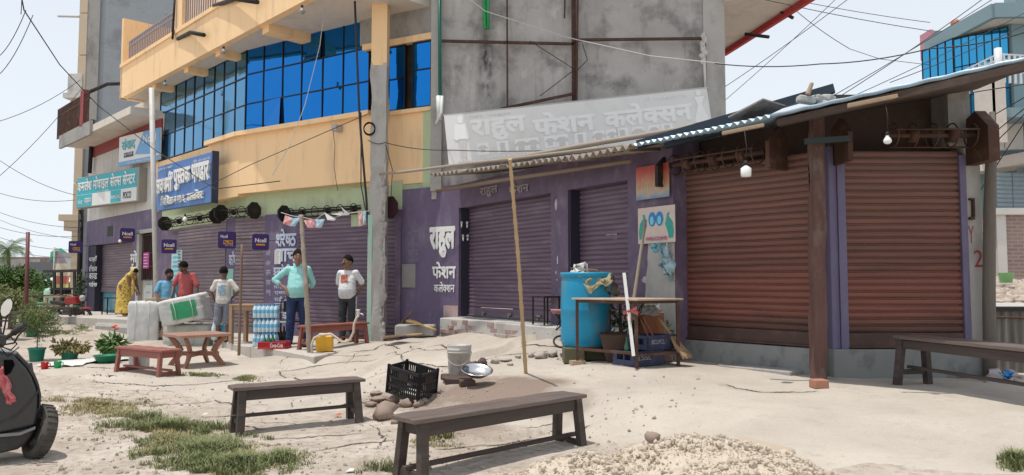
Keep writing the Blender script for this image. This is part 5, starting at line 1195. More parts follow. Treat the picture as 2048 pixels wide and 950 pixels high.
MB().prism([(rp[0].x-.1, rp[0].y), (rp[1].x-.1, rp[1].y), (10, rp[1].y), (10, 1), (.2, 1)], 5.7, 5.95, 'z').build('balcony_slab', TEALP, bb)
MB().prism([(-.1, -.5), (.3, -2.7), (10, -2.7), (10, 1), (0, 1)], 4.55, 4.85, 'z').build('canopy', CREAM, bb); MB().bx(.25, 10, -2.85, -2.7, 4.45, 5.0).build('canopy_edge', mat('pale_blue_paint', (.35, .52, .60), .8), bb)
lx = P(1987, 350, 20).x-L0.x; q = MB(); q.bx(.45, 10, -1.98, -1.88, .4, 4.5); q.build('lower_wall', TEALP, bb)
PB = Plane((13.55, 19.95), (22, 19.95)); GS = mat('grey_blue_shutter', (.26, .33, .36), .5, m=.3)
for u0, u1 in ((1989, 2020), (2022, 2056), (2058, 2100)): shutter(PB, PB.s(u0, 370), PB.s(u1, 370), 2.55, 4.35, .06, bb, GS, .11)
q = MB()
for u in (1990, 2012): xx = P(u, 230, 18.5).x-L0.x; q.bx(xx, xx+.35, -3.0, -2.7, 5.0, 7)
for u in (1995, 2035): xx = P(u, 230, 19.5).x-L0.x; q.bx(xx, xx+.5, -1.97, -1.8, 5.0, 6)
q.build('column', CREAM, bb)
lb = thing('brick_outbuilding', (P(1994, 560, 16).x, 16, 0), 'half built brick outbuilding with a white corner post behind the kiosk', 'building'); L0 = lb.location
zt = P(2010, 430, 16).z; zbm = P(2010, 562, 16).z
BR2 = bpy.data.materials.new('mortared_brick'); BR2.use_nodes = True; nt = BR2.node_tree; b_ = nt.nodes['Principled BSDF']; tk = N(nt, 'ShaderNodeTexBrick'); tc = N(nt, 'ShaderNodeTexCoord'); mp = N(nt, 'ShaderNodeMapping'); mp.inputs['Rotation'].default_value = (R(90), 0, 0)
nt.links.new(tc.outputs['Object'], mp.inputs[0]); nt.links.new(mp.outputs[0], tk.inputs[0]); nt.links.new(tk.outputs[0], b_.inputs['Base Color']); tk.inputs['Color1'].default_value = (.34, .22, .19, 1); tk.inputs['Color2'].default_value = (.27, .18, .16, 1); tk.inputs['Mortar'].default_value = (.34, .31, .29, 1); tk.inputs['Scale'].default_value = 1; tk.inputs['Brick Width'].default_value = .24; tk.inputs['Row Height'].default_value = .08; tk.inputs['Mortar Size'].default_value = .012; b_.inputs['Roughness'].default_value = .9
MB().bx(.2, 4, 0, 3, 0, zt).build('wall', BR2, lb); MB().bx(0, .2, -.06, .2, 0, zt).bx(-.15, 4, -.12, 0, zt, zt+.14).build('white_frame', WHITEW, lb)
MB().bx(-.5, 0, .5, .6, 0, 2.7).build('door', MAROON, lb)
MB().bx(-.62, -.5, .3, .5, 0, 2.9).build('blue_side', BL, lb)
for k in range(7): MB().bx(-.58, -.52, .28, .30, 1.5+k*.15, 1.59+k*.15).build('painted_mark', mat('yellow_mark', (.5, .36, .1), .7), lb)
# rubble behind the kiosk
rb = MB(); rnd = random.Random(12)
for k in range(240):
    u = rnd.uniform(1975, 2090); t = rnd.random(); Y = 12.5+t*3.2; c = P(u, 565, Y); z = P(u, 606-46*t, Y).z
    rb.ball((c.x-P(2010, 565, 14).x, Y-14, z), (rnd.uniform(.05, .22), rnd.uniform(.05, .15), rnd.uniform(.03, .12)), 6, rough=1.2, seed=k, M=Matrix.Rotation(rnd.uniform(0, 3), 4, 'Z'))
rb.hull([(-1.5, -1.6, -.5), (3, -1.6, -.5), (3, 2, -.5), (-1.5, 2, -.5)], [(-1.5, -1.6, P(2010, 606, 12.4).z), (3, -1.6, P(2010, 606, 12.4).z), (3, 2, P(2010, 562, 15.8).z), (-1.5, 2, P(2010, 562, 15.8).z)])
o = rb.build('rubble_heap', mat('pale_rubble', (.50, .44, .38), .9, c2=(.38, .26, .2), amt=.7, scale=3, bump=.3), None); o.location = (P(2010, 565, 14).x, 14, 0); tag(o, 'pale heap of broken masonry behind the kiosk', 'rubble', kind='stuff')
for i, (u, v, c, lab) in enumerate(((2012, 556, (.22, .50, .22), 'pale green tub standing on the rubble'), (1988, 580, (.6, .62, .6), 'white tub standing at the left of the rubble'))):
    o = thing('plastic_tub', P(u, v, 14.2), lab, 'tub'); MB().lathe([(.0, -.09), (.10, -.09), (.13, .09), (.14, .10), (.125, .09), (.09, -.07), (0, -.07)], n=14).build('tub', mat('tub'+str(i), c, .5), o)
o = thing('cement_ledge', (P(2010, 610, 10.6).x, 10.6, 0), 'sunlit cement ledge above the corrugated sheet fence', 'ledge'); zl = P(2010, 606, 10.8).z
MB().bx(-.45, 2.5, -.2, 1.6, .2, P(2010, 612, 10.5).z).build('slab', CONCL, o)
fe = thing('sheet_fence', (P(1984, 750, 9.2).x, 9.2, .3), 'weathered grey corrugated sheet fence right of the kiosk', 'fence'); L0 = fe.location; z1 = P(2000, 622, 9.2).z-L0.z; mb = MB(); vs = []; n = 120; Wd = 1.6
for i in range(n+1):
    x = Wd*i/n; y = .02*math.sin(i*.8)
    vs += [(x, y, -.1), (x, y, z1)]
mb.add(vs, [(2*i, 2*i+2, 2*i+3, 2*i+1) for i in range(n)], True); mb.build('sheet', mat('stained_sheet', (.22, .20, .18), .8, c2=(.11, .10, .09), amt=.9, scale=6, stretch=(2, 1, .25), c3=(.35, .32, .28), s3=3, amt3=.5, st3=(3, 1, .2)), fe)
MB().bx(-.05, Wd, -.06, .06, z1, z1+.05).build('top_sheet', DARK, fe); MB().tube([(0, -.06, z1-.07), (Wd, -.06, z1-.12)], .014, 6).build('rail', RUST, fe)
gp_ = thing('grey_timber_pole', P(1979, 735, 8.25), 'grey weathered timber pole at the right end of the kiosk', 'pole'); L0 = gp_.location
MB().tube([(0, 0, -.3), P(1978, 600, 8.25)-L0, P(1979, 420, 8.25)-L0, P(1983, 300, 8.25)-L0, P(1984, 224, 8.25)-L0], [.068, .064, .060, .056, .028], 12).build('pole', mat('weathered_timber', (.17, .145, .12), .9, c2=(.10, .085, .07), scale=5, stretch=(2, 2, .3), bump=.5), gp_)
# ================================================================== WIRES
WM = mat('wire_black', (.03, .03, .035), .6, bump=0); WL = mat('wire_white', (.55, .54, .52), .5, bump=0)
def wire(pts, r, label, m=WM, sag=0):
    q = []
    for i, (u, v, Y) in enumerate(pts): q.append(P(u, v, Y))
    out = []
    for i in range(len(q)-1):
        for k in range(8): t = k/8; p_ = q[i].lerp(q[i+1], t); p_.z -= sag*4*t*(1-t); out.append(p_)
    out.append(q[-1]); b0 = out[0].copy()
    o = MB().tube([p-b0 for p in out], r, 5).build('overhead_wire', m, None); o.location = b0
    return tag(o, label, 'wire', 'overhead wires')
wire([(40, -20, 12), (48, 20, 12.2), (120, 130, 15), (195, 210, 19), (310, 300, 19), (430, 378, 17), (560, 362, 15.5)], .011, 'heavy black cable crossing from the top left corner over the blue sign')
wire([(1430, 127, 13), (1640, 128, 12), (1860, 97, 11), (2060, 62, 10)], .010, 'black wire running level from the grey wall to the blue glass building', sag=.05)
wire([(915, -20, 13.8), (970, 22, 13.8), (1130, 74, 13.7), (1300, 112, 13.4), (1450, 128, 13)], .010, 'pale wire crossing the grey plaster wall', WL)
RB = [((1440, 180, 16), (1720, -20, 14), 'steep wire just right of the grey wall, uppermost'), ((1445, 205, 18), (1680, -10, 16), 'steep wire just right of the grey wall, behind the uppermost'), ((1660, 205, 12), (1990, -20, 12), 'steep wire above the middle of the kiosk roof'),
      ((1660, 195, 13), (2060, -50, 13), 'steep wire ending right of the roof blocks'), ((1700, 195, 14), (2060, 20, 15), 'slanting wire crossing the blue glass building'), ((1490, -10, 14), (1860, 62, 14), 'thin wire sloping down across the top of the sky'),
      ((1540, -10, 16), (1860, 45, 16), 'thinnest upper wire sloping down to the blue glass building'), ((1590, 20, 15), (1700, 98, 15), 'short wire sloping down left of the blue glass building'), ((1780, 165, 13), (2060, 45, 13), 'wire passing in front of the white balcony rail')]
for a_, b_, l in RB: wire([a_, b_], .007, l, sag=.04)
wire([(1700, 98, 15), (1760, 118, 15), (1860, 130, 15)], .006, 'slack wire bending across the sky beside the blue glass building')
for k, (v0, v1, l) in enumerate(((185, 165, 'topmost'), (255, 195, 'second'), (300, 225, 'third'), (330, 245, 'fourth'), (405, 262, 'lowest'))): wire([(1945, v0, 10), (2070, v1-25*k/2, 9)], .007, l+' of the five wires bunched at the right edge behind the kiosk roof')
LB_ = [((-10, 118, 14), (52, 20, 13), 'dark cable sagging at the top left edge, outermost'), ((-5, 152, 14), (66, 30, 13.5), 'dark cable looping down at the top left edge, innermost'), ((44, -10, 13), (42, 25, 13), 'short cable end dropping from the top left'), ((-10, 245, 20), (160, 160, 24), 'faint wire rising to the beige building, upper'),
       ((-10, 360, 24), (165, 175, 24), 'faint wire rising to the beige building, lower'), ((-5, 318, 24), (150, 390, 26), 'wire sloping down to the cyan sign, upper'), ((-5, 385, 26), (150, 400, 26), 'wire sloping down to the cyan sign, lower'), ((0, 455, 30), (160, 472, 30), 'distant level wire, highest'),
       ((0, 425, 30), (160, 455, 30), 'distant level wire rising left'), ((0, 475, 30), (160, 500, 30), 'distant level wire, middle'), ((0, 440, 34), (160, 478, 30), 'distant level wire crossing the others'), ((0, 495, 34), (160, 515, 30), 'distant level wire, lowest')]
for a_, b_, l in LB_: wire([a_, b_], .007 if a_[2] < 20 else .009, l, sag=.15)
for i, (u0, u1, v0, v1, Y) in enumerate(((160, 116, 33, 32, 24),)): wire([(u0, v0, Y), (u1, v1, Y)], .04, 'short white rod sticking out of the beige building at the top left', WL)
wire([(709, -20, 14.6), (712, 60, 14.6), (718, 210, 14.6), (722, 270, 14.6), (733, 400, 14.75), (737, 470, 14.75)], .024, 'thick black cable hanging down in front of the mirror windows')
wire([(722, 225, 14.6), (722, 370, 14.7), (731, 420, 14.7)], .012, 'second black cable beside the column')
wire([(652, -10, 15), (640, 90, 15), (610, 210, 15.1), (580, 290, 15.2), (545, 350, 15.5)], .008, 'pale loose wire drooping in front of the mirror windows', WL)
wire([(330, 415, 18), (500, 330, 16), (735, 228, 14.8)], .008, 'thin wire rising along the orange band to the column', sag=.0)
wire([(736, 280, 14.7), (770, 285, 14.7), (900, 300, 14), (1250, 292, 12)], .008, 'thin wire running from the column to the awning', sag=.05)
wire([(770, 285, 14.75), (785, 340, 14.7), (782, 395, 14.7)], .008, 'wire looping down right of the column', sag=0)
for i, (u0, v0, u1, v1) in enumerate(((1540, 10, 1586, 36), (1490, 68, 1538, 74))):
    a_ = P(u0, v0, 15.2); o = MB().tube([(0, 0, 0), P(u1, v1, 14.9)-a_], .035, 8).build('spout_pipe', DARK, None); o.location = a_; tag(o, ['black spout pipe sticking out of the red fascia, upper', 'black spout pipe sticking out of the red fascia, lower'][i], 'pipe')
a_ = P(176, 185, 24.2); o = MB().tube([(0, 0, 0), P(215, 168, 23.6)-a_, P(246, 167, 23.2)-a_], .06, 8).build('spout_pipe', DARK, None); o.location = a_; tag(o, 'black spout pipe curving out of the old balcony', 'pipe')
for i_, (y_, z_) in enumerate(((-3, 7.2), (-4, 7.6), (-5, 8.6), (-9, 9.0), (-9.5, 9.4))):
    a_ = Vector((-40, y_+9, z_)); mb_ = MB().tube([Vector((8*k, -1.2*k, -.35*math.sin(math.pi*((k % 4)/4))))for k in range(10)], .025, 5); o = mb_.build('overhead_wire', WM, None); o.location = a_; tag(o, ['nearest', 'second', 'third', 'fourth', 'farthest'][i_]+' of the power lines across the road mirrored in the blue windows', 'wire', 'power lines over the road')
bx0 = P(667, 255, 15.6); o = thing('junction_box', bx0, 'small grey junction box with a hanging wire on the orange band', 'junction box', PR.rz); MB().bx(-.07, .07, 0, .3, -.07, .07).build('box', CONCL, o, bevel=.01); MB().tube([(0, -.01, -.07), (.06, -.01, -.4), (.04, -.01, -.8), (.12, -.01, -1.2), (.16, -.01, -1.35)], .006, 5).build('wire', RUST, o)
w1 = (P(1150, 212, 14.4), P(1010, 210, 14.4)); wire([(1148, 140, 14.4), (1080, 192, 14.4)], .008, 'twisted wire brace below the rusty sign frame'); wire([(1060, 82, 14.4), (1148, 138, 14.4)], .008, 'dark wire slanting inside the rusty sign frame'); wire([(1165, 88, 14.4), (1175, 120, 14.4), (1150, 145, 14.4)], .008, 'dark wire loop hanging right of the rusty sign frame post')
# ================================================================== FURNITURE
DKW = mat('dark_weathered_wood', (.045, .033, .029), .6, c2=(.09, .066, .056), scale=3, stretch=(.5, 6, 6), amt=.9, bump=.35, bscale=9, c3=(.12, .10, .09), s3=2.2, amt3=.4, st3=(.4, 3, 3), spec=.4)
TOPW = mat('worn_bench_top', (.10, .072, .062), .42, c2=(.19, .145, .125), scale=3.5, stretch=(.35, 8, 8), amt=.9, bump=.35, bscale=8, c3=(.24, .20, .18), s3=1.3, amt3=.5, spec=.5)
REDW = mat('red_brown_painted_wood', (.26, .085, .065), .5, c2=(.33, .13, .10), scale=5, stretch=(.5, 3, 3), amt=.7, bump=.15, c3=(.17, .07, .06), s3=3)
def bench(L, Wd, Hh, label, loc, rz, mt, ml, th=.032, splay=.05, leg=.055, skewtop=.0):
    o = thing('bench', loc, label, 'bench', rz)
    n = 14; vs = []; rnd = random.Random(int(L*100)); rows = []
    for i in range(n+1):
        x = -L/2+L*i/n; dz = .003*math.sin(i*1.7); a_, b_ = Wd/2+.006*noise.noise((i*.8, 0, L)), Wd/2+.006*noise.noise((i*.8, 5, L))
        if i in (0, n): a_ -= .012; b_ -= .012
        rows.append([(x, -a_, Hh-th), (x, b_, Hh-th), (x, b_, Hh+dz), (x, -a_, Hh+dz)])
    mb = MB(); vs = [v for r in rows for v in r]; fs = [(i*4+k, i*4+(k+1) % 4, i*4+4+(k+1) % 4, i*4+4+k) for i in range(n) for k in range(4)]+[(3, 2, 1, 0), (n*4, n*4+1, n*4+2, n*4+3)]
    mb.add(vs, fs); mb.build('seat', mt, o, bevel=.004, seg=2)
    e = L/2-.09; w2 = Wd/2-.045
    for sx in (-1, 1):
        for sy in (-1, 1):
            MB().taper((sx*(e+splay*.6), sy*(w2+splay), -.06), (sx*e, sy*w2, Hh-th), leg, leg*.85, leg, leg*.85).build('leg', ml, o, bevel=.004)
        zz = .13; k = 1-zz/Hh; yy = w2+splay*k
        MB().beam((sx*(e+splay*.55*k), -yy, zz), (sx*(e+splay*.55*k), yy, zz), .03, .05).build('end_rail', ml, o, bevel=.003)
        MB().beam((sx*(e), -w2, Hh-th-.045), (sx*(e), w2, Hh-th-.045), .03, .085).build('end_apron', ml, o, bevel=.003)
    for sy in (-1, 1): MB().beam((-e, sy*w2, Hh-th-.05), (e, sy*w2, Hh-th-.05), .03, .09).build('apron', ml, o, bevel=.003)
    MB().beam((-e-.08, .0, .175), (e+.08, .0, .175), .045, .03).build('stretcher', ml, o, bevel=.003)
    return o
def ground_at(x, y): return gz(x, y)
b1c = (-.11, 5.78); bench(1.74, .30, .52, 'long dark wooden bench in the foreground nearest the gravel heap', (b1c[0], b1c[1], -.02), R(43), TOPW, DKW, leg=.07)
bench(1.28, .27, .455, 'dark wooden bench standing left of the black plastic crate', (-2.08, 7.39, 0.0), R(32.5), TOPW, DKW, leg=.07)
bench(1.78, .36, .50, 'long worn wooden bench in front of the right kiosk shutter', (4.28, 6.98, .375), R(-79), TOPW, DKW, leg=.075)
bench(1.22, .33, .47, 'short red painted bench beside the red brown table', (-5.33, 11.05, .0), R(-33), REDW, REDW, leg=.06)
bench(1.50, .30, .43, 'long red bench behind the yellow jerrycan', (-3.24, 13.78, .24), R(56), REDW, REDW, leg=.07)
# red brown table with curved legs
tb = thing('table', (-4.98, 11.95, .0), 'red brown wooden table with curved legs in front of the bales', 'table', R(45))
q = .41; pts = []
for cx, cy, a0 in ((1, 1, 0), (-1, 1, 90), (-1, -1, 180), (1, -1, 270)):
    for k in range(5): t = R(a0+90*k/4); pts.append((cx*(q-.09)+.09*math.cos(t), cy*(q-.09)+.09*math.sin(t)))
TBW = mat('orange_brown_wood', (.36, .17, .11), .45, c2=(.28, .12, .08), scale=4, stretch=(1, 5, 1), bump=.15)
MB().prism(pts, .575, .62, 'z').build('top', mat('scuffed_table_top', (.42, .24, .17), .35, c2=(.34, .18, .13), scale=5, amt=.8, bump=.05), tb, bevel=.006, seg=2)
for a_ in (45, 135, 225, 315):
    mb = MB(); c_, s_ = math.cos(R(a_)), math.sin(R(a_)); prof = [(.50, -.03), (.42, .12), (.30, .26), (.26, .33), (.30, .42), (.44, .575)]; wd = [.05, .065, .085, .10, .085, .06]
    for i in range(len(prof)-1):
        a1 = Vector((c_*prof[i][0], s_*prof[i][0], prof[i][1])); a2 = Vector((c_*prof[i+1][0], s_*prof[i+1][0], prof[i+1][1]))
        mb.taper(a1, a2, .04, wd[i], .04, wd[i+1], xa=(-s_, c_, 0))
    mb.build('leg', TBW, tb, bevel=.004)
MB().beam((-.24, -.24, .30), (.24, .24, .30), .05, .07).build('brace', TBW, tb); MB().beam((-.24, .24, .301), (.24, -.24, .301), .05, .066).build('brace', TBW, tb)
# pale wooden table by the water bottles
def simple_table(name, label, loc, rz, L, Wd, Hh, m, leg=.05, rail=True, cat='table', topm=None, th=.03):
    o = thing(name, loc, label, cat, rz); MB().bx(-L/2, L/2, -Wd/2, Wd/2, Hh-th, Hh).build('top', topm or m, o, bevel=.004)
    for sx in (-1, 1):
        for sy in (-1, 1): MB().bx(sx*(L/2-.04)-leg/2, sx*(L/2-.04)+leg/2, sy*(Wd/2-.04)-leg/2, sy*(Wd/2-.04)+leg/2, 0, Hh-th).build('leg', m, o)
    if rail: MB().bx(-L/2+.05, L/2-.05, -Wd/2+.03, -Wd/2+.055, Hh-.12, Hh-th).build('apron', m, o)
    return o
simple_table('wooden_table', 'raw timber table behind the water bottle packs', (P(500, 600, 14.6).x, 14.75, .24), R(-20), .72, .5, .76, mat('raw_timber', (.36, .23, .15), .7, c2=(.26, .16, .10), scale=5), .07)
stick('timber_pole', GZ(478, 700, .18)-Vector((0, 0, .1)), P(484, 488, 13.9), .028, mat('brown_stick', (.22, .14, .10), .8), 'thin brown pole standing before the narrow purple shutter', 'pole')
BAM = mat('bamboo', (.50, .36, .20), .6, c2=(.38, .26, .14), scale=3, stretch=(1, 1, .3), bump=.1); BAMG = mat('grey_bamboo_post', (.36, .30, .24), .75, c2=(.26, .21, .17), scale=3)
def bamboo(label, pts, r, m, nodes=14):
    b0 = Vector(pts[0]); L = len(pts); mb = MB(); out = []; rr = []; n = nodes*6
    for i in range(n+1):
        t = i/n*(L-1); k = min(int(t), L-2); p_ = Vector(pts[k]).lerp(Vector(pts[k+1]), t-k)-b0; out.append(p_); rr.append((r*(1-.25*i/n))*(1.28 if i % 6 == 0 else (1.08 if i % 6 in (1, 5) else 1)))
    mb.tube(out, rr, 10); o = mb.build('bamboo_pole', m, None); o.location = b0; return tag(o, label, 'pole')
g_ = G(1052, 745); bamboo('tall pale bamboo pole leaning up in the middle of the yard', [g_-Vector((0, 0, .05)), P(1037, 520, 8.25), P(1020, 318, 7.75)], .022, BAM, 13)
g_ = GZ(620, 714, .16); bamboo('grey bamboo pole before the man in the pale aqua shirt', [g_-Vector((0, 0, .08)), P(612, 570, 12.6), P(602, 430, 12.7)], .042, BAMG, 8)
# metal frame table in front of the blue drum
mt = thing('iron_frame_table', (1.42, 9.1, gz(1.4, 9.0)), 'rickety iron framed table with pale board top before the blue drum', 'table'); L0 = mt.location
LEGS = [(.80, 9.25, 718), (1.42, 8.62, 742), (1.98, 9.0, 733), (1.38, 9.6, 0)]; zt_ = 1.21-L0.z
for i, (x, y, v) in enumerate(LEGS): MB().bx(x-L0.x-.018, x-L0.x+.018, y-L0.y-.018, y-L0.y+.018, gz(x, y)-L0.z+(.03 if i == 0 else 0), zt_).build('leg', RUST, mt)
for i in range(4):
    a_, b_ = LEGS[i], LEGS[(i+1) % 4]; A3 = Vector((a_[0]-L0.x, a_[1]-L0.y, 0)); B3 = Vector((b_[0]-L0.x, b_[1]-L0.y, 0))
    for z in ((.14, zt_-.02) if i == 1 else (.16, zt_-.02)): MB().beam(A3+Vector((0, 0, z)), B3+Vector((0, 0, z)), .03, .03).build('rail', RUST, mt)
BRD = mat('pale_table_board', (.46, .36, .27), .6, c2=(.36, .26, .19), scale=4, c3=(.55, .50, .45), s3=2)
ctr = Vector((1.395-L0.x, 9.11-L0.y, 0)); top = []
for x, y, v in LEGS: top.append(ctr+(Vector((x-L0.x, y-L0.y, 0))-ctr)*1.12)
MB().hull([p+Vector((0, 0, zt_)) for p in top], [p+Vector((0, 0, zt_+.022)) for p in top]).build('top', BRD, mt, bevel=.004)
MB().box((LEGS[0][0]-L0.x, LEGS[0][1]-L0.y, gz(.8, 9.25)-L0.z+.02), (.17, .12, .05), (0, 0, .3)).build('foot_block', WOODP, mt)
o = MB().beam((0, 0, 0), P(1248, 546, 8.75)-P(1267, 712, 8.5), .036, .02, up=(0, 1, 0)).build('white_batten', mat('white_batten_paint', (.70, .69, .66), .6, amt=.3), None); o.location = P(1267, 712, 8.5); tag(o, 'slim white batten leaning against the iron table with a ribbon', 'batten')
rb_ = MB(); c_ = Vector((0, 0, 0)); rb_.ball(c_, (.02, .02, .02), 8)
for a_, L in ((20, .09), (-15, .10), (200, .07), (-80, .13), (-110, .10)): d_ = Vector((math.cos(R(a_)), -.1, math.sin(R(a_)))); rb_.add([c_, c_+d_*L+Vector((0, 0, .025)), c_+d_*L*1.05, c_+d_*L-Vector((0, 0, .025))], [(0, 1, 2), (0, 2, 3)])
o = rb_.build('red_ribbon', mat('faded_red_cloth', (.42, .10, .10), .8), None); o.location = P(1258, 622, 8.57); tag(o, 'faded red ribbon tied round the white batten', 'ribbon')
# blue drum
DR = mat('blue_drum_plastic', (.006, .25, .44), .42, c2=(.015, .30, .47), scale=2, bump=.05, c3=(.13, .22, .27), s3=3.2, amt3=.85, st3=(1, 1, .5))
dm = thing('blue_drum', (P(1172, 640, 9.75).x, 9.75, .60), 'big blue plastic drum by the purple shop', 'drum'); r = .325; hh = .95
MB().lathe([(0, 0), (r*.93, 0), (r*.97, .03), (r, .12), (r*.995, .3), (r, .45), (r*1.012, .47), (r, .49), (r*.995, .7), (r*.98, .86), (r*.96, .885), (r*1.02, .895), (r*1.03, .93), (r*1.02, hh), (r*.95, hh), (r*.93, .90), (0, .90)], n=40).build('barrel', DR, dm)
GOLD = mat('olive_sacking', (.24, .20, .11), .7, c2=(.36, .32, .21), scale=14, amt=1, bump=.5)
def cloth(name, label, cat, corners, m, n=12, amp=.02, seed=0, th=.004, sag=0):
    "crumpled cloth spanning four world corners"
    a_, b_, c_, d_ = [Vector(p) for p in corners]; o0 = a_.copy(); vs = []
    for j in range(n+1):
        for i in range(n+1):
            s, t = i/n, j/n; p_ = a_.lerp(b_, s).lerp(d_.lerp(c_, s), t)-o0; k = noise.noise_vector((s*4+seed, t*4, seed))*amp*2.2; p_ += Vector(k); p_.z -= sag*math.sin(math.pi*s)*math.sin(math.pi*t); vs.append(p_)
    mb = MB(); mb.add(vs, [(j*(n+1)+i, j*(n+1)+i+1, (j+1)*(n+1)+i+1, (j+1)*(n+1)+i) for j in range(n) for i in range(n)], True)
    o = mb.build(name, m, None); o.location = o0; md = o.modifiers.new('t', 'SOLIDIFY'); md.thickness = th; return tag(o, label, cat)
cloth('sacking', 'olive gold sacking thrown over the right side of the blue drum', 'cloth', [P(1158, 552, 9.45), P(1218, 545, 9.6), P(1222, 566, 9.38), P(1180, 582, 9.37)], GOLD, 12, .03, 1)
cloth('sacking', 'dark sacking hanging down behind the right side of the blue drum', 'cloth', [P(1190, 548, 9.55), P(1228, 552, 9.75), P(1236, 592, 9.8), P(1214, 586, 9.5)], mat('dark_sacking', (.06, .055, .05), .8, c2=(.2, .18, .14), scale=9, amt=1), 10, .03, 4)
cloth('white_rag', 'crumpled white plastic rag on top of the blue drum', 'cloth', [P(1140, 548, 9.6), P(1166, 546, 9.6), P(1172, 528, 9.7), P(1148, 532, 9.75)], mat('white_rag_plastic', (.6, .59, .56), .6, amt=.8, c2=(.4, .38, .35), scale=20), 10, .05, 2)
o = MB().box((0, 0, 0), (.14, .09, .06), (0, .1, .3)).build('brick_piece', mat('old_brick_piece', (.25, .16, .12), .9, c3=(.12, .09, .07), s3=5), None, bevel=.01); o.location = P(1184, 543, 9.6); tag(o, 'broken brick weighing down the sacking on the drum', 'brick')
MOSS = mat('mossy_block', (.13, .12, .07), .9, c2=(.08, .08, .04), scale=7, bump=.5)
for i, (u, w_, l_) in enumerate(((1147, .26, 'mossy block under the left edge of the blue drum'), (1186, .45, 'dark wide block under the middle of the blue drum'))):
    c_ = P(u, 708, 9.6 if i == 0 else 9.75); z0 = gz(c_.x, 9.6); o = MB().bx(-w_/2, w_/2, -.15, .25, 0, .60-z0).build('support_block', MOSS, None, bevel=.012, seg=2); o.location = (c_.x, 9.6 if i == 0 else 9.75, z0); tag(o, l_, 'block', 'blocks under the blue drum')
# stuff beneath the table
CRB = mat('blue_crate_plastic', (.030, .038, .085), .6, c2=(.05, .06, .105), scale=4, c3=(.12, .12, .15), s3=5, amt3=.5)
def crate(name, label, loc, rz, L, Wd, Hh, m, kind='soda', group=None):
    o = thing(name, loc, label, 'crate', rz, group); mb = MB(); t = .014
    mb.bx(-L/2, L/2, -Wd/2, Wd/2, 0, t)
    for x in (-1, 1):
        mb.bx(x*L/2-(t if x > 0 else 0), x*L/2+(0 if x > 0 else t), -Wd/2, Wd/2, t, Hh*.38); mb.bx(x*L/2-(t if x > 0 else 0), x*L/2+(0 if x > 0 else t), -Wd/2, Wd/2, Hh*.78, Hh)
        for y0, y1 in ((-Wd/2, -Wd*.3), (-.012, .012), (Wd*.3, Wd/2)): mb.bx(x*L/2-(t if x > 0 else 0), x*L/2+(0 if x > 0 else t), y0, y1, Hh*.38, Hh*.78)
    for y in (-1, 1): mb.bx(-L/2, L/2, y*Wd/2-(t if y > 0 else 0), y*Wd/2+(0 if y > 0 else t), t, Hh); mb.bx(-L/2-.005, L/2+.005, y*Wd/2-.008, y*Wd/2+.008, Hh-.02, Hh); mb.bx(-L/2-.005, L/2+.005, y*Wd/2-.008, y*Wd/2+.008, 0, .02)
    for k in range(1, 6): mb.bx(-L/2+L*k/6-.003, -L/2+L*k/6+.003, -Wd/2+t, Wd/2-t, t, Hh*.8)
    for k in range(1, 4): mb.bx(-L/2+t, L/2-t, -Wd/2+Wd*k/4-.003, -Wd/2+Wd*k/4+.003, t, Hh*.79)
    mb.build('shell', m, o, bevel=.002); return o
c1 = crate('soda_crate', 'blue plastic bottle crate on the ground under the iron table, lower of two', (1.50, 8.98, gz(1.5, 8.9)+.005), R(38), .50, .36, .17, CRB)
write('lettering', 'LSSL', mat('worn_print', (.4, .4, .42), .7), c1, -.20, .02, .07, .12, -.19, .0)
c2 = crate('soda_crate', 'blue plastic bottle crate stacked on top of the other under the iron table', (1.66, 9.08, gz(1.5, 8.9)+.18), R(38), .46, .34, .17, CRB)
write('lettering', 'BCLPCL', mat('worn_print', (.4, .4, .42), .7), c2, -.17, .06, .07, .12, -.18, .0)
def bottle(name, loc, s, m, label, cat='bottle', group=None, capm=None, parent=None, n=12):
    o = MB().lathe([(0, 0), (.030*s, 0), (.034*s, .01*s), (.034*s, .14*s), (.030*s, .165*s), (.013*s, .21*s), (.012*s, .25*s), (.014*s, .255*s), (.014*s, .265*s), (0, .267*s)], n=n).build(name, m, parent); o.location = loc
    if capm: MB().lathe([(0, 0), (.016*s, 0), (.016*s, .02*s), (0, .02*s)], n=8, M=Matrix.Translation((0, 0, .262*s))).build('cap', capm, o)
    if not parent: tag(o, label, cat, group)
    return o
GGL = mat('green_bottle_glass', (.01, .12, .04), .12, bump=0, spec=.8, amt=.1)
bottle('green_bottle', (1.36, 8.95, gz(1.4, 8.9)+.06), 1.0, GGL, 'single green glass bottle standing in the lower blue crate')
bk_ = thing('rusty_pan', (P(1228, 690, 9.35).x, 9.35, gz(1.2, 9.3)), 'rusty brown metal pan leaning beside the drum under the table', 'pan')
MB().hull([(-.10, -.10, 0), (.10, -.10, 0), (.12, .12, 0), (-.08, .12, 0)], [(-.19, -.15, .33), (.17, -.15, .33), (.17, .15, .36), (-.17, .15, .36)]).build('pan', mat('brown_rust_pan', (.12, .07, .05), .8, c2=(.08, .05, .04), scale=6, bump=.3), bk_, bevel=.01)
MB().tube([(-.1, 0, .34), (-.02, .05, .62), (0, .08, .60)], .012, 6).build('handle', RUST, bk_)
o = stick('leaning_pole', P(1250, 720, 9.3), P(1291, 440, 9.55), .026, mat('grey_stick', (.30, .25, .20), .8), 'grey wooden pole leaning against the wall by the WELCOME poster', 'pole')
pl_ = thing('dark_plant', (1.72, 9.62, gz(1.7, 9.5)), 'dark leafy plant in the shade under the iron table', 'plant'); leaves([((0, 0, .35), (.35, .22, .30)), ((-.25, .05, .55), (.25, .18, .22))], 500, .09, 33).build('foliage', LF3, pl_)
MB().bx(-.3, .3, -.12, .12, 0, .13).build('planter', BRK, pl_)
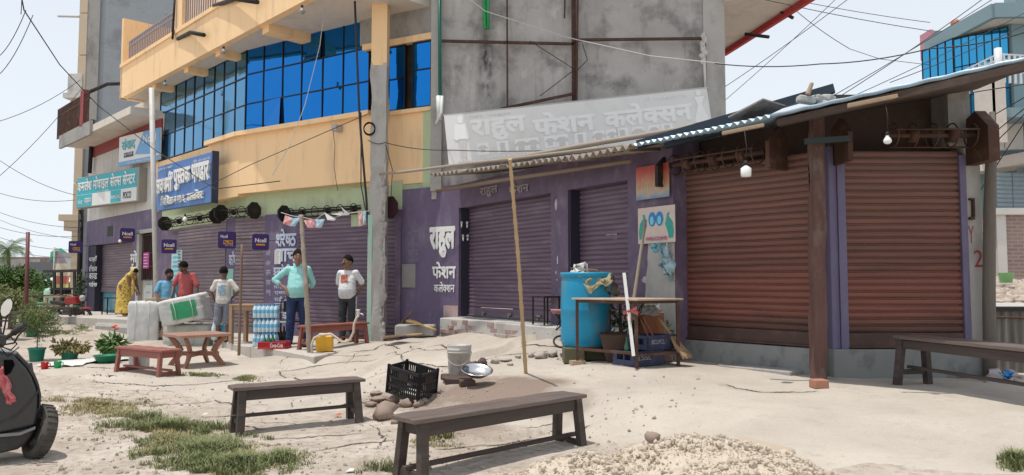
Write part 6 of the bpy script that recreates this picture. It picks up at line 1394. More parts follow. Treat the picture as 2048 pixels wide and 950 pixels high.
st2 = thing('wooden_stool', (P(1302, 660, 9.45).x, 9.45, gz(1.8, 9.4)), 'orange brown wooden box with a grey rag on it under the iron table', 'box', R(10)); MB().bx(-.13, .13, -.12, .12, .10, .62).build('box', mat('orange_brown_board', (.26, .10, .04), .7, c3=(.12, .07, .04), s3=4), st2, bevel=.005)
cloth('grey_rag', 'grey striped rag lying over the brown wooden box', 'cloth', [P(1284, 612, 9.30), P(1318, 608, 9.30), P(1322, 630, 9.28), P(1280, 634, 9.28)], mat('grey_rag_cloth', (.30, .29, .29), .9, c2=(.18, .17, .17), scale=10, stretch=(4, 1, 1)), 10, .02, 7)
for i, (u0, v0, u1, v1) in enumerate(((1285, 632, 1312, 664), (1280, 636, 1302, 668))):
    stick('thin_stick', P(u1, v1+18, 9.1), P(u0, v0, 9.25), .01, mat('reddish_stick', (.28, .13, .09), .7), ['reddish stick leaning under the table, nearer the box', 'reddish stick leaning under the table, nearer the crate'][i], 'stick')
def broom(label, base, tip, head_w, m, handle=True):
    base = Vector(base); tip = Vector(tip); o = thing('broom', base, label, 'broom'); d_ = (tip-base); L = d_.length; dn = d_.normalized(); sd = dn.cross(Vector((0, 0, 1))).normalized(); up = sd.cross(dn); mb = MB(); rnd = random.Random(int(L*1000))
    for k in range(170):
        a_ = rnd.uniform(-1, 1); b_ = rnd.uniform(-.35, .35); p1 = dn*(L*.36); p0 = dn*(L*.9*rnd.uniform(.86, 1.1))+sd*a_*head_w+up*b_*head_w*.5; mb.tube([p1+sd*a_*.015+up*b_*.015, (p1+p0)/2+sd*a_*head_w*.25, p0], .003, 3, cap=False, smooth=False)
    mb.build('bristles', m, o); MB().tube([(0, 0, 0), dn*L*.4], [.018, .022], 8).build('handle', m, o); return o
STR = mat('straw', (.42, .28, .16), .8, c2=(.30, .19, .11), amt=.9, scale=12, bump=0)
broom('twig broom lying flat beside the corner column with its head to the left', P(845, 668, 13.1), P(770, 672, 13.6)+Vector((0, 0, -.02)), .13, STR)
broom('straw broom lying against the purple wall with its handle to the lower right', P(872, 660, 13.5), P(815, 640, 13.9), .09, mat('yellow_straw', (.48, .34, .15), .8, c2=(.34, .22, .1), amt=.9, scale=12, bump=0))
broom('short dark broom standing in the corner left of the purple wall', P(824, 622, 14.3), P(803, 650, 14.5), .06, mat('dark_straw', (.22, .15, .10), .8, bump=0))
broom('straw broom fanned on the ground below the left kiosk shutter', P(1318, 636, 9.2), P(1378, 718, 8.95), .11, STR)
o = MB().bx(-.36, .36, -.2, .2, 0, .2).build('stone_step', CONC, None, bevel=.02); o.location = (P(830, 655, 13.9).x, 14.0, .44); o['kind'] = 'structure'
# small stool & folded things left of the drum
so = thing('iron_stool', PQ.w(PQ.s(1100), .77, .05), 'small black iron stool before the first purple shutter', 'stool', PQ.rz); 
for x in (0, .3):
    for y in (0, -.28): MB().bx(x-.01, x+.01, y-.01, y+.01, 0, .43).build('leg', DARK, so)
MB().bx(-.02, .32, -.30, .02, .42, .44).build('seat', DARK, so); MB().bx(0, .3, -.29, -.27, .1, .12).build('rail', DARK, so)
ch = thing('treadle_stand', P(1126, 660, 10.2), 'small black cast stand with a faded pink cushion left of the blue drum', 'stand'); 
MB().hull([(-.14, -.1, .22), (.16, -.1, .2), (.16, .1, .2), (-.14, .1, .22)], [(-.17, -.12, .28), (.16, -.12, .27), (.16, .12, .27), (-.17, .12, .28)]).build('cushion', mat('faded_pink_cloth', (.38, .14, .15), .85, c2=(.5, .3, .28), scale=12, amt=.8), ch, bevel=.02, seg=2)
q = MB(); q.tube([(-.10, -.08, .22), (.03, -.08, 0)], .014, 6); q.tube([(.12, -.08, .22), (-.10, -.08, 0), (.12, -.08, 0)], .014, 6); q.tube([(.05, .08, .22), (.08, .08, 0)], .014, 6)
for k in range(4): q.beam((-.10+k*.05, -.09, 0), (-.06+k*.03, -.09, .12), .008, .008)
q.build('iron_stand', DARK, ch)
ty = MB(); ty.tube([(.11*math.cos(R(t)), 0, .11*math.sin(R(t))) for t in range(0, 361, 18)], .014, 8, cap=False); o = ty.build('rubber_ring', DARK, None); o.location = P(1124, 683, 10.0); o.rotation_euler = Euler((R(-50), 0, 0)); tag(o, 'black rubber ring lying against the stones left of the drum', 'ring')
# bag hanging by the WELCOME poster
cloth('plastic_bag', 'torn blue and white plastic bag hanging under the WELCOME poster', 'bag', [P(1312, 490, 9.62), P(1345, 487, 9.60), P(1346, 562, 9.58), P(1330, 555, 9.6)], mat('blue_white_plastic', (.10, .32, .40), .35, c2=(.55, .6, .62), scale=9, amt=1, bump=.3, c3=(.06, .10, .06), s3=7, amt3=.9, st3=(1, 1, .5)), 14, .05, 9)
cloth('plastic_scrap', 'short blue plastic scrap pinned beneath the WELCOME poster', 'bag', [P(1302, 489, 9.66), P(1328, 488, 9.64), P(1326, 500, 9.63), P(1306, 503, 9.65)], mat('bright_blue_plastic', (.05, .35, .50), .4, c2=(.5, .6, .62), scale=9), 8, .02, 11)
# ================================================================== WASHING PLACE
bu = thing('bucket', G(918, 757), 'dirty white paint bucket standing on a board beside the steel bowl', 'bucket'); Yb_ = bu.location.y; bu.location.z += .035; r = .142; hb = .36
BKM = mat('dirty_white_plastic', (.50, .47, .43), .55, c2=(.42, .39, .35), scale=5, bump=.1, c3=(.22, .18, .15), s3=4, amt3=.9, st3=(1, 1, .6))
MB().lathe([(0, .0), (r*.84, 0), (r*.86, .01), (r*.97, hb*.74), (r*1.05, hb*.745), (r*1.05, hb*.775), (r*.985, hb*.78), (r*.99, hb*.84), (r*1.03, hb*.845), (r*1.0, hb*.85), (r*1.02, hb*.97), (r*1.04, hb), (r*.98, hb), (r*.93, hb*.8), (r*.8, .02), (0, .02)], n=32).build('bucket', BKM, bu)
MB().tube([(r*1.04*math.cos(R(t)), r*1.04*math.sin(R(t))*.9-.015, hb*.76-.14*math.sin(math.pi*(t-180)/180)) for t in range(180, 361, 12)], .0035, 5).build('handle', WL, bu)
bl_ = thing('steel_bowl', P(953, 750, 8.35), 'wide stainless steel bowl tilted against the bricks beside the bucket', 'bowl'); bl_.rotation_euler = Euler((R(16), R(6), 0)); bl_.location.z += .0
STL = mat('stainless_steel', (.72, .72, .72), .22, m=1, bump=.03, amt=.2); MB().lathe([(0, 0), (.10, 0), (.145, .035), (.165, .062), (.178, .064), (.178, .068), (.163, .067), (.142, .040), (.098, .006), (0, .006)], n=40).build('bowl', STL, bl_)
WETB = mat('wet_dark_brick', (.10, .06, .05), .6, c2=(.06, .04, .035), scale=6, bump=.5)
for i, (u, v, rz_, l_) in enumerate(((934, 772, .3, 'front wet brick below the steel bowl'), (906, 768, -.2, 'wet brick under the front of the bucket board'), (893, 760, .9, 'dark broken brick at the left end of the bucket board'))):
    g_ = G(u, v); o = MB().box((0, 0, .035), (.17 if i < 2 else .10, .11, .07), (.05, .02, rz_)).build('brick', WETB, None, bevel=.012, seg=2); o.location = g_; tag(o, l_, 'brick', 'wet bricks around the bucket')
g_ = G(914, 762); o = MB().box((0, 0, .045), (.34, .22, .018), (.03, .0, .1)).build('wash_board', mat('wet_board', (.09, .06, .05), .6), None, bevel=.003); o.location = g_; tag(o, 'dark wet board lying under the bucket', 'board')
# black plastic crate, tilted on stones
kc = thing('black_crate', G(822, 800), 'empty black plastic crate tilted on the stones', 'crate', R(14)); kc.location.z += .06; kc.rotation_euler = Euler((R(5), R(10), R(-32)))
BK = mat('black_crate_plastic', (.018, .018, .02), .45, c3=(.05, .05, .05), s3=6); L, Wd, Hh = .44, .30, .30
for nm, ax, sgn in (('long_side', 'x', -1), ('long_side', 'x', 1), ('short_side', 'y', -1), ('short_side', 'y', 1)):
    mb = MB(); n_ = 17 if ax == 'x' else 11; l_ = L if ax == 'x' else Wd; off = (Wd if ax == 'x' else L)/2*sgn
    def bb_(a0, a1, z0, z1, t=.008):
        if ax == 'x': mb.bx(a0, a1, off-t, off+t, z0, z1)
        else: mb.bx(off-t, off+t, a0, a1, z0, z1)
    for k in range(n_): a_ = -l_/2+l_*k/(n_-1); bb_(a_-.005, a_+.005, 0, Hh, .007)
    for z in (0, .09, .18, Hh-.025): bb_(-l_/2, l_/2, z, z+(.022 if z < .2 else .03), .009)
    for a_ in (-l_/2, l_/2): bb_(a_-.012, a_+.012, 0, Hh+.02, .012)
    bb_(-.07, .07, .20, .27, .010)
    mb.build(nm, BK, kc)
mb = MB()
for k in range(9): y = -Wd/2+Wd*k/8; mb.bx(-L/2, L/2, y-.004, y+.004, 0, .008)
for k in range(12): x = -L/2+L*k/11; mb.bx(x-.004, x+.004, -Wd/2, Wd/2, .002, .010)
mb.build('base_grid', BK, kc)
cb = MB().box((0, 0, .02), (.2, .14, .03), (.1, 0, .2)).build('white_scrap', WP, kc); cb.location = (.08, -.04, .02)
STN = mat('river_stone', (.30, .22, .18), .75, c2=(.22, .16, .13), scale=3, bump=.25, c3=(.40, .33, .28), s3=2)
def stone(u, v, r_, label, seed, m=STN, group='stones around the black crate', sink=.35, name='stone'):
    g_ = G(u, v); o = MB().ball((0, 0, 0), r_, 14, rough=.55, seed=seed).build(name, m, None); o.location = g_+Vector((0, 0, r_[2]*(1-sink))); o.rotation_euler.z = seed*1.3; return tag(o, label, 'stone', group)
for i, (u, v, r_, l_) in enumerate(((770, 836, (.155, .10, .10), 'largest smooth brown stone in front of the black crate'), (812, 812, (.09, .06, .05), 'rounded stone right in front of the black crate'), (838, 812, (.07, .05, .045), 'small reddish stone at the front corner of the black crate'),
    (790, 848, (.05, .04, .035), 'small stone touching the largest brown stone'), (760, 800, (.11, .08, .025), 'flat slab stone left of the black crate'), (752, 788, (.10, .07, .02), 'thin slab stone left behind the black crate'), (742, 812, (.07, .05, .03), 'pink slab stone left of the largest brown stone'),
    (790, 802, (.10, .08, .04), 'broken stone under the left edge of the black crate'), (825, 806, (.10, .08, .04), 'broken stone under the middle of the black crate'), (848, 806, (.05, .04, .03), 'small stone under the right edge of the black crate'))): stone(u, v, r_, l_, i+1)
# stones in the broken edge of the cement
PST = mat('pale_stone', (.42, .37, .32), .85, c2=(.30, .26, .22), scale=4, bump=.3)
rnd = random.Random(21)
for i, (u, v, r_) in enumerate(((965, 728, (.10, .06, .045)), (990, 726, (.07, .05, .04)), (1012, 722, (.11, .05, .02)), (1036, 716, (.06, .04, .03)), (1082, 716, (.10, .07, .05)), (1105, 712, (.12, .07, .05)), (948, 732, (.06, .05, .04)), (1062, 714, (.05, .04, .04)), (1020, 730, (.05, .03, .02)))):
    stone(u, v, r_, ['angular dark pebble at the left of the broken cement edge', 'second pebble along the broken cement edge', 'flat pale slab chip along the broken cement edge', 'small pebble just left of the bamboo pole foot', 'rounded pale stone between the bamboo pole and the drum', 'long pale stone just left of the drum blocks', 'leftmost pebble of the broken cement edge', 'small pebble just right of the bamboo pole', 'thin chip in front of the broken cement edge'][i], 30+i, PST if i not in (0, 6) else WETB, 'stones along the broken cement edge')
g_ = G(1638, 775); o = MB().box((0, 0, .04), (.15, .13, .085), (0, 0, .12)).build('red_brick', mat('fresh_red_brick', (.42, .20, .13), .9, c2=(.33, .16, .11), scale=7, bump=.4), None, bevel=.01, seg=2); o.location = g_; tag(o, 'single red brick at the foot of the maroon post', 'brick')
cloth('trash_bag', 'crumpled silver plastic litter at the foot of the sheet fence', 'litter', [P(1975, 758, 8.0), P(2036, 766, 7.95), P(2024, 752, 8.3), P(1984, 728, 8.3)], mat('silver_plastic', (.45, .44, .44), .35, c2=(.2, .1, .08), scale=9, amt=.8), 12, .05, 5)
cloth('blue_litter', 'small bright blue wrapper on the litter by the fence', 'litter', [P(2010, 752, 7.95), P(2022, 755, 7.95), P(2022, 745, 8.05), P(2012, 742, 8.05)], mat('bright_blue_wrapper', (.03, .25, .60), .35), 6, .03, 6)
# ================================================================== GOODS AT THE LEFT
BALE = mat('white_sack', (.60, .60, .58), .55, c2=(.47, .48, .47), scale=6, amt=.8, bump=.35, bscale=7, c3=(.40, .44, .42), s3=2.5, amt3=.5)
def bale(label, c, d, rot, m=BALE, patch=None, seed=1, name='bale'):
    o = thing(name, c, label, 'bale'); o.rotation_euler = Euler(rot); n = 14; mb = MB(); x, y, z = d[0]/2, d[1]/2, d[2]/2
    bm = bmesh.new(); bmesh.ops.create_cube(bm, size=2); bmesh.ops.subdivide_edges(bm, edges=bm.edges[:], cuts=15, use_grid_fill=True)
    for v in bm.verts:
        p_ = v.co; r_ = .18; q_ = Vector((max(-1+r_, min(1-r_, p_.x)), max(-1+r_, min(1-r_, p_.y)), max(-1+r_, min(1-r_, p_.z)))); dd_ = p_-q_
        if dd_.length > 0: p_ = q_+dd_.normalized()*r_
        k = 1+.05*(1-p_.x**2)*(1-p_.z**2)+.05*noise.noise(p_*3.2+Vector((seed, 0, 0)))+.05*(.4-abs(noise.noise(Vector((p_.x*5, p_.y*5, p_.z*2.2))+Vector((seed, 3, 0)))))
        v.co = Vector((p_.x*x*k, p_.y*y*k, p_.z*z*k))
    bm.verts.index_update(); mb.add([v.co.copy() for v in bm.verts], [tuple(v.index for v in f.verts) for f in bm.faces], True); bm.free()
    mb.build('sack', m, o)
    if not patch and name == 'bale':
        for s_ in (-.45, .4): MB().tube([(s_*x*1.0, -y*1.07-.01, -z*.97), (s_*x+.015, -y*1.13-.01, 0), (s_*x, -y*1.07-.01, z*.97), (s_*x, 0, z*1.05)], .007, 5).build('rope', WL, o)
    if patch:
        pb_ = MB(); nn_ = 10; vs = []
        for j in range(nn_+1):
            for i in range(nn_+1): s, t = -.62+1.24*i/nn_+.2, -.66+1.32*j/nn_; yy = -y*(1.03+.05*(1-s*s)*(1-t*t))-.018+.008*noise.noise((s*5, t*5, 2)); vs.append((s*x*.92, yy, t*z*.98))
        pb_.add(vs, [(j*(nn_+1)+i, j*(nn_+1)+i+1, (j+1)*(nn_+1)+i+1, (j+1)*(nn_+1)+i) for j in range(nn_) for i in range(nn_)], True); pb_.build('green_panel', patch, o)
        sb_ = MB()
        for s in (-.25, .55): sb_.tube([(s*x, -y*1.1-.02, -z*.98), (s*x+.02, -y*1.13-.02, 0), (s*x, -y*1.1-.02, z*.98)], .009, 5)
        sb_.build('strap', WL, o)
    return o
c_ = GZ(290, 690, .03); bale('tall white wrapped bale standing upright beside the steps', (c_.x-.10, c_.y+.25, .50), (.66, .55, .98), (0, R(1), R(8)), seed=1)
bale('grey white bale lying flat under the green and white bale', (P(383, 655, 15.9).x, 16.0, .30), (.98, .7, .5), (0, 0, R(-6)), mat('grey_sack', (.46, .46, .42), .6, c2=(.36, .37, .33), scale=6, bump=.35, c3=(.30, .29, .24), s3=2), seed=5)
bale('white bale with a green side lying tilted on top of another bale', (P(367, 618, 15.6).x, 15.7, P(363, 618, 15.7).z), (.86, .6, .52), (R(4), R(-12), R(4)), patch=mat('green_woven_sack', (.03, .30, .12), .5, c2=(.05, .36, .16), scale=8, bump=.3), seed=9)
o = thing('cardboard_box', (P(326, 600, 17.0).x, 17.1, .55), 'brown cardboard box standing behind the tall white bale', 'box', R(3)); MB().bx(-.36, .36, -.2, .2, 0, .52).build('carton', mat('cardboard', (.42, .30, .21), .8), o, bevel=.006); MB().bx(-.10, -.08, -.205, -.2, 0, .52).build('tape', WOODP, o); MB().bx(-.3, .3, -.15, .15, -.5, 0).build('lower_carton', mat('cardboard', (.42, .30, .21), .8), o)
# water bottle packs
WB = mat('clear_water_plastic', (.62, .74, .80), .12, bump=.1, spec=.7, c2=(.45, .62, .72), amt=.8, scale=14); CAPB = mat('blue_cap', (.02, .30, .62), .4, bump=0, amt=.1); LBLU = mat('blue_bottle_label', (.05, .42, .66), .4, c2=(.5, .65, .7), amt=.6, scale=20, bump=0)
def bottle_profile(s=1): return [(0, 0), (.036, 0), (.040, .01), (.038, .05), (.041, .07), (.041, .16), (.034, .195), (.015, .225), (.015, .235), (0, .237)]
wpx = P(524, 690, 13.75); Nn = 0; first = None
WPz = gz(-4.6, 13.8)
tier0 = None
for t in range(3):
    o = thing('water_pack', (wpx.x+(.012 if t == 1 else 0), 13.95, .245+t*.262), ['shrink wrapped pack of water bottles at the bottom of the stack', 'shrink wrapped pack of water bottles in the middle of the stack', 'shrink wrapped pack of water bottles on top of the stack'][t], 'bottle pack', R(-8+6*t), 'stacked packs of water bottles')
    for i in range(6):
        for j in range(2):
            x, y = -.19+i*.076, -.045+j*.09
            b_ = MB().lathe(bottle_profile(), n=12).build('bottle', WB, o) if tier0 is None else tier0.copy()
            if tier0 is None: tier0 = b_; capd = MB().lathe([(0, 0), (.019, 0), (.019, .022), (0, .022)], n=8).build('cap', CAPB, b_); capd.location = (0, 0, .233); lbl = MB().lathe([(.0415, .085), (.0418, .09), (.0418, .145), (.0415, .15)], n=12).build('label', LBLU, b_)
            else:
                COL.objects.link(b_); b_.parent = o
                for ch_ in tier0.children: c3 = ch_.copy(); COL.objects.link(c3); c3.parent = b_
            b_.location = (x, y, 0)
simple_table('plastic_stool', 'white topped low stand holding dark bottles beside the water packs', (P(560, 640, 14.4).x, 14.5, .24), 0, .40, .3, .44, DARK, .025, False, 'stand', WP)
for k in range(4): bottle('dark_bottle', (P(553+k*7, 690, 14.2).x, 14.22, .24), 1.35, mat('dark_bottle_glass', (.02, .015, .012), .15, bump=0), 'dark cola bottle standing behind the red crate', group='dark bottles behind the red crate', capm=CAPB if k == 0 else None)
CCR = mat('red_crate_plastic', (.45, .015, .03), .4, bump=0, c2=(.36, .02, .03)); cc = crate('red_soda_crate', 'red soft drink crate with white script lettering at the foot of the water packs', (P(547, 695, 13.5).x, 13.55, .24), R(-2), .50, .3, .125, CCR)
write('lettering', 'Coca-Cola', WHT, cc, -.02, .21, .035, .10, -.165, .02)
for k, (x, y) in enumerate(((-.16, -.05), (-.12, .03), (-.08, -.05), (-.05, .04), (-.01, -.04))): bottle('green_bottle', (cc.location.x+x, 13.55+y, .26), .85, GGL, 'green bottle standing in the red soft drink crate', group='green bottles in the red crate', capm=CAPB)
# black chair behind the man
cr = thing('black_chair', (P(566, 690, 14.3).x+.05, 14.6, .24), 'black metal framed chair half hidden behind the man in the aqua shirt', 'chair', R(15))
MB().bx(-.2, .2, -.2, .2, .42, .46).build('seat', DARK, cr, bevel=.01); 
for x in (-.19, .19):
    for y in (-.18, .18): MB().tube([(x, y, 0), (x*.95, y, .43)], .012, 6).build('leg', DARK, cr)
q = MB(); q.tube([(-.19, .18, .43), (-.2, .24, .75), (-.17, .27, .86), (0, .28, .90), (.17, .27, .86), (.2, .24, .75), (.19, .18, .43)], .013, 6); q.bx(-.15, .15, .245, .26, .6, .82); q.build('backrest', DARK, cr)
bottle('black_bottle', (P(592, 690, 13.9).x, 14.35, .24), 2.3, mat('black_glossy_plastic', (.012, .012, .014), .15, bump=0), 'tall black bottle standing between the legs of the man in the aqua shirt', capm=mat('steel_cap', (.6, .6, .6), .3, m=1, bump=0))
# jerrycan with hose
jc = thing('jerrycan', (P(650, 706, 12.9).x, 12.9, .24), 'yellow plastic jerrycan on the ground before the red bench', 'jerrycan', R(8)); jc.rotation_euler = Euler((0, R(-3), R(10))); jc.location.z = .245
YEL = mat('yellow_jerrycan_plastic', (.70, .38, .02), .4, c2=(.60, .33, .03), scale=3, bump=.1, c3=(.42, .28, .08), s3=4, amt3=.5)
MB().hull([(-.14, -.09, 0), (.14, -.09, 0), (.14, .09, 0), (-.14, .09, 0)], [(-.145, -.095, .27), (.145, -.095, .27), (.145, .095, .27), (-.145, .095, .27)]).build('body', YEL, jc, bevel=.025, seg=3)
MB().bx(-.09, .10, -.02, .02, .29, .315).bx(-.09, -.06, -.02, .02, .265, .30).bx(.07, .10, -.02, .02, .265, .30).build('handle', YEL, jc, bevel=.006); MB().lathe([(.03, .26), (.03, .30), (0, .30)], n=12, M=Matrix.Translation((.0, -.045, .0))).build('spout', YEL, jc)
MB().bx(-.10, .10, -.098, -.092, .10, .115).bx(-.10, .10, -.099, -.092, .05, .06).build('rib', YEL, jc)
hp_ = [(624, 706), (623, 690), (628, 676), (640, 670), (662, 668), (674, 676), (682, 683), (692, 684), (700, 679), (707, 664), (708, 648), (713, 636), (718, 630)]
b0 = P(624, 706, 12.6); o = MB().tube([P(u, v, 12.6+.0*i)-b0 for i, (u, v) in enumerate(hp_)], .020, 8).build('hose', mat('cream_hose', (.56, .48, .38), .5, bump=0), None); o.location = b0; tag(o, 'cream water hose looping from the jerrycan up to the white tap', 'hose')
tp = thing('tap', P(716, 627, 12.62), 'small white plastic tap at the top end of the cream hose', 'tap'); MB().lathe([(.02, -.03), (.03, 0), (.022, .04), (.04, .05), (.04, .065), (0, .07)], n=10).build('valve', mat('white_pvc', (.7, .7, .68), .4), tp); MB().tube([(0, 0, .01), (.07, 0, -.01), (.09, 0, -.03)], .012, 8).build('nozzle', mat('white_pvc', (.7, .7, .68), .4), tp)
# ================================================================== POTTED PLANTS
POT = mat('green_pot_plastic', (.012, .20, .13), .45, c2=(.02, .16, .11), scale=4, bump=0, c3=(.10, .22, .17), s3=3, amt3=.4); SOIL = mat('soil', (.09, .06, .045), .95, bump=.5)
def pot(label, c, r_, h_, fol, m, extra=None, name='potted_plant', stems=()):
    o = thing(name, c, label, 'potted plant', 0, 'plants in green pots'); MB().lathe([(0, 0), (r_*.70, 0), (r_*.74, .01), (r_*.92, h_*.86), (r_*1.0, h_*.87), (r_*1.03, h_), (r_*.95, h_), (r_*.90, h_*.9)], n=24).build('pot', POT, o)
    MB().lathe([(0, h_*.88), (r_*.90, h_*.88)], n=20).build('soil', SOIL, o); fol.build('foliage', m, o)
    s_ = MB()
    for a_ in stems: s_.tube(a_, .009, 5)
    if stems: s_.build('stem', BARK, o)
    if extra: extra(o)
    return o
k_ = 12.9/1500
c_ = G(73, 722); r_ = 16*c_.y/1500; pot('feathery green shrub in a green pot, leftmost and tallest of the front pots', c_, r_, 26*c_.y/1500, leaves([((0, 0, .75), (.32, .26, .26)), ((.18, 0, .62), (.22, .2, .2)), ((-.2, 0, .68), (.22, .2, .2)), ((.02, 0, .42), (.09, .09, .14))], 3000, .05, 51, asp=.25), mat('juniper_green', (.075, .12, .035), .7, c2=(.14, .17, .05), amt=1, scale=4, bump=0), stems=([(0, 0, .2), (.01, 0, .6)], [(0, 0, .4), (.15, 0, .7)]))
c_ = G(139, 719); pot('low pot of withered yellow green leaves, second of the front pots', c_, 18*c_.y/1500, 22*c_.y/1500, leaves([((0, 0, .22), (.26, .2, .08)), ((.15, 0, .24), (.16, .16, .08)), ((-.12, -.05, .24), (.14, .12, .08))], 420, .10, 52, droop=.5), mat('withered_leaf', (.16, .17, .05), .6, c2=(.26, .17, .07), amt=1, scale=7, bump=0), stems=([(0, 0, .15), (.2, 0, .26)], [(0, 0, .15), (-.2, 0, .25)]))
c_ = G(228, 714)
def flo(o):
    f = MB()
    for k in range(7): a_ = k*.9; f.ball((.04*math.cos(a_), .04*math.sin(a_), .50+.01*k), (.035, .03, .02), 6, rough=.5, seed=k)
    f.build('flower', mat('coral_petals', (.75, .20, .13), .6, bump=0), o)
pot('pot with a coral flower and broad green leaves beside the red bench', c_, 18*c_.y/1500, 22*c_.y/1500, leaves([((0, 0, .24), (.24, .2, .10)), ((-.08, 0, .30), (.14, .12, .08))], 260, .15, 53, droop=.3, asp=.4), LF1, flo, stems=([(0, 0, .15), (.0, 0, .5)], [(0, 0, .15), (.1, 0, .3)]))
c_ = G(64, 672); pot('green pot with yellow flowered bush behind the leftmost pot', c_+Vector((0, 0, 0)), 13*c_.y/1500, 22*c_.y/1500, leaves([((.0, 0, .42), (.28, .2, .18)), ((.12, 0, .52), (.2, .2, .14))], 700, .08, 54), mat('yellow_green_leaf', (.16, .20, .05), .6, c2=(.35, .33, .12), amt=1, scale=6, bump=0), stems=([(0, 0, .15), (.1, 0, .4)],))
c_ = GZ(157, 628, .42); pot('green pot with a tall thin dark plant against the corner drain pipe', c_, 11*c_.y/1500, 17*c_.y/1500, leaves([((.03, 0, .5), (.14, .12, .22)), ((.06, 0, .85), (.12, .1, .25)), ((.08, 0, 1.15), (.12, .1, .2))], 260, .12, 55, droop=.6), LF3, stems=([(0, 0, .15), (.05, 0, .7), (.08, 0, 1.2)],))
GRN2 = mat('green_basin_plastic', (.01, .16, .08), .4, bump=0); c_ = G(213, 727); o = thing('green_basin', c_, 'shallow green plastic basin on the white sheet', 'basin'); q = 24*c_.y/1500; MB().lathe([(0, .01), (q*.6, .01), (q*.8, .06), (q*.98, .125), (q*1.04, .13), (q*1.04, .14), (q*.95, .14), (q*.75, .07), (0, .025)], n=30).build('basin', GRN2, o)
for u, v, c3_, l_ in ((89, 738, (.50, .015, .02), 'small red plastic mug on the ground beside the white sheet'), (115, 736, (.02, .38, .14), 'small bright green plastic mug on the white sheet')):
    g_ = G(u, v); q = 7*g_.y/1500; o = thing('plastic_mug', g_, l_, 'mug', 0, 'plastic mugs near the pots'); MB().lathe([(0, 0), (q*.85, 0), (q, q*1.9), (q*1.05, q*1.95), (q*.93, q*1.95), (q*.8, .01), (0, .01)], n=18).build('cup', mat('mug'+str(u), c3_, .35, bump=0), o); MB().tube([(q, 0, q*1.6), (q*1.6, 0, q*1.5), (q*1.5, 0, q*.7), (q*.95, 0, q*.5)], .008, 6).build('handle', mat('mug'+str(u), c3_, .35, bump=0), o)
def gcloth(name, label, px, m, n=16, amp=.02, lift=.02):
    cs = [G(u, v) for u, v in px]; o0 = cs[0].copy(); vs = []
    for j in range(n+1):
        for i in range(n+1):
            s, t = i/n, j/n; p_ = cs[0].lerp(cs[1], s).lerp(cs[3].lerp(cs[2], s), t); e = .04*noise.noise((s*5, t*5, 1)); p_.x += e; p_.y += e; p_.z = gz(p_.x, p_.y, True)+lift+amp*(noise.noise((s*6, t*4, 4))+.6); vs.append(p_-o0)
    o = MB().add(vs, [(j*(n+1)+i, j*(n+1)+i+1, (j+1)*(n+1)+i+1, (j+1)*(n+1)+i) for j in range(n) for i in range(n)], True).build(name, m, None); o.location = o0; md = o.modifiers.new('t', 'SOLIDIFY'); md.thickness = .006; return tag(o, label, 'cloth')
gcloth('white_sheet', 'white plastic sheet spread on the ground before the potted plants', [(70, 734), (150, 733), (265, 722), (250, 712)], mat('white_sheet_plastic', (.66, .65, .62), .5, amt=.4))
g_ = G(258, 742); o = MB().bx(-.13, .13, -.08, .08, 0, .34).build('white_container', mat('milky_plastic', (.56, .56, .54), .4, amt=.6), None, bevel=.02, seg=2); o.location = g_+Vector((0, .3, 0)); tag(o, 'milky white plastic container under the short red bench', 'container')
o = thing('black_stool', GZ(218, 629, .42), 'thin black metal stool on the raised platform beside the woman', 'stool'); 
for x in (-.22, .22):
    for y in (0, .3): MB().bx(x-.015, x+.015, y-.015, y+.015, 0, .5).build('leg', DARK, o)
MB().bx(-.27, .27, -.03, .33, .5, .53).build('seat', DARK, o); MB().bx(-.22, .22, -.01, .01, .1, .12).build('rail', DARK, o)
for k, (u, v, l_, m) in enumerate(((430, 668, 'green plastic bucket behind the boy in the white shirt', GRN2), (455, 660, 'blue plastic bucket right of the boy in the white shirt', mat('blue_tub', (.10, .30, .48), .4)))):
    c_ = GZ(u, 688, .24); o = thing('bucket', (P(u, v, 16).x, 16.0, .24), l_, 'bucket'); MB().lathe([(0, 0), (.12, 0), (.16, .28), (.17, .29), (.15, .29), (.11, .02), (0, .02)], n=20).build('pail', m, o)
MB_ = bottle('water_jar', (P(428, 660, 15.6).x, 15.6, .24), 1.6, WB, 'clear water bottle beside the green bucket behind the boy', capm=CAPB)
# ================================================================== SCOOTER
SCK = mat('black_scooter_plastic', (.016, .020, .023), .22, c2=(.03, .036, .04), scale=2, bump=.02, spec=.7, c3=(.09, .08, .07), s3=3, amt3=.3); MTP = mat('matt_black_plastic', (.035, .033, .032), .6, c3=(.12, .10, .085), s3=5, amt3=.5)
Ys = 6.15; PHI = math.atan2(1024-50, 1500)
sc = thing('scooter', (P(50, 900, Ys).x, Ys, gz(-4, 6.2)), 'black scooter with a red cloth on it parked at the left edge', 'scooter', PHI); L0 = sc.location; RI = Matrix.Rotation(-PHI, 3, 'Z')
def LP(u, v, Y=None):
    "pixel -> the scooter's own frame, on its side plane (or at depth Y)"
    if Y: return RI @ (P(u, v, Y)-L0)
    r = ray(u, v); n_ = Vector((-math.sin(PHI), math.cos(PHI), 0)); o_ = Vector((0, 0, H)); t_ = (L0-o_).dot(n_)/r.dot(n_); return RI @ (o_+r*t_-L0)
def S(u, v): p_ = LP(u, v); return (p_.x, p_.z)
def spanel(name, poly, y0, y1, m, bev=.03, par=None):
    return MB().prism([S(u, v) for u, v in poly], y0, y1, 'y').build(name, m, par or sc, bevel=bev, seg=4)
outl = [(-150, 712), (-60, 704), (0, 701), (18, 701), (34, 705), (43, 715), (56, 728), (68, 747), (76, 768), (80, 786), (79, 806), (77, 820), (72, 846), (0, 862), (-150, 880)]
spanel('leg_shield', outl, -.16, .16, SCK, .035); spanel('lower_cowl', [(-200, 850), (0, 862), (72, 846), (64, 866), (52, 882), (35, 893), (0, 901), (-200, 912)], -.15, .14, MTP, .03)
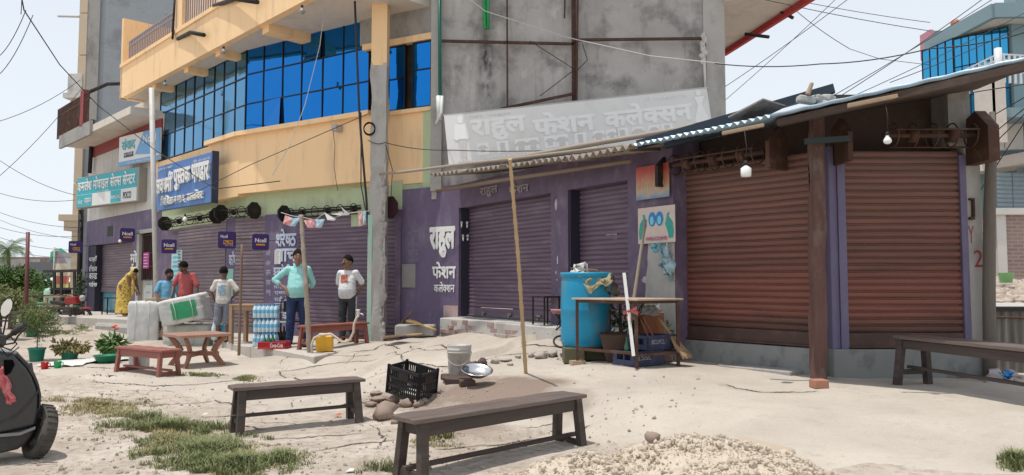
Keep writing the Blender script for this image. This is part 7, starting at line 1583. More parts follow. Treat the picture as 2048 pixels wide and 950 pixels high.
spanel('groove_trim', [(0, 836), (30, 824), (58, 796), (76, 774), (78, 778), (61, 801), (32, 829), (0, 841)], -.166, -.15, MTP, .002)
spanel('silver_strip', [(-10, 862), (40, 858), (71, 846), (70, 852), (40, 864), (-10, 868)], -.166, -.15, mat('grey_trim', (.22, .22, .22), .4, bump=0), .002)
spanel('pocket', [(8, 716), (26, 716), (30, 726), (22, 742), (10, 748)], -.168, -.15, mat('pocket_black', (.003, .003, .003), .9, bump=0, spec=.1), .004)
spanel('edge_rib', [(34, 703), (44, 713), (58, 727), (70, 747), (78, 768), (82, 786), (80, 812), (77, 812), (78, 788), (74, 770), (66, 750), (54, 731), (41, 717), (32, 708)], -.168, -.02, MTP, .004)
WR = .215; wc = LP(80, 850); whl = MB(); TY = mat('dusty_tyre', (.05, .045, .04), .85, c2=(.12, .105, .09), scale=9, amt=.8, bump=.4)
whl.lathe([(WR*.62, -.040), (WR*.80, -.055), (WR*.93, -.050), (WR*.99, -.025), (WR, 0), (WR*.99, .025), (WR*.93, .050), (WR*.80, .055), (WR*.62, .040), (WR*.62, -.040)], n=40, M=Matrix.Rotation(R(90), 4, 'X'))
for k in range(26): a_ = 2*math.pi*k/26; whl.box((WR*.985*math.cos(a_), 0, WR*.985*math.sin(a_)), (.02, .07, .012), (0, -a_, 0))
o = whl.build('front_wheel', TY, sc); o.location = (wc.x, -.02, WR-.02); o.rotation_euler = Euler((R(-14), 0, R(-72)))
hb_ = MB().lathe([(0, -.03), (.05, -.045), (.07, -.03), (.125, -.02), (.13, .03), (0, .03)], n=24, M=Matrix.Rotation(R(90), 4, 'X')).build('rim', mat('dull_steel', (.2, .2, .2), .4, m=.7), o)
spanel('front_mudguard', [(60, 818), (76, 812), (86, 822), (95, 842), (97, 852), (90, 850), (82, 838), (70, 832)], -.06, .06, MTP, .015)
MB().tube([(wc.x-.10, 0, .75), (wc.x, -.01, WR)], .03, 8).build('fork', MTP, sc)
hb = MB(); a_ = LP(-40, 700, 6.0); b_ = LP(12, 676, 5.95); c_ = LP(50, 650, 5.9); hb.tube([a_, b_, c_], [.022, .018, .018], 8); hb.tube([b_+(c_-b_)*.40, c_], [.027, .024], 10); hb.build('handlebar', MTP, sc)
MB().hull([LP(-60, 706, 6.1), LP(10, 694, 5.95), LP(10, 694, 6.15), LP(-60, 706, 6.3)], [LP(-60, 640, 6.1), LP(2, 652, 5.95), LP(2, 652, 6.15), LP(-60, 640, 6.3)]).build('headlight_cowl', mat('dusty_cowl', (.06, .06, .06), .3, c3=(.3, .3, .3), s3=5), sc, bevel=.02, seg=3)
MB().hull([LP(-20, 665, 5.93), LP(14, 670, 5.93), LP(12, 690, 5.93), LP(-20, 694, 5.93)], [LP(-20, 665, 6.0), LP(14, 670, 6.0), LP(12, 690, 6.0), LP(-20, 694, 6.0)]).build('switch_housing', MTP, sc, bevel=.012, seg=2)
lv = MB(); lv.tube([LP(4, 690, 5.9), LP(28, 686, 5.85), LP(36, 672, 5.85), LP(52, 655, 5.84)], .007, 6); lv.build('brake_lever', DARK, sc)
lv = MB(); lv.tube([LP(4, 694, 5.92), LP(22, 700, 5.9), LP(34, 688, 5.9), LP(20, 672, 5.9)], .0055, 6); lv.tube([LP(-4, 690, 5.92), LP(16, 712, 5.9), LP(38, 694, 5.9)], .0045, 6); lv.build('brake_cable', DARK, sc)
MB().tube([LP(4, 680, 5.95), LP(10, 650, 5.95), LP(14, 630, 5.95)], .007, 6).build('mirror_stem', DARK, sc)
mr = [(8, 602), (16, 595), (23, 595), (27, 602), (26, 614), (20, 626), (11, 633), (4, 632), (1, 622), (3, 610)]
ml_ = MB().prism([S(u, v) for u, v in mr], -.22, -.19, 'y').build('mirror', mat('mirror_shell', (.02, .02, .02), .3, bump=0), sc, bevel=.003)
cx_ = sum(S(u, v)[0] for u, v in mr)/len(mr); cz_ = sum(S(u, v)[1] for u, v in mr)/len(mr)
MB().prism([(cx_+(S(u, v)[0]-cx_)*.88, cz_+(S(u, v)[1]-cz_)*.88) for u, v in mr], -.223, -.2205, 'y').build('mirror_glass', mat('mirror_silver', (.85, .9, .95), .03, m=1, bump=0, amt=0), ml_)
spanel('seat', [(-420, 700), (-200, 690), (-170, 705), (-200, 740), (-430, 740)], -.15, .12, MTP, .04)
spanel('tail_body', [(-440, 740), (-200, 740), (-150, 850), (-200, 900), (-330, 880), (-450, 800)], -.15, .12, SCK, .06)
o = MB().lathe([(WR*.6, -.05), (WR, -.03), (WR, .03), (WR*.6, .05)], n=28, M=Matrix.Rotation(R(90), 4, 'X')).build('rear_wheel', MTP, sc); o.location = (S(-330, 870)[0], 0, WR-.02)
def SW(u, v, dy=-.20): p_ = LP(u, v); p_.y += dy; return Matrix.Rotation(PHI, 3, 'Z') @ p_+L0
RC = mat('red_printed_cloth', (.45, .045, .06), .85, c2=(.60, .25, .25), amt=1, scale=26, bump=.2)
cloth('red_cloth', 'red printed cloth hanging over the scooter', 'cloth', [SW(-14, 724), SW(6, 732), SW(33, 797, -.185), SW(14, 803, -.185)], RC, 14, .014, 3, .008)
cloth('red_rag', 'red rag knotted near the scooter front wheel', 'cloth', [SW(82, 832, -.09), SW(92, 834, -.09), SW(99, 838, -.09), SW(88, 846, -.09)], RC, 6, .015, 8)
# ================================================================== GRAVEL HEAP
GRV = mat('pale_gravel', (.57, .495, .40), .9, c2=(.48, .405, .32), scale=20, amt=.9, bump=.5, bscale=60, c3=(.46, .36, .28), s3=2.2, amt3=.5)
gx0 = P(1300, 950, 4.6)
def hp(x, y):
    z = 0
    for cx, cy, rx, ry, h in ((1.18, 4.90, .85, .85, .36), (.60, 4.66, .62, .55, .28), (.48, 5.0, .65, .42, .24), (.0, 4.85, .6, .38, .16), (-.35, 4.55, .5, .3, .08), (1.30, 4.25, .8, .7, .34), (.10, 4.45, .60, .45, .13), (.85, 5.1, .55, .35, .14), (-.25, 4.2, .5, .35, .09)):
        d = math.hypot((x-cx)/rx, (y-cy)/ry); z = max(z, h*max(0, 1-d**1.7))
    return z
mb = MB(); nx_, ny_ = 150, 130; vs = []; X0, X1, Y0, Y1 = -.9, 2.3, 3.4, 6.0
for j in range(ny_+1):
    for i in range(nx_+1):
        x = X0+(X1-X0)*i/nx_; y = Y0+(Y1-Y0)*j/ny_; z = hp(x+.10*noise.noise((x*3, y*3, 1)), y+.10*noise.noise((x*3, y*3, 7)))
        k = gz(x, y)+z-.035+(.022*noise.noise((x*9, y*9, 0))+.014*noise.noise((x*25, y*25, 0)) if z > .005 else -.03)
        vs.append((x, y, k))
mb.add(vs, [(j*(nx_+1)+i, j*(nx_+1)+i+1, (j+1)*(nx_+1)+i+1, (j+1)*(nx_+1)+i) for j in range(ny_) for i in range(nx_)], False)
rnd = random.Random(77); ICO = None
bm = bmesh.new(); bmesh.ops.create_icosphere(bm, subdivisions=1, radius=1); ICV = [v.co.copy() for v in bm.verts]; ICF = [tuple(v.index for v in f.verts) for f in bm.faces]; bm.free()
def pebble(mb, p, s, rnd):
    e = Euler((rnd.uniform(0, 6), rnd.uniform(0, 6), rnd.uniform(0, 6))).to_matrix(); sc_ = Vector((rnd.uniform(.7, 1.3), rnd.uniform(.6, 1.1), rnd.uniform(.45, .8)))*s; q = rnd.random()*9
    mb.add([p+e @ Vector((v.x*sc_.x, v.y*sc_.y, v.z*sc_.z))*(1+.35*noise.noise(v*1.3+Vector((q, 0, 0)))) for v in ICV], ICF)
cnt = 0
while cnt < 8500:
    x, y = rnd.uniform(X0, X1), rnd.uniform(Y0, Y1); z = hp(x, y)
    if z < .008 and rnd.random() > .06: continue
    s = rnd.choice((.003, .004, .005, .006, .008, .008, .011, .022)) * rnd.uniform(.6, 1.2); pebble(mb, Vector((x, y, gz(x, y)+z-.02+.02*noise.noise((x*9, y*9, 0)))), s, rnd); cnt += 1
o = mb.build('gravel_heap', GRV, None); tag(o, 'pale heap of sandy gravel at the bottom right of the foreground', 'gravel', kind='stuff')
c_ = P(1520, 918, 5.3); o = MB().box((0, 0, 0), (.40, .22, .16), (.05, .12, -.6)).build('cement_chunk', mat('raw_cement_chunk', (.45, .37, .28), .9, c2=(.36, .28, .21), scale=5, bump=.6), None, bevel=.035, seg=3); o.location = (c_.x, 5.25, gz(c_.x, 5.25)+.08); tag(o, 'broken cement chunk at the right foot of the gravel heap', 'rubble chunk')
g_ = G(1268, 872); o = MB().ball((0, 0, 0), (.05, .04, .045), 10, rough=.6, seed=4).build('brown_stone', STN, None); o.location = (.93, 5.05, gz(.93, 5.05)+hp(.93, 5.05)+.01); tag(o, 'brown stone resting on the crest of the gravel heap', 'stone')
# loose pebbles over the yard
mb = MB(); 
for k in range(3000):
    u = rnd.uniform(60, 1400); v = rnd.uniform(735, 950)
    if u > 950 and rnd.random() < .75: continue
    g_ = G(u, v); mpk = noise.noise((g_.x*1.1, g_.y*1.1, 2))
    if mpk < -.05 and rnd.random() < .7: continue
    s = rnd.choice((.004, .006, .006, .008, .012, .018))*rnd.uniform(.7, 1.4); g_.z = gz(g_.x, g_.y, True)+s*.2; pebble(mb, g_, s, rnd)
o = mb.build('loose_pebbles', mat('yard_pebbles', (.42, .37, .31), .9, c2=(.30, .25, .2), amt=1, scale=3), None); tag(o, 'loose pebbles and crumbs scattered over the yard', 'pebbles', kind='stuff')
# litter scraps
for i, (u, v, c3_, l_) in enumerate(((450, 880, (.1, .4, .65), 'tiny light blue wrapper on the grass left of the dark bench'), (562, 912, (.65, .63, .6), 'tiny white scrap near the grass at the bottom'), (676, 833, (.6, .1, .06), 'tiny red wrapper beside the crack under the bench'), (410, 832, (.6, .58, .55), 'tiny white scrap left of the dark bench'), (700, 946, (.65, .63, .6), 'white scrap at the bottom edge'))):
    g_ = G(u, v); o = MB().add([Vector((-.03, -.02, .012)), Vector((.03, -.015, .02)), Vector((.025, .02, .03)), Vector((-.02, .025, .012)), Vector((0, 0, .035))], [(0, 1, 4), (1, 2, 4), (2, 3, 4), (3, 0, 4)]).build('paper_scrap', mat('scrap'+str(i), c3_, .6, bump=0), None); o.location = g_; tag(o, l_, 'litter')
# ================================================================== GRASS
def grass_patch(name, label, regions, n, hgt, seed, m):
    rnd = random.Random(seed); mb = MB(); tot = sum(r[2]*r[3]*r[4] for r in regions)
    for (u, v, ru, rv, dens) in regions:
        for _ in range(int(n*ru*rv*dens/tot)):
            a_ = rnd.uniform(0, 6.283); q = rnd.random()**.8*1.25; uu, vv = u+ru*q*math.cos(a_), v+rv*q*math.sin(a_); g_ = G(uu, vv)
            nn = noise.noise((g_.x*2.2, g_.y*2.2, seed)); 
            nn = nn*.6+.6*noise.noise((g_.x*6, g_.y*6, seed+3))
            if nn < rnd.uniform(-.15, .15)+.18*max(0, q-.6): continue
            g_.z = gz(g_.x, g_.y, True)
            for b_ in range(5):
                d = Vector((rnd.gauss(0, 1), rnd.gauss(0, 1), 0)).normalized(); h = hgt*rnd.uniform(.3, 1.3)*(1.15-q*.6); ln = h*rnd.uniform(.3, 1.1); s_ = Vector((-d.y, d.x, 0))*rnd.uniform(.002, .0042); p0 = g_+Vector((rnd.uniform(-.02, .02), rnd.uniform(-.02, .02), -.005)); p1 = p0+Vector((0, 0, h*.6))+d*ln*.35; p2 = p0+Vector((0, 0, h*.85))+d*ln
                mb.add([p0-s_, p0+s_, p1+s_*.8, p1-s_*.8, p2], [(0, 1, 2, 3), (3, 2, 4)])
    o = mb.build(name, m, None); return tag(o, label, 'grass', kind='stuff')
GR1 = mat('grass_green', (.115, .15, .05), .6, c2=(.25, .25, .12), amt=1, scale=5, bump=0, spec=.3); GR2 = mat('grass_dry', (.26, .24, .11), .7, c2=(.38, .32, .18), amt=1, scale=5, bump=0, spec=.2)
grass_patch('green_grass', 'tufts of green grass growing across the dirt at the lower left', [(420, 905, 130, 35, 1.2), (340, 862, 90, 24, 1.1), (300, 840, 60, 12, .8), (480, 935, 90, 20, .9), (230, 858, 45, 8, .5), (880, 878, 30, 10, .8), (770, 940, 60, 12, .4), (560, 925, 50, 20, .4), (2030, 925, 30, 14, 1), (440, 860, 40, 10, .4)], 8000, .105, 3, GR1)
grass_patch('dry_grass', 'sparse dry yellowish grass spread over the dirt at the left', [(200, 812, 110, 18, 1.0), (330, 880, 120, 30, .5), (470, 920, 130, 30, .5), (130, 800, 50, 10, .5), (250, 830, 60, 14, .6), (860, 880, 60, 14, .4), (500, 760, 30, 8, .3), (800, 770, 14, 10, .5)], 6500, .06, 8, GR2)
grass_patch('short_green_grass', 'short green grass in the hollow before the raised platform', [(110, 665, 50, 6, 1), (165, 655, 20, 8, 1), (380, 752, 60, 6, .8), (490, 757, 20, 6, .9), (60, 650, 40, 5, .4)], 3500, .06, 5, GR1)
grass_patch('roadside_weeds', 'rough weeds and verge beyond the stall tables at the far left', [(10, 620, 50, 14, 1), (60, 605, 70, 5, 1)], 3500, .30, 9, GR2)
# ================================================================== PEOPLE
SKIN = mat('brown_skin', (.27, .145, .09), .55, c2=(.23, .12, .075), scale=8, bump=.03, amt=.5); SKIND = mat('dark_brown_skin', (.15, .085, .058), .55, c2=(.125, .07, .045), scale=8, bump=.03)
HAIR = mat('black_hair', (.012, .010, .009), .85, bump=.8, bscale=90, spec=.15); SHOE = mat('black_sandal', (.02, .018, .017), .5, bump=0); EYEW = mat('eye_white', (.6, .57, .53), .3, bump=0, amt=0); LIP = mat('lip', (.22, .08, .07), .5, bump=0)
def caps(mb, a, b, r0, r1, n=12, fx=1.0):
    a, b = Vector(a), Vector(b); d = b-a; pts = []; rr = []; L = d.length
    if L < 1e-5: return
    dn = d/L
    for t in (-90, -60, -30): pts.append(a+dn*r0*math.sin(R(t))); rr.append(max(.0005, r0*math.cos(R(t))))
    for k in range(5): pts.append(a.lerp(b, k/4)); rr.append(r0+(r1-r0)*k/4)
    for t in (30, 60, 90): pts.append(b+dn*r1*math.sin(R(t))); rr.append(max(.0005, r1*math.cos(R(t))))
    mb.tube(pts, rr, n)
def chain(mb, pts, rs):
    for i in range(len(pts)-1): caps(mb, pts[i], pts[i+1], rs[i], rs[i+1])
def rings(mb, rs, n=20):
    "closed body of elliptical rings (centre, rx, ry)"
    vs = []; fs = []
    for c, rx, ry in rs:
        for k in range(n): t = 2*math.pi*k/n; vs.append((c[0]+rx*math.cos(t), c[1]+ry*math.sin(t), c[2]))
    for i in range(len(rs)-1):
        for k in range(n): fs.append((i*n+k, i*n+(k+1) % n, (i+1)*n+(k+1) % n, (i+1)*n+k))
    fs += [tuple(range(n))[::-1], tuple((len(rs)-1)*n+k for k in range(n))]; mb.add(vs, fs, True)
def fuse(mb, name, m, parent, vox=.011, smooth=3, keep_fold=0):
    "one continuous surface out of the overlapping closed pieces"
    o = mb.build(name+'_tmp', m, None); md = o.modifiers.new('r', 'REMESH'); md.mode = 'VOXEL'; md.voxel_size = vox; md.use_smooth_shade = True
    ms = o.modifiers.new('s', 'SMOOTH'); ms.iterations = smooth; ms.factor = .5
    dg = bpy.context.evaluated_depsgraph_get(); me = bpy.data.meshes.new_from_object(o.evaluated_get(dg)); me.name = name
    if keep_fold:
        for v in me.vertices:
            p_ = v.co; k = noise.noise((p_.x*8, p_.y*8, p_.z*6))*keep_fold+(.5-abs(noise.noise((p_.x*13+p_.z*6, p_.y*13, p_.z*11))))*keep_fold*1.3; v.co = p_+v.normal*k
    bpy.data.objects.remove(o); q = bpy.data.objects.new(name, me); COL.objects.link(q); q.parent = parent
    if not me.materials: me.materials.append(m)
    return q
def hand(mb, wrist, d, up, s=1.0, curl=.4, side=1):
    "palm and five fingers; d = direction of the fingers, up = back of the hand"
    w = Vector(wrist); d = Vector(d).normalized(); up = Vector(up); up = (up-d*up.dot(d)).normalized(); sd = d.cross(up)*side
    pc = w+d*.045*s; 
    for k in (-1, 0, 1): caps(mb, w+sd*k*.012*s, w+d*.085*s+sd*k*.022*s, .016*s, .014*s, 8)
    for k, L in ((-1.5, .062), (-.5, .075), (.5, .080), (1.5, .070)):
        b0 = w+d*.085*s+sd*k*.018*s; d1 = (d-up*curl*.5).normalized(); d2 = (d-up*curl*1.3).normalized(); m1 = b0+d1*L*.5*s; caps(mb, b0, m1, .0095*s, .0088*s, 7); caps(mb, m1, m1+d2*L*.5*s, .0088*s, .0075*s, 7)
    t0 = w+d*.03*s+sd*.024*s; t1 = t0+(d*.6+sd*.8).normalized()*.035*s; caps(mb, t0, t1, .0125*s, .0105*s, 8); caps(mb, t1, t1+(d*.9+sd*.25-up*.3).normalized()*.03*s, .0105*s, .009*s, 8)
def head(mb, c, f, tilt, s=1.0):
    "head at c looking along f; returns its frame"
    f = Vector(f).normalized(); z = Vector(tilt).normalized(); z = (z-f*z.dot(f)).normalized(); x = f.cross(z); M = Matrix((x, f, z)).transposed().to_4x4(); M.translation = Vector(c)
    def T(p): return M @ (Vector(p)*s)
    R3 = Matrix((x, f, z)).transposed().to_4x4()
    mb.ball(T((0, -.008, .018)), (.076*s, .094*s, .094*s), 18, M=R3); mb.ball(T((0, .020, -.042)), (.058*s, .066*s, .068*s), 16, M=R3); mb.ball(T((0, .060, -.085)), (.027*s, .025*s, .022*s), 10, M=R3)
    caps(mb, T((0, .086, .012)), T((0, .108, -.028)), .009*s, .014*s, 8); 
    for q in (-1, 1): mb.ball(T((q*.076, -.005, -.012)), (.010*s, .018*s, .030*s), 10, M=R3); mb.ball(T((q*.038, .070, -.020)), (.022*s, .018*s, .02*s), 8, M=R3)
    mb.ball(T((0, .078, .022)), (.045*s, .014*s, .010*s), 10, M=R3); mb.ball(T((0, .084, -.056)), (.024*s, .012*s, .012*s), 8, M=R3)
    return T, R3
def face(T, R3, parent, s=1.0, moustache=False, beard=False, hair=True, hm=None, hairk=1.0, smile=False):
    hm = hm or HAIR
    for q in (-1, 1):
        e = MB(); e.ball(T((q*.031, .083, .008)), (.0115*s, .0052*s, .0055*s), 8, M=R3); e = e.build('eye', EYEW, parent); MB().ball(T((q*.031, .0885, .008)), (.0058*s, .0028*s, .0052*s), 6, M=R3).build('pupil', HAIR, e)
        b = MB(); b.tube([T((q*.012, .093, .026)), T((q*.030, .092, .031)), T((q*.048, .080, .026))], .0045*s, 5); b.build('eyebrow', hm, parent)
    MB().tube([T((-.022, .088, -.055)), T((0, .096, -.057 if not smile else -.061)), T((.022, .088, -.055))], .005*s, 6).build('mouth', LIP if not smile else WHT, parent)
    if moustache: MB().tube([T((-.028, .086, -.047)), T((-.012, .099, -.041)), T((0, .102, -.043)), T((.012, .099, -.041)), T((.028, .086, -.047))], .0065*s, 6).build('moustache', HAIR, parent)
    if beard:
        b = MB(); b.ball(T((0, .030, -.062)), (.063*s, .066*s, .060*s), 14, M=R3); bo = b.build('beard', mat('stubble', (.05, .032, .025), .8), parent)
    if hair:
        h = MB(); n = 18
        vs = []; fs = []; m_ = 9
        for i in range(m_+1):
            p = math.pi*.60*i/m_
            for k in range(n):
                t = 2*math.pi*k/n; y = math.sin(t); lim = 1.0; pz = math.cos(p); 
                if y > .15: p2 = min(p, math.pi*(.60-.22*(y-.15)/.85)*1.0)
                else: p2 = p*(1.12 if y < -.3 else 1.0)
                d = Vector((math.sin(p2)*math.cos(t), math.sin(p2)*math.sin(t), math.cos(p2))); r_ = .985+.06*noise.noise(d*9)
                vs.append(T((d.x*.084*hairk*r_, -.012+d.y*.101*hairk*r_, .020+d.z*.104*hairk*r_)))
        for i in range(m_):
            for k in range(n): fs.append((i*n+k, i*n+(k+1) % n, (i+1)*n+(k+1) % n, (i+1)*n+k))
        h.add(vs, fs, True); ho = h.build('hair', hm, parent); md = ho.modifiers.new('t', 'SOLIDIFY'); md.thickness = .010; md.offset = -1
def shoe(parent, a, rz, m=SHOE, s=1.0):
    "a: ankle ground point"
    mb = MB(); M = Matrix.Translation(a) @ Matrix.Rotation(rz, 4, 'Z')
    prof = [(-.05, -.075), (-.058, 0), (-.052, .08), (-.042, .15), (0, .185), (.042, .15), (.05, .08), (.04, 0), (.035, -.075), (0, -.09)]
    mb.prism([(x*s*.92, -y*s) for x, y in prof], 0, .022, 'z', M); mb.hull([M @ Vector((-.045, .04, .02)), M @ Vector((.04, .04, .02)), M @ Vector((.045, -.10, .02)), M @ Vector((-.045, -.10, .02))][::-1], [M @ Vector((-.03, .03, .075)), M @ Vector((.03, .03, .075)), M @ Vector((.03, -.07, .05)), M @ Vector((-.03, -.07, .05))][::-1])
    mb.build('sandal', m, parent, bevel=.008, seg=2)
def man(loc, rz, label, sk, shirt, trousers, J, s=1.0, belly=0.0, long_sleeve=False, shorts=False, face_kw=None, look=(0, -1, 0), tilt=(0, 0, 1), hairk=1.0, extra=None, hands=None, shoes=True):
    """standing figure facing -y. J overrides joints"""
    o = thing('person', loc, label, 'person', rz); j = dict(hipL=(-.095, 0, .92), hipR=(.095, 0, .92), knL=(-.11, -.01, .50), knR=(.11, -.01, .50), anL=(-.12, .02, .09), anR=(.12, .02, .09), shL=(-.172, 0, 1.39), shR=(.172, 0, 1.39), elL=(-.235, .02, 1.13), elR=(.235, .02, 1.13), wrL=(-.235, -.05, .88), wrR=(.235, -.05, .88), neck=(0, 0, 1.46), head=(0, -.03, 1.615), chest=(0, 0, 1.28), waist=(0, 0, 1.04))
    j.update(J or {}); j = {k: Vector(v)*s for k, v in j.items()}
    b = MB(); w = j['waist']; c = j['chest']; p = (j['hipL']+j['hipR'])/2
    rings(b, [(p-Vector((0, 0, .06*s)), .125*s, .085*s), (p+Vector((0, 0, .03*s)), .14*s, .095*s), (w, .125*s, .085*s), (c-Vector((0, 0, .06*s)), .135*s, .085*s), (c+Vector((0, 0, .03*s)), .14*s, .085*s), (c+Vector((0, 0, .09*s)), .12*s, .065*s)])
    caps(b, j['neck']-Vector((0, 0, .04*s)), j['head']-Vector((0, 0, .05*s)), .064*s, .058*s); T, R3 = head(b, j['head'], look, tilt, s*1.16)
    for q in 'LR':
        caps(b, c+Vector((0, 0, .075*s)), j['sh'+q], .048*s, .044*s); chain(b, [j['sh'+q], j['el'+q], j['wr'+q]], [.050*s, .038*s, .026*s]); chain(b, [j['hip'+q], j['kn'+q], j['an'+q]], [.085*s, .056*s, .038*s])
        caps(b, j['an'+q], j['an'+q]+Vector((0, -.10*s, -.05*s)), .036*s, .028*s); caps(b, j['an'+q], j['an'+q]+Vector((0, .03*s, -.045*s)), .034*s, .032*s)
        hd = (hands or {}).get(q); d_ = (j['wr'+q]-j['el'+q]); hand(b, j['wr'+q], hd[0] if hd else d_, hd[1] if hd else ((-1 if q == 'L' else 1), 0, .1), s*1.0, hd[2] if hd and len(hd) > 2 else .4, 1 if q == 'L' else -1)
    body = fuse(b, 'body', sk, o, .0085*s, 2)
    face(T, R3, body, s*1.16, hairk=hairk, **(face_kw or {}))
    g = MB(); e = .016*s
    rings(g, [(p-Vector((0, 0, .04*s)), .172*s, .125*s), (p+Vector((0, -.01*s-belly*.3, .05*s)), .172*s, .128*s+belly*.5), (w+Vector((0, -belly*.6, .02*s)), .165*s+belly*.25, .122*s+belly*.7), (c+Vector((0, -belly*.3, -.06*s)), .164*s, .120*s+belly*.3), (c+Vector((0, 0, .03*s)), .168*s, .114*s), (c+Vector((0, 0, .11*s)), .150*s, .088*s), (c+Vector((0, 0, .155*s)), .085*s, .068*s)])
    for q in 'LR':
        caps(g, c+Vector((0, 0, .09*s)), j['sh'+q], .068*s, .056*s); 
        if long_sleeve: t_ = j['el'+q].lerp(j['wr'+q], .35); chain(g, [j['sh'+q], j['el'+q], t_], [.058*s, .050*s, .045*s])
        else: caps(g, j['sh'+q], j['sh'+q].lerp(j['el'+q], .80), .057*s, .058*s)
    fuse(g, 'shirt', shirt, o, .011*s, 2, .009)
    l = MB(); rings(l, [(p-Vector((0, 0, .10*s)), .155*s, .105*s), (p+Vector((0, 0, .02*s)), .163*s, .118*s), (p+Vector((0, 0, .10*s)), .150*s, .110*s)])
    for q in 'LR':
        if shorts: kk = j['kn'+q].lerp(j['an'+q], .08); caps(l, j['hip'+q]-Vector((0, 0, .02)), kk, .10*s, .088*s)
        else: chain(l, [j['hip'+q]-Vector((0, 0, .02)), j['kn'+q], j['an'+q]+Vector((0, .005, .0))], [.100*s, .076*s, .060*s])
    fuse(l, 'trousers' if not shorts else 'shorts', trousers, o, .011*s, 2, .009)
    if shoes:
        for q in 'LR': a_ = j['an'+q].copy(); a_.z = 0; shoe(o, a_, 0, s=s)
    if extra: extra(o, j, s, T, R3)
    return o
AQ = mat('pale_aqua_cotton', (.30, .62, .60), .8, c2=(.26, .55, .54), scale=6, bump=.25); NVY = mat('navy_trousers', (.018, .035, .10), .8, c2=(.015, .028, .075), scale=5, bump=.2); WTS = mat('white_cotton', (.70, .70, .70), .8, c2=(.60, .60, .62), scale=5, bump=.25); GRT = mat('charcoal_track', (.045, .047, .05), .8, bump=.2); SKYB = mat('sky_blue_cotton', (.16, .40, .58), .8, c2=(.13, .34, .5), scale=5, bump=.2); REDS = mat('brick_red_cotton', (.42, .09, .09), .8, c2=(.36, .08, .08), scale=5, bump=.2); GRS = mat('grey_check', (.20, .21, .25), .85, c2=(.15, .16, .19), scale=20, bump=.2); CRW = mat('cream_cotton', (.58, .55, .50), .85, c2=(.50, .47, .42), scale=6, bump=.25)
# man in the aqua shirt
def ex1(o, j, s, T, R3):
    q = MB(); c = j['neck']
    for k in (-1, 1): q.add([c+Vector((k*.015, -.085, -.05)), c+Vector((k*.075, -.075, -.015)), c+Vector((k*.085, -.02, .045)), c+Vector((k*.06, -.03, .05)), c+Vector((k*.04, -.07, .01))], [(0, 1, 2, 3, 4)])
    qo = q.build('collar', AQ, o); md = qo.modifiers.new('t', 'SOLIDIFY'); md.thickness = .008
man((P(590, 696, 13.75).x, 13.85, .24), R(14), 'man in a pale aqua shirt and navy trousers standing behind the grey bamboo pole', SKIN, AQ, NVY, dict(elL=(-.40, .06, 1.20), wrL=(-.20, -.06, 1.03), elR=(.27, .10, 1.14), wrR=(.18, .20, .98), anL=(-.13, 0, .09), anR=(.14, .06, .09)), 1.025, belly=.07, long_sleeve=True, face_kw=dict(moustache=False, beard=False), look=(.02, -1, -.02), extra=ex1, hands={'L': ((.3, -.25, -.8), (-.8, -.5, -.2), .5), 'R': ((-.5, .1, -.6), (.6, .5, 0), .4)})
# man in the white shirt
def ex2(o, j, s, T, R3):
    q = MB(); c = j['chest']; n = 8; vs = []
    for a_ in range(n+1):
        for b_ in range(n+1): x = -.085+.15*a_/n; z = -.06+.15*b_/n; vs.append((c.x+x, c.y-.150+.5*x*x-.01*(b_ < 3), c.z+z-.02))
    q.add(vs, [(a_*(n+1)+b_, (a_+1)*(n+1)+b_, (a_+1)*(n+1)+b_+1, a_*(n+1)+b_+1) for a_ in range(n) for b_ in range(n)], True)
    q.build('shirt_print', mat('magenta_print', (.45, .02, .16), .7, c2=(.65, .35, .05), amt=1, scale=16, bump=0, c3=(.03, .03, .05), s3=12, amt3=.9), o)
    q = MB()
    for k in (0, .022): q.tube([j['hipR']+Vector((.098+k*.2, -.03+k, .0)), j['knR']+Vector((.077, -.02+k, 0)), j['anR']+Vector((.060, -.02+k, .02))], .006, 5)
    q.build('trouser_stripe', WHT, o)
man((P(693, 686, 14.7).x, 14.75, .24), R(-12), 'moustached man in a white printed t-shirt with hands behind his back', SKIN, WTS, GRT, dict(elL=(-.25, .10, 1.15), wrL=(-.12, .20, .98), elR=(.27, .12, 1.16), wrR=(.12, .21, .99), anL=(-.10, .0, .09), anR=(.11, .03, .09)), .985, belly=.05, face_kw=dict(moustache=True), look=(-.35, -1, 0), extra=ex2, hands={'L': ((1, .1, -.2), (0, 1, 0), .4), 'R': ((-1, .1, -.2), (0, 1, 0), .4)})
# boy seen from behind
def ex3(o, j, s, T, R3):
    c = j['chest']; q = MB(); BLI = mat('blue_shirt_print', (.06, .30, .48), .8, c2=(.5, .52, .5), amt=.9, scale=30, bump=0)
    n = 6; vs = []
    for a_ in range(n+1):
        for b_ in range(n+1): x = -.07+.14*a_/n; z = -.17+.20*b_/n; vs.append((c.x+x, c.y-.143*s+.6*x*x, c.z+z))
    q.add(vs, [(a_*(n+1)+b_, (a_+1)*(n+1)+b_, (a_+1)*(n+1)+b_+1, a_*(n+1)+b_+1) for a_ in range(n) for b_ in range(n) if (a_*3+b_*5) % 7 not in (0, 4)], True); q.build('shirt_print', BLI, o)
    write('lettering', 'DIPUJ', BLI, o, c.x-.08, c.x+.08, c.z+.06, c.z+.105, c.y-.146*s, .02)
bs = .86
man((P(441, 682, 15.0).x, 15.1, .24), R(4), 'boy seen from behind in a cream t-shirt and grey shorts', SKIND, CRW, GRS, dict(elL=(-.27, -.02, 1.16), wrL=(-.24, .12, .96), elR=(.34, -.02, 1.16), wrR=(.17, .08, 1.0), anL=(-.11, 0, .09), anR=(.11, .0, .09), head=(-.01, .02, 1.615)), bs, shorts=True, look=(.05, 1, -.1), face_kw=dict(), extra=ex3, hands={'L': ((.1, .4, -.9), (-1, 0, 0), .4), 'R': ((-.6, .6, -.3), (.4, .3, .8), .6)})
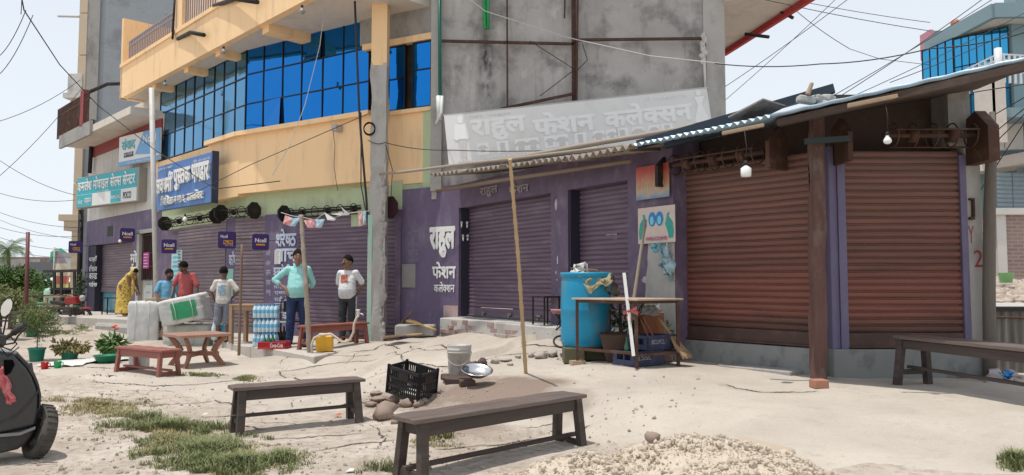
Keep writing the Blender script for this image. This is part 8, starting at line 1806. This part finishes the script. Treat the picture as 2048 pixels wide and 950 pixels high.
# two men behind the bales
man((P(363, 690, 16.6).x, 16.75, .22), R(-4), 'man in a brick red t-shirt looking down behind the bales', SKIND, REDS, GRT, dict(head=(-.02, -.10, 1.575), neck=(0, -.02, 1.45), elL=(-.27, -.04, 1.14), wrL=(-.22, -.20, .95), elR=(.28, -.03, 1.12), wrR=(.30, -.10, .87)), .98, look=(-.10, -1, -.55), tilt=(0, -.4, 1), face_kw=dict(moustache=True))
man((P(326, 690, 16.9).x, 17.05, .12), R(28), 'man in a sky blue polo shirt beside the white pole', SKIND, SKYB, GRT, dict(head=(.03, -.03, 1.60), elL=(-.25, -.03, 1.15), wrL=(-.2, -.18, .98)), .93, look=(.45, -1, -.05), face_kw=dict(beard=True))
# woman in a yellow sari bending forward (to the right)
def woman():
    loc = GZ(252, 633, .42); o = thing('person', (loc.x, loc.y, .42), 'woman in a dotted yellow sari bending forward on the raised platform', 'person', R(-8))
    hd = Vector((.34, -.14, 1.30)); sh = Vector((.20, -.04, 1.20)); hip = Vector((-.10, 0, .90))
    b = MB(); T, R3 = head(b, hd, (.80, -.45, -.55), (.45, -.1, 1)); caps(b, sh+Vector((.02, -.01, .03)), hd-Vector((.03, 0, .05)), .055, .05)
    caps(b, hip, sh, .13, .12); caps(b, sh+Vector((-.02, -.16, .0)), sh+Vector((-.02, .16, 0)), .055, .055)
    for sy in (-1, 1):
        s_ = sh+Vector((-.02, sy*.17, 0)); e_ = Vector((.20, sy*.17-.02, .93)); w_ = Vector((.36, sy*.06-.04, .76)); chain(b, [s_, e_, w_], [.056, .043, .028]); hand(b, w_, (.4, 0, -1), (1, 0, .3), 1, .5, sy)
        chain(b, [hip+Vector((0, sy*.09, 0)), Vector((-.08, sy*.09, .48)), Vector((-.04, sy*.08, .08))], [.1, .06, .04]); caps(b, Vector((-.04, sy*.08, .06)), Vector((.07, sy*.08-.04, .03)), .035, .028)
    body = fuse(b, 'body', SKIN, o, .011, 2); face(T, R3, body, 1, hair=True)
    SAR = bpy.data.materials.new('yellow_dotted_sari'); SAR.use_nodes = True; nt = SAR.node_tree; bs_ = nt.nodes['Principled BSDF']; vo = N(nt, 'ShaderNodeTexVoronoi'); tc = N(nt, 'ShaderNodeTexCoord'); nt.links.new(tc.outputs['Object'], vo.inputs[0]); vo.inputs['Scale'].default_value = 13
    cr_ = N(nt, 'ShaderNodeValToRGB'); cr_.color_ramp.elements[0].position = .25; cr_.color_ramp.elements[0].color = (.20, .10, .03, 1); cr_.color_ramp.elements[1].position = .33; cr_.color_ramp.elements[1].color = (.64, .45, .10, 1); nt.links.new(vo.outputs[0], cr_.inputs[0]); nt.links.new(cr_.outputs[0], bs_.inputs['Base Color']); bs_.inputs['Roughness'].default_value = .8
    g = MB(); rings(g, [((-.06, 0, .10), .27, .21), ((-.08, 0, .30), .24, .19), ((-.09, 0, .55), .205, .18), ((-.10, 0, .80), .19, .175), ((-.10, 0, .95), .17, .16), ((-.06, 0, 1.03), .12, .12)], 24)
    fuse(g, 'sari_skirt', SAR, o, .014, 3, .014)
    g = MB(); caps(g, hip+Vector((0, 0, .02)), sh+Vector((-.02, 0, .0)), .165, .135); caps(g, sh+Vector((-.03, -.15, .0)), sh+Vector((-.03, .15, 0)), .075, .075); caps(g, sh+Vector((-.02, 0, .02)), hd+Vector((-.06, .03, .0)), .11, .095); g.ball(hd+Vector((-.03, .02, .035)), (.095, .105, .105), 16)
    g.ball(Vector((.16, -.15, 1.02)), (.06, .04, .22), 12); g.ball(Vector((.30, -.16, .86)), (.045, .035, .26), 12)
    fuse(g, 'sari_drape', SAR, o, .012, 3, .01)
    MB().tube([Vector((.30, -.10, .82)), Vector((.36, -.12, .80)), Vector((.37, -.06, .80))], .012, 6).build('bangle', mat('gold_bangle', (.6, .35, .1), .3, m=.8, bump=0), o)
    return o
woman()
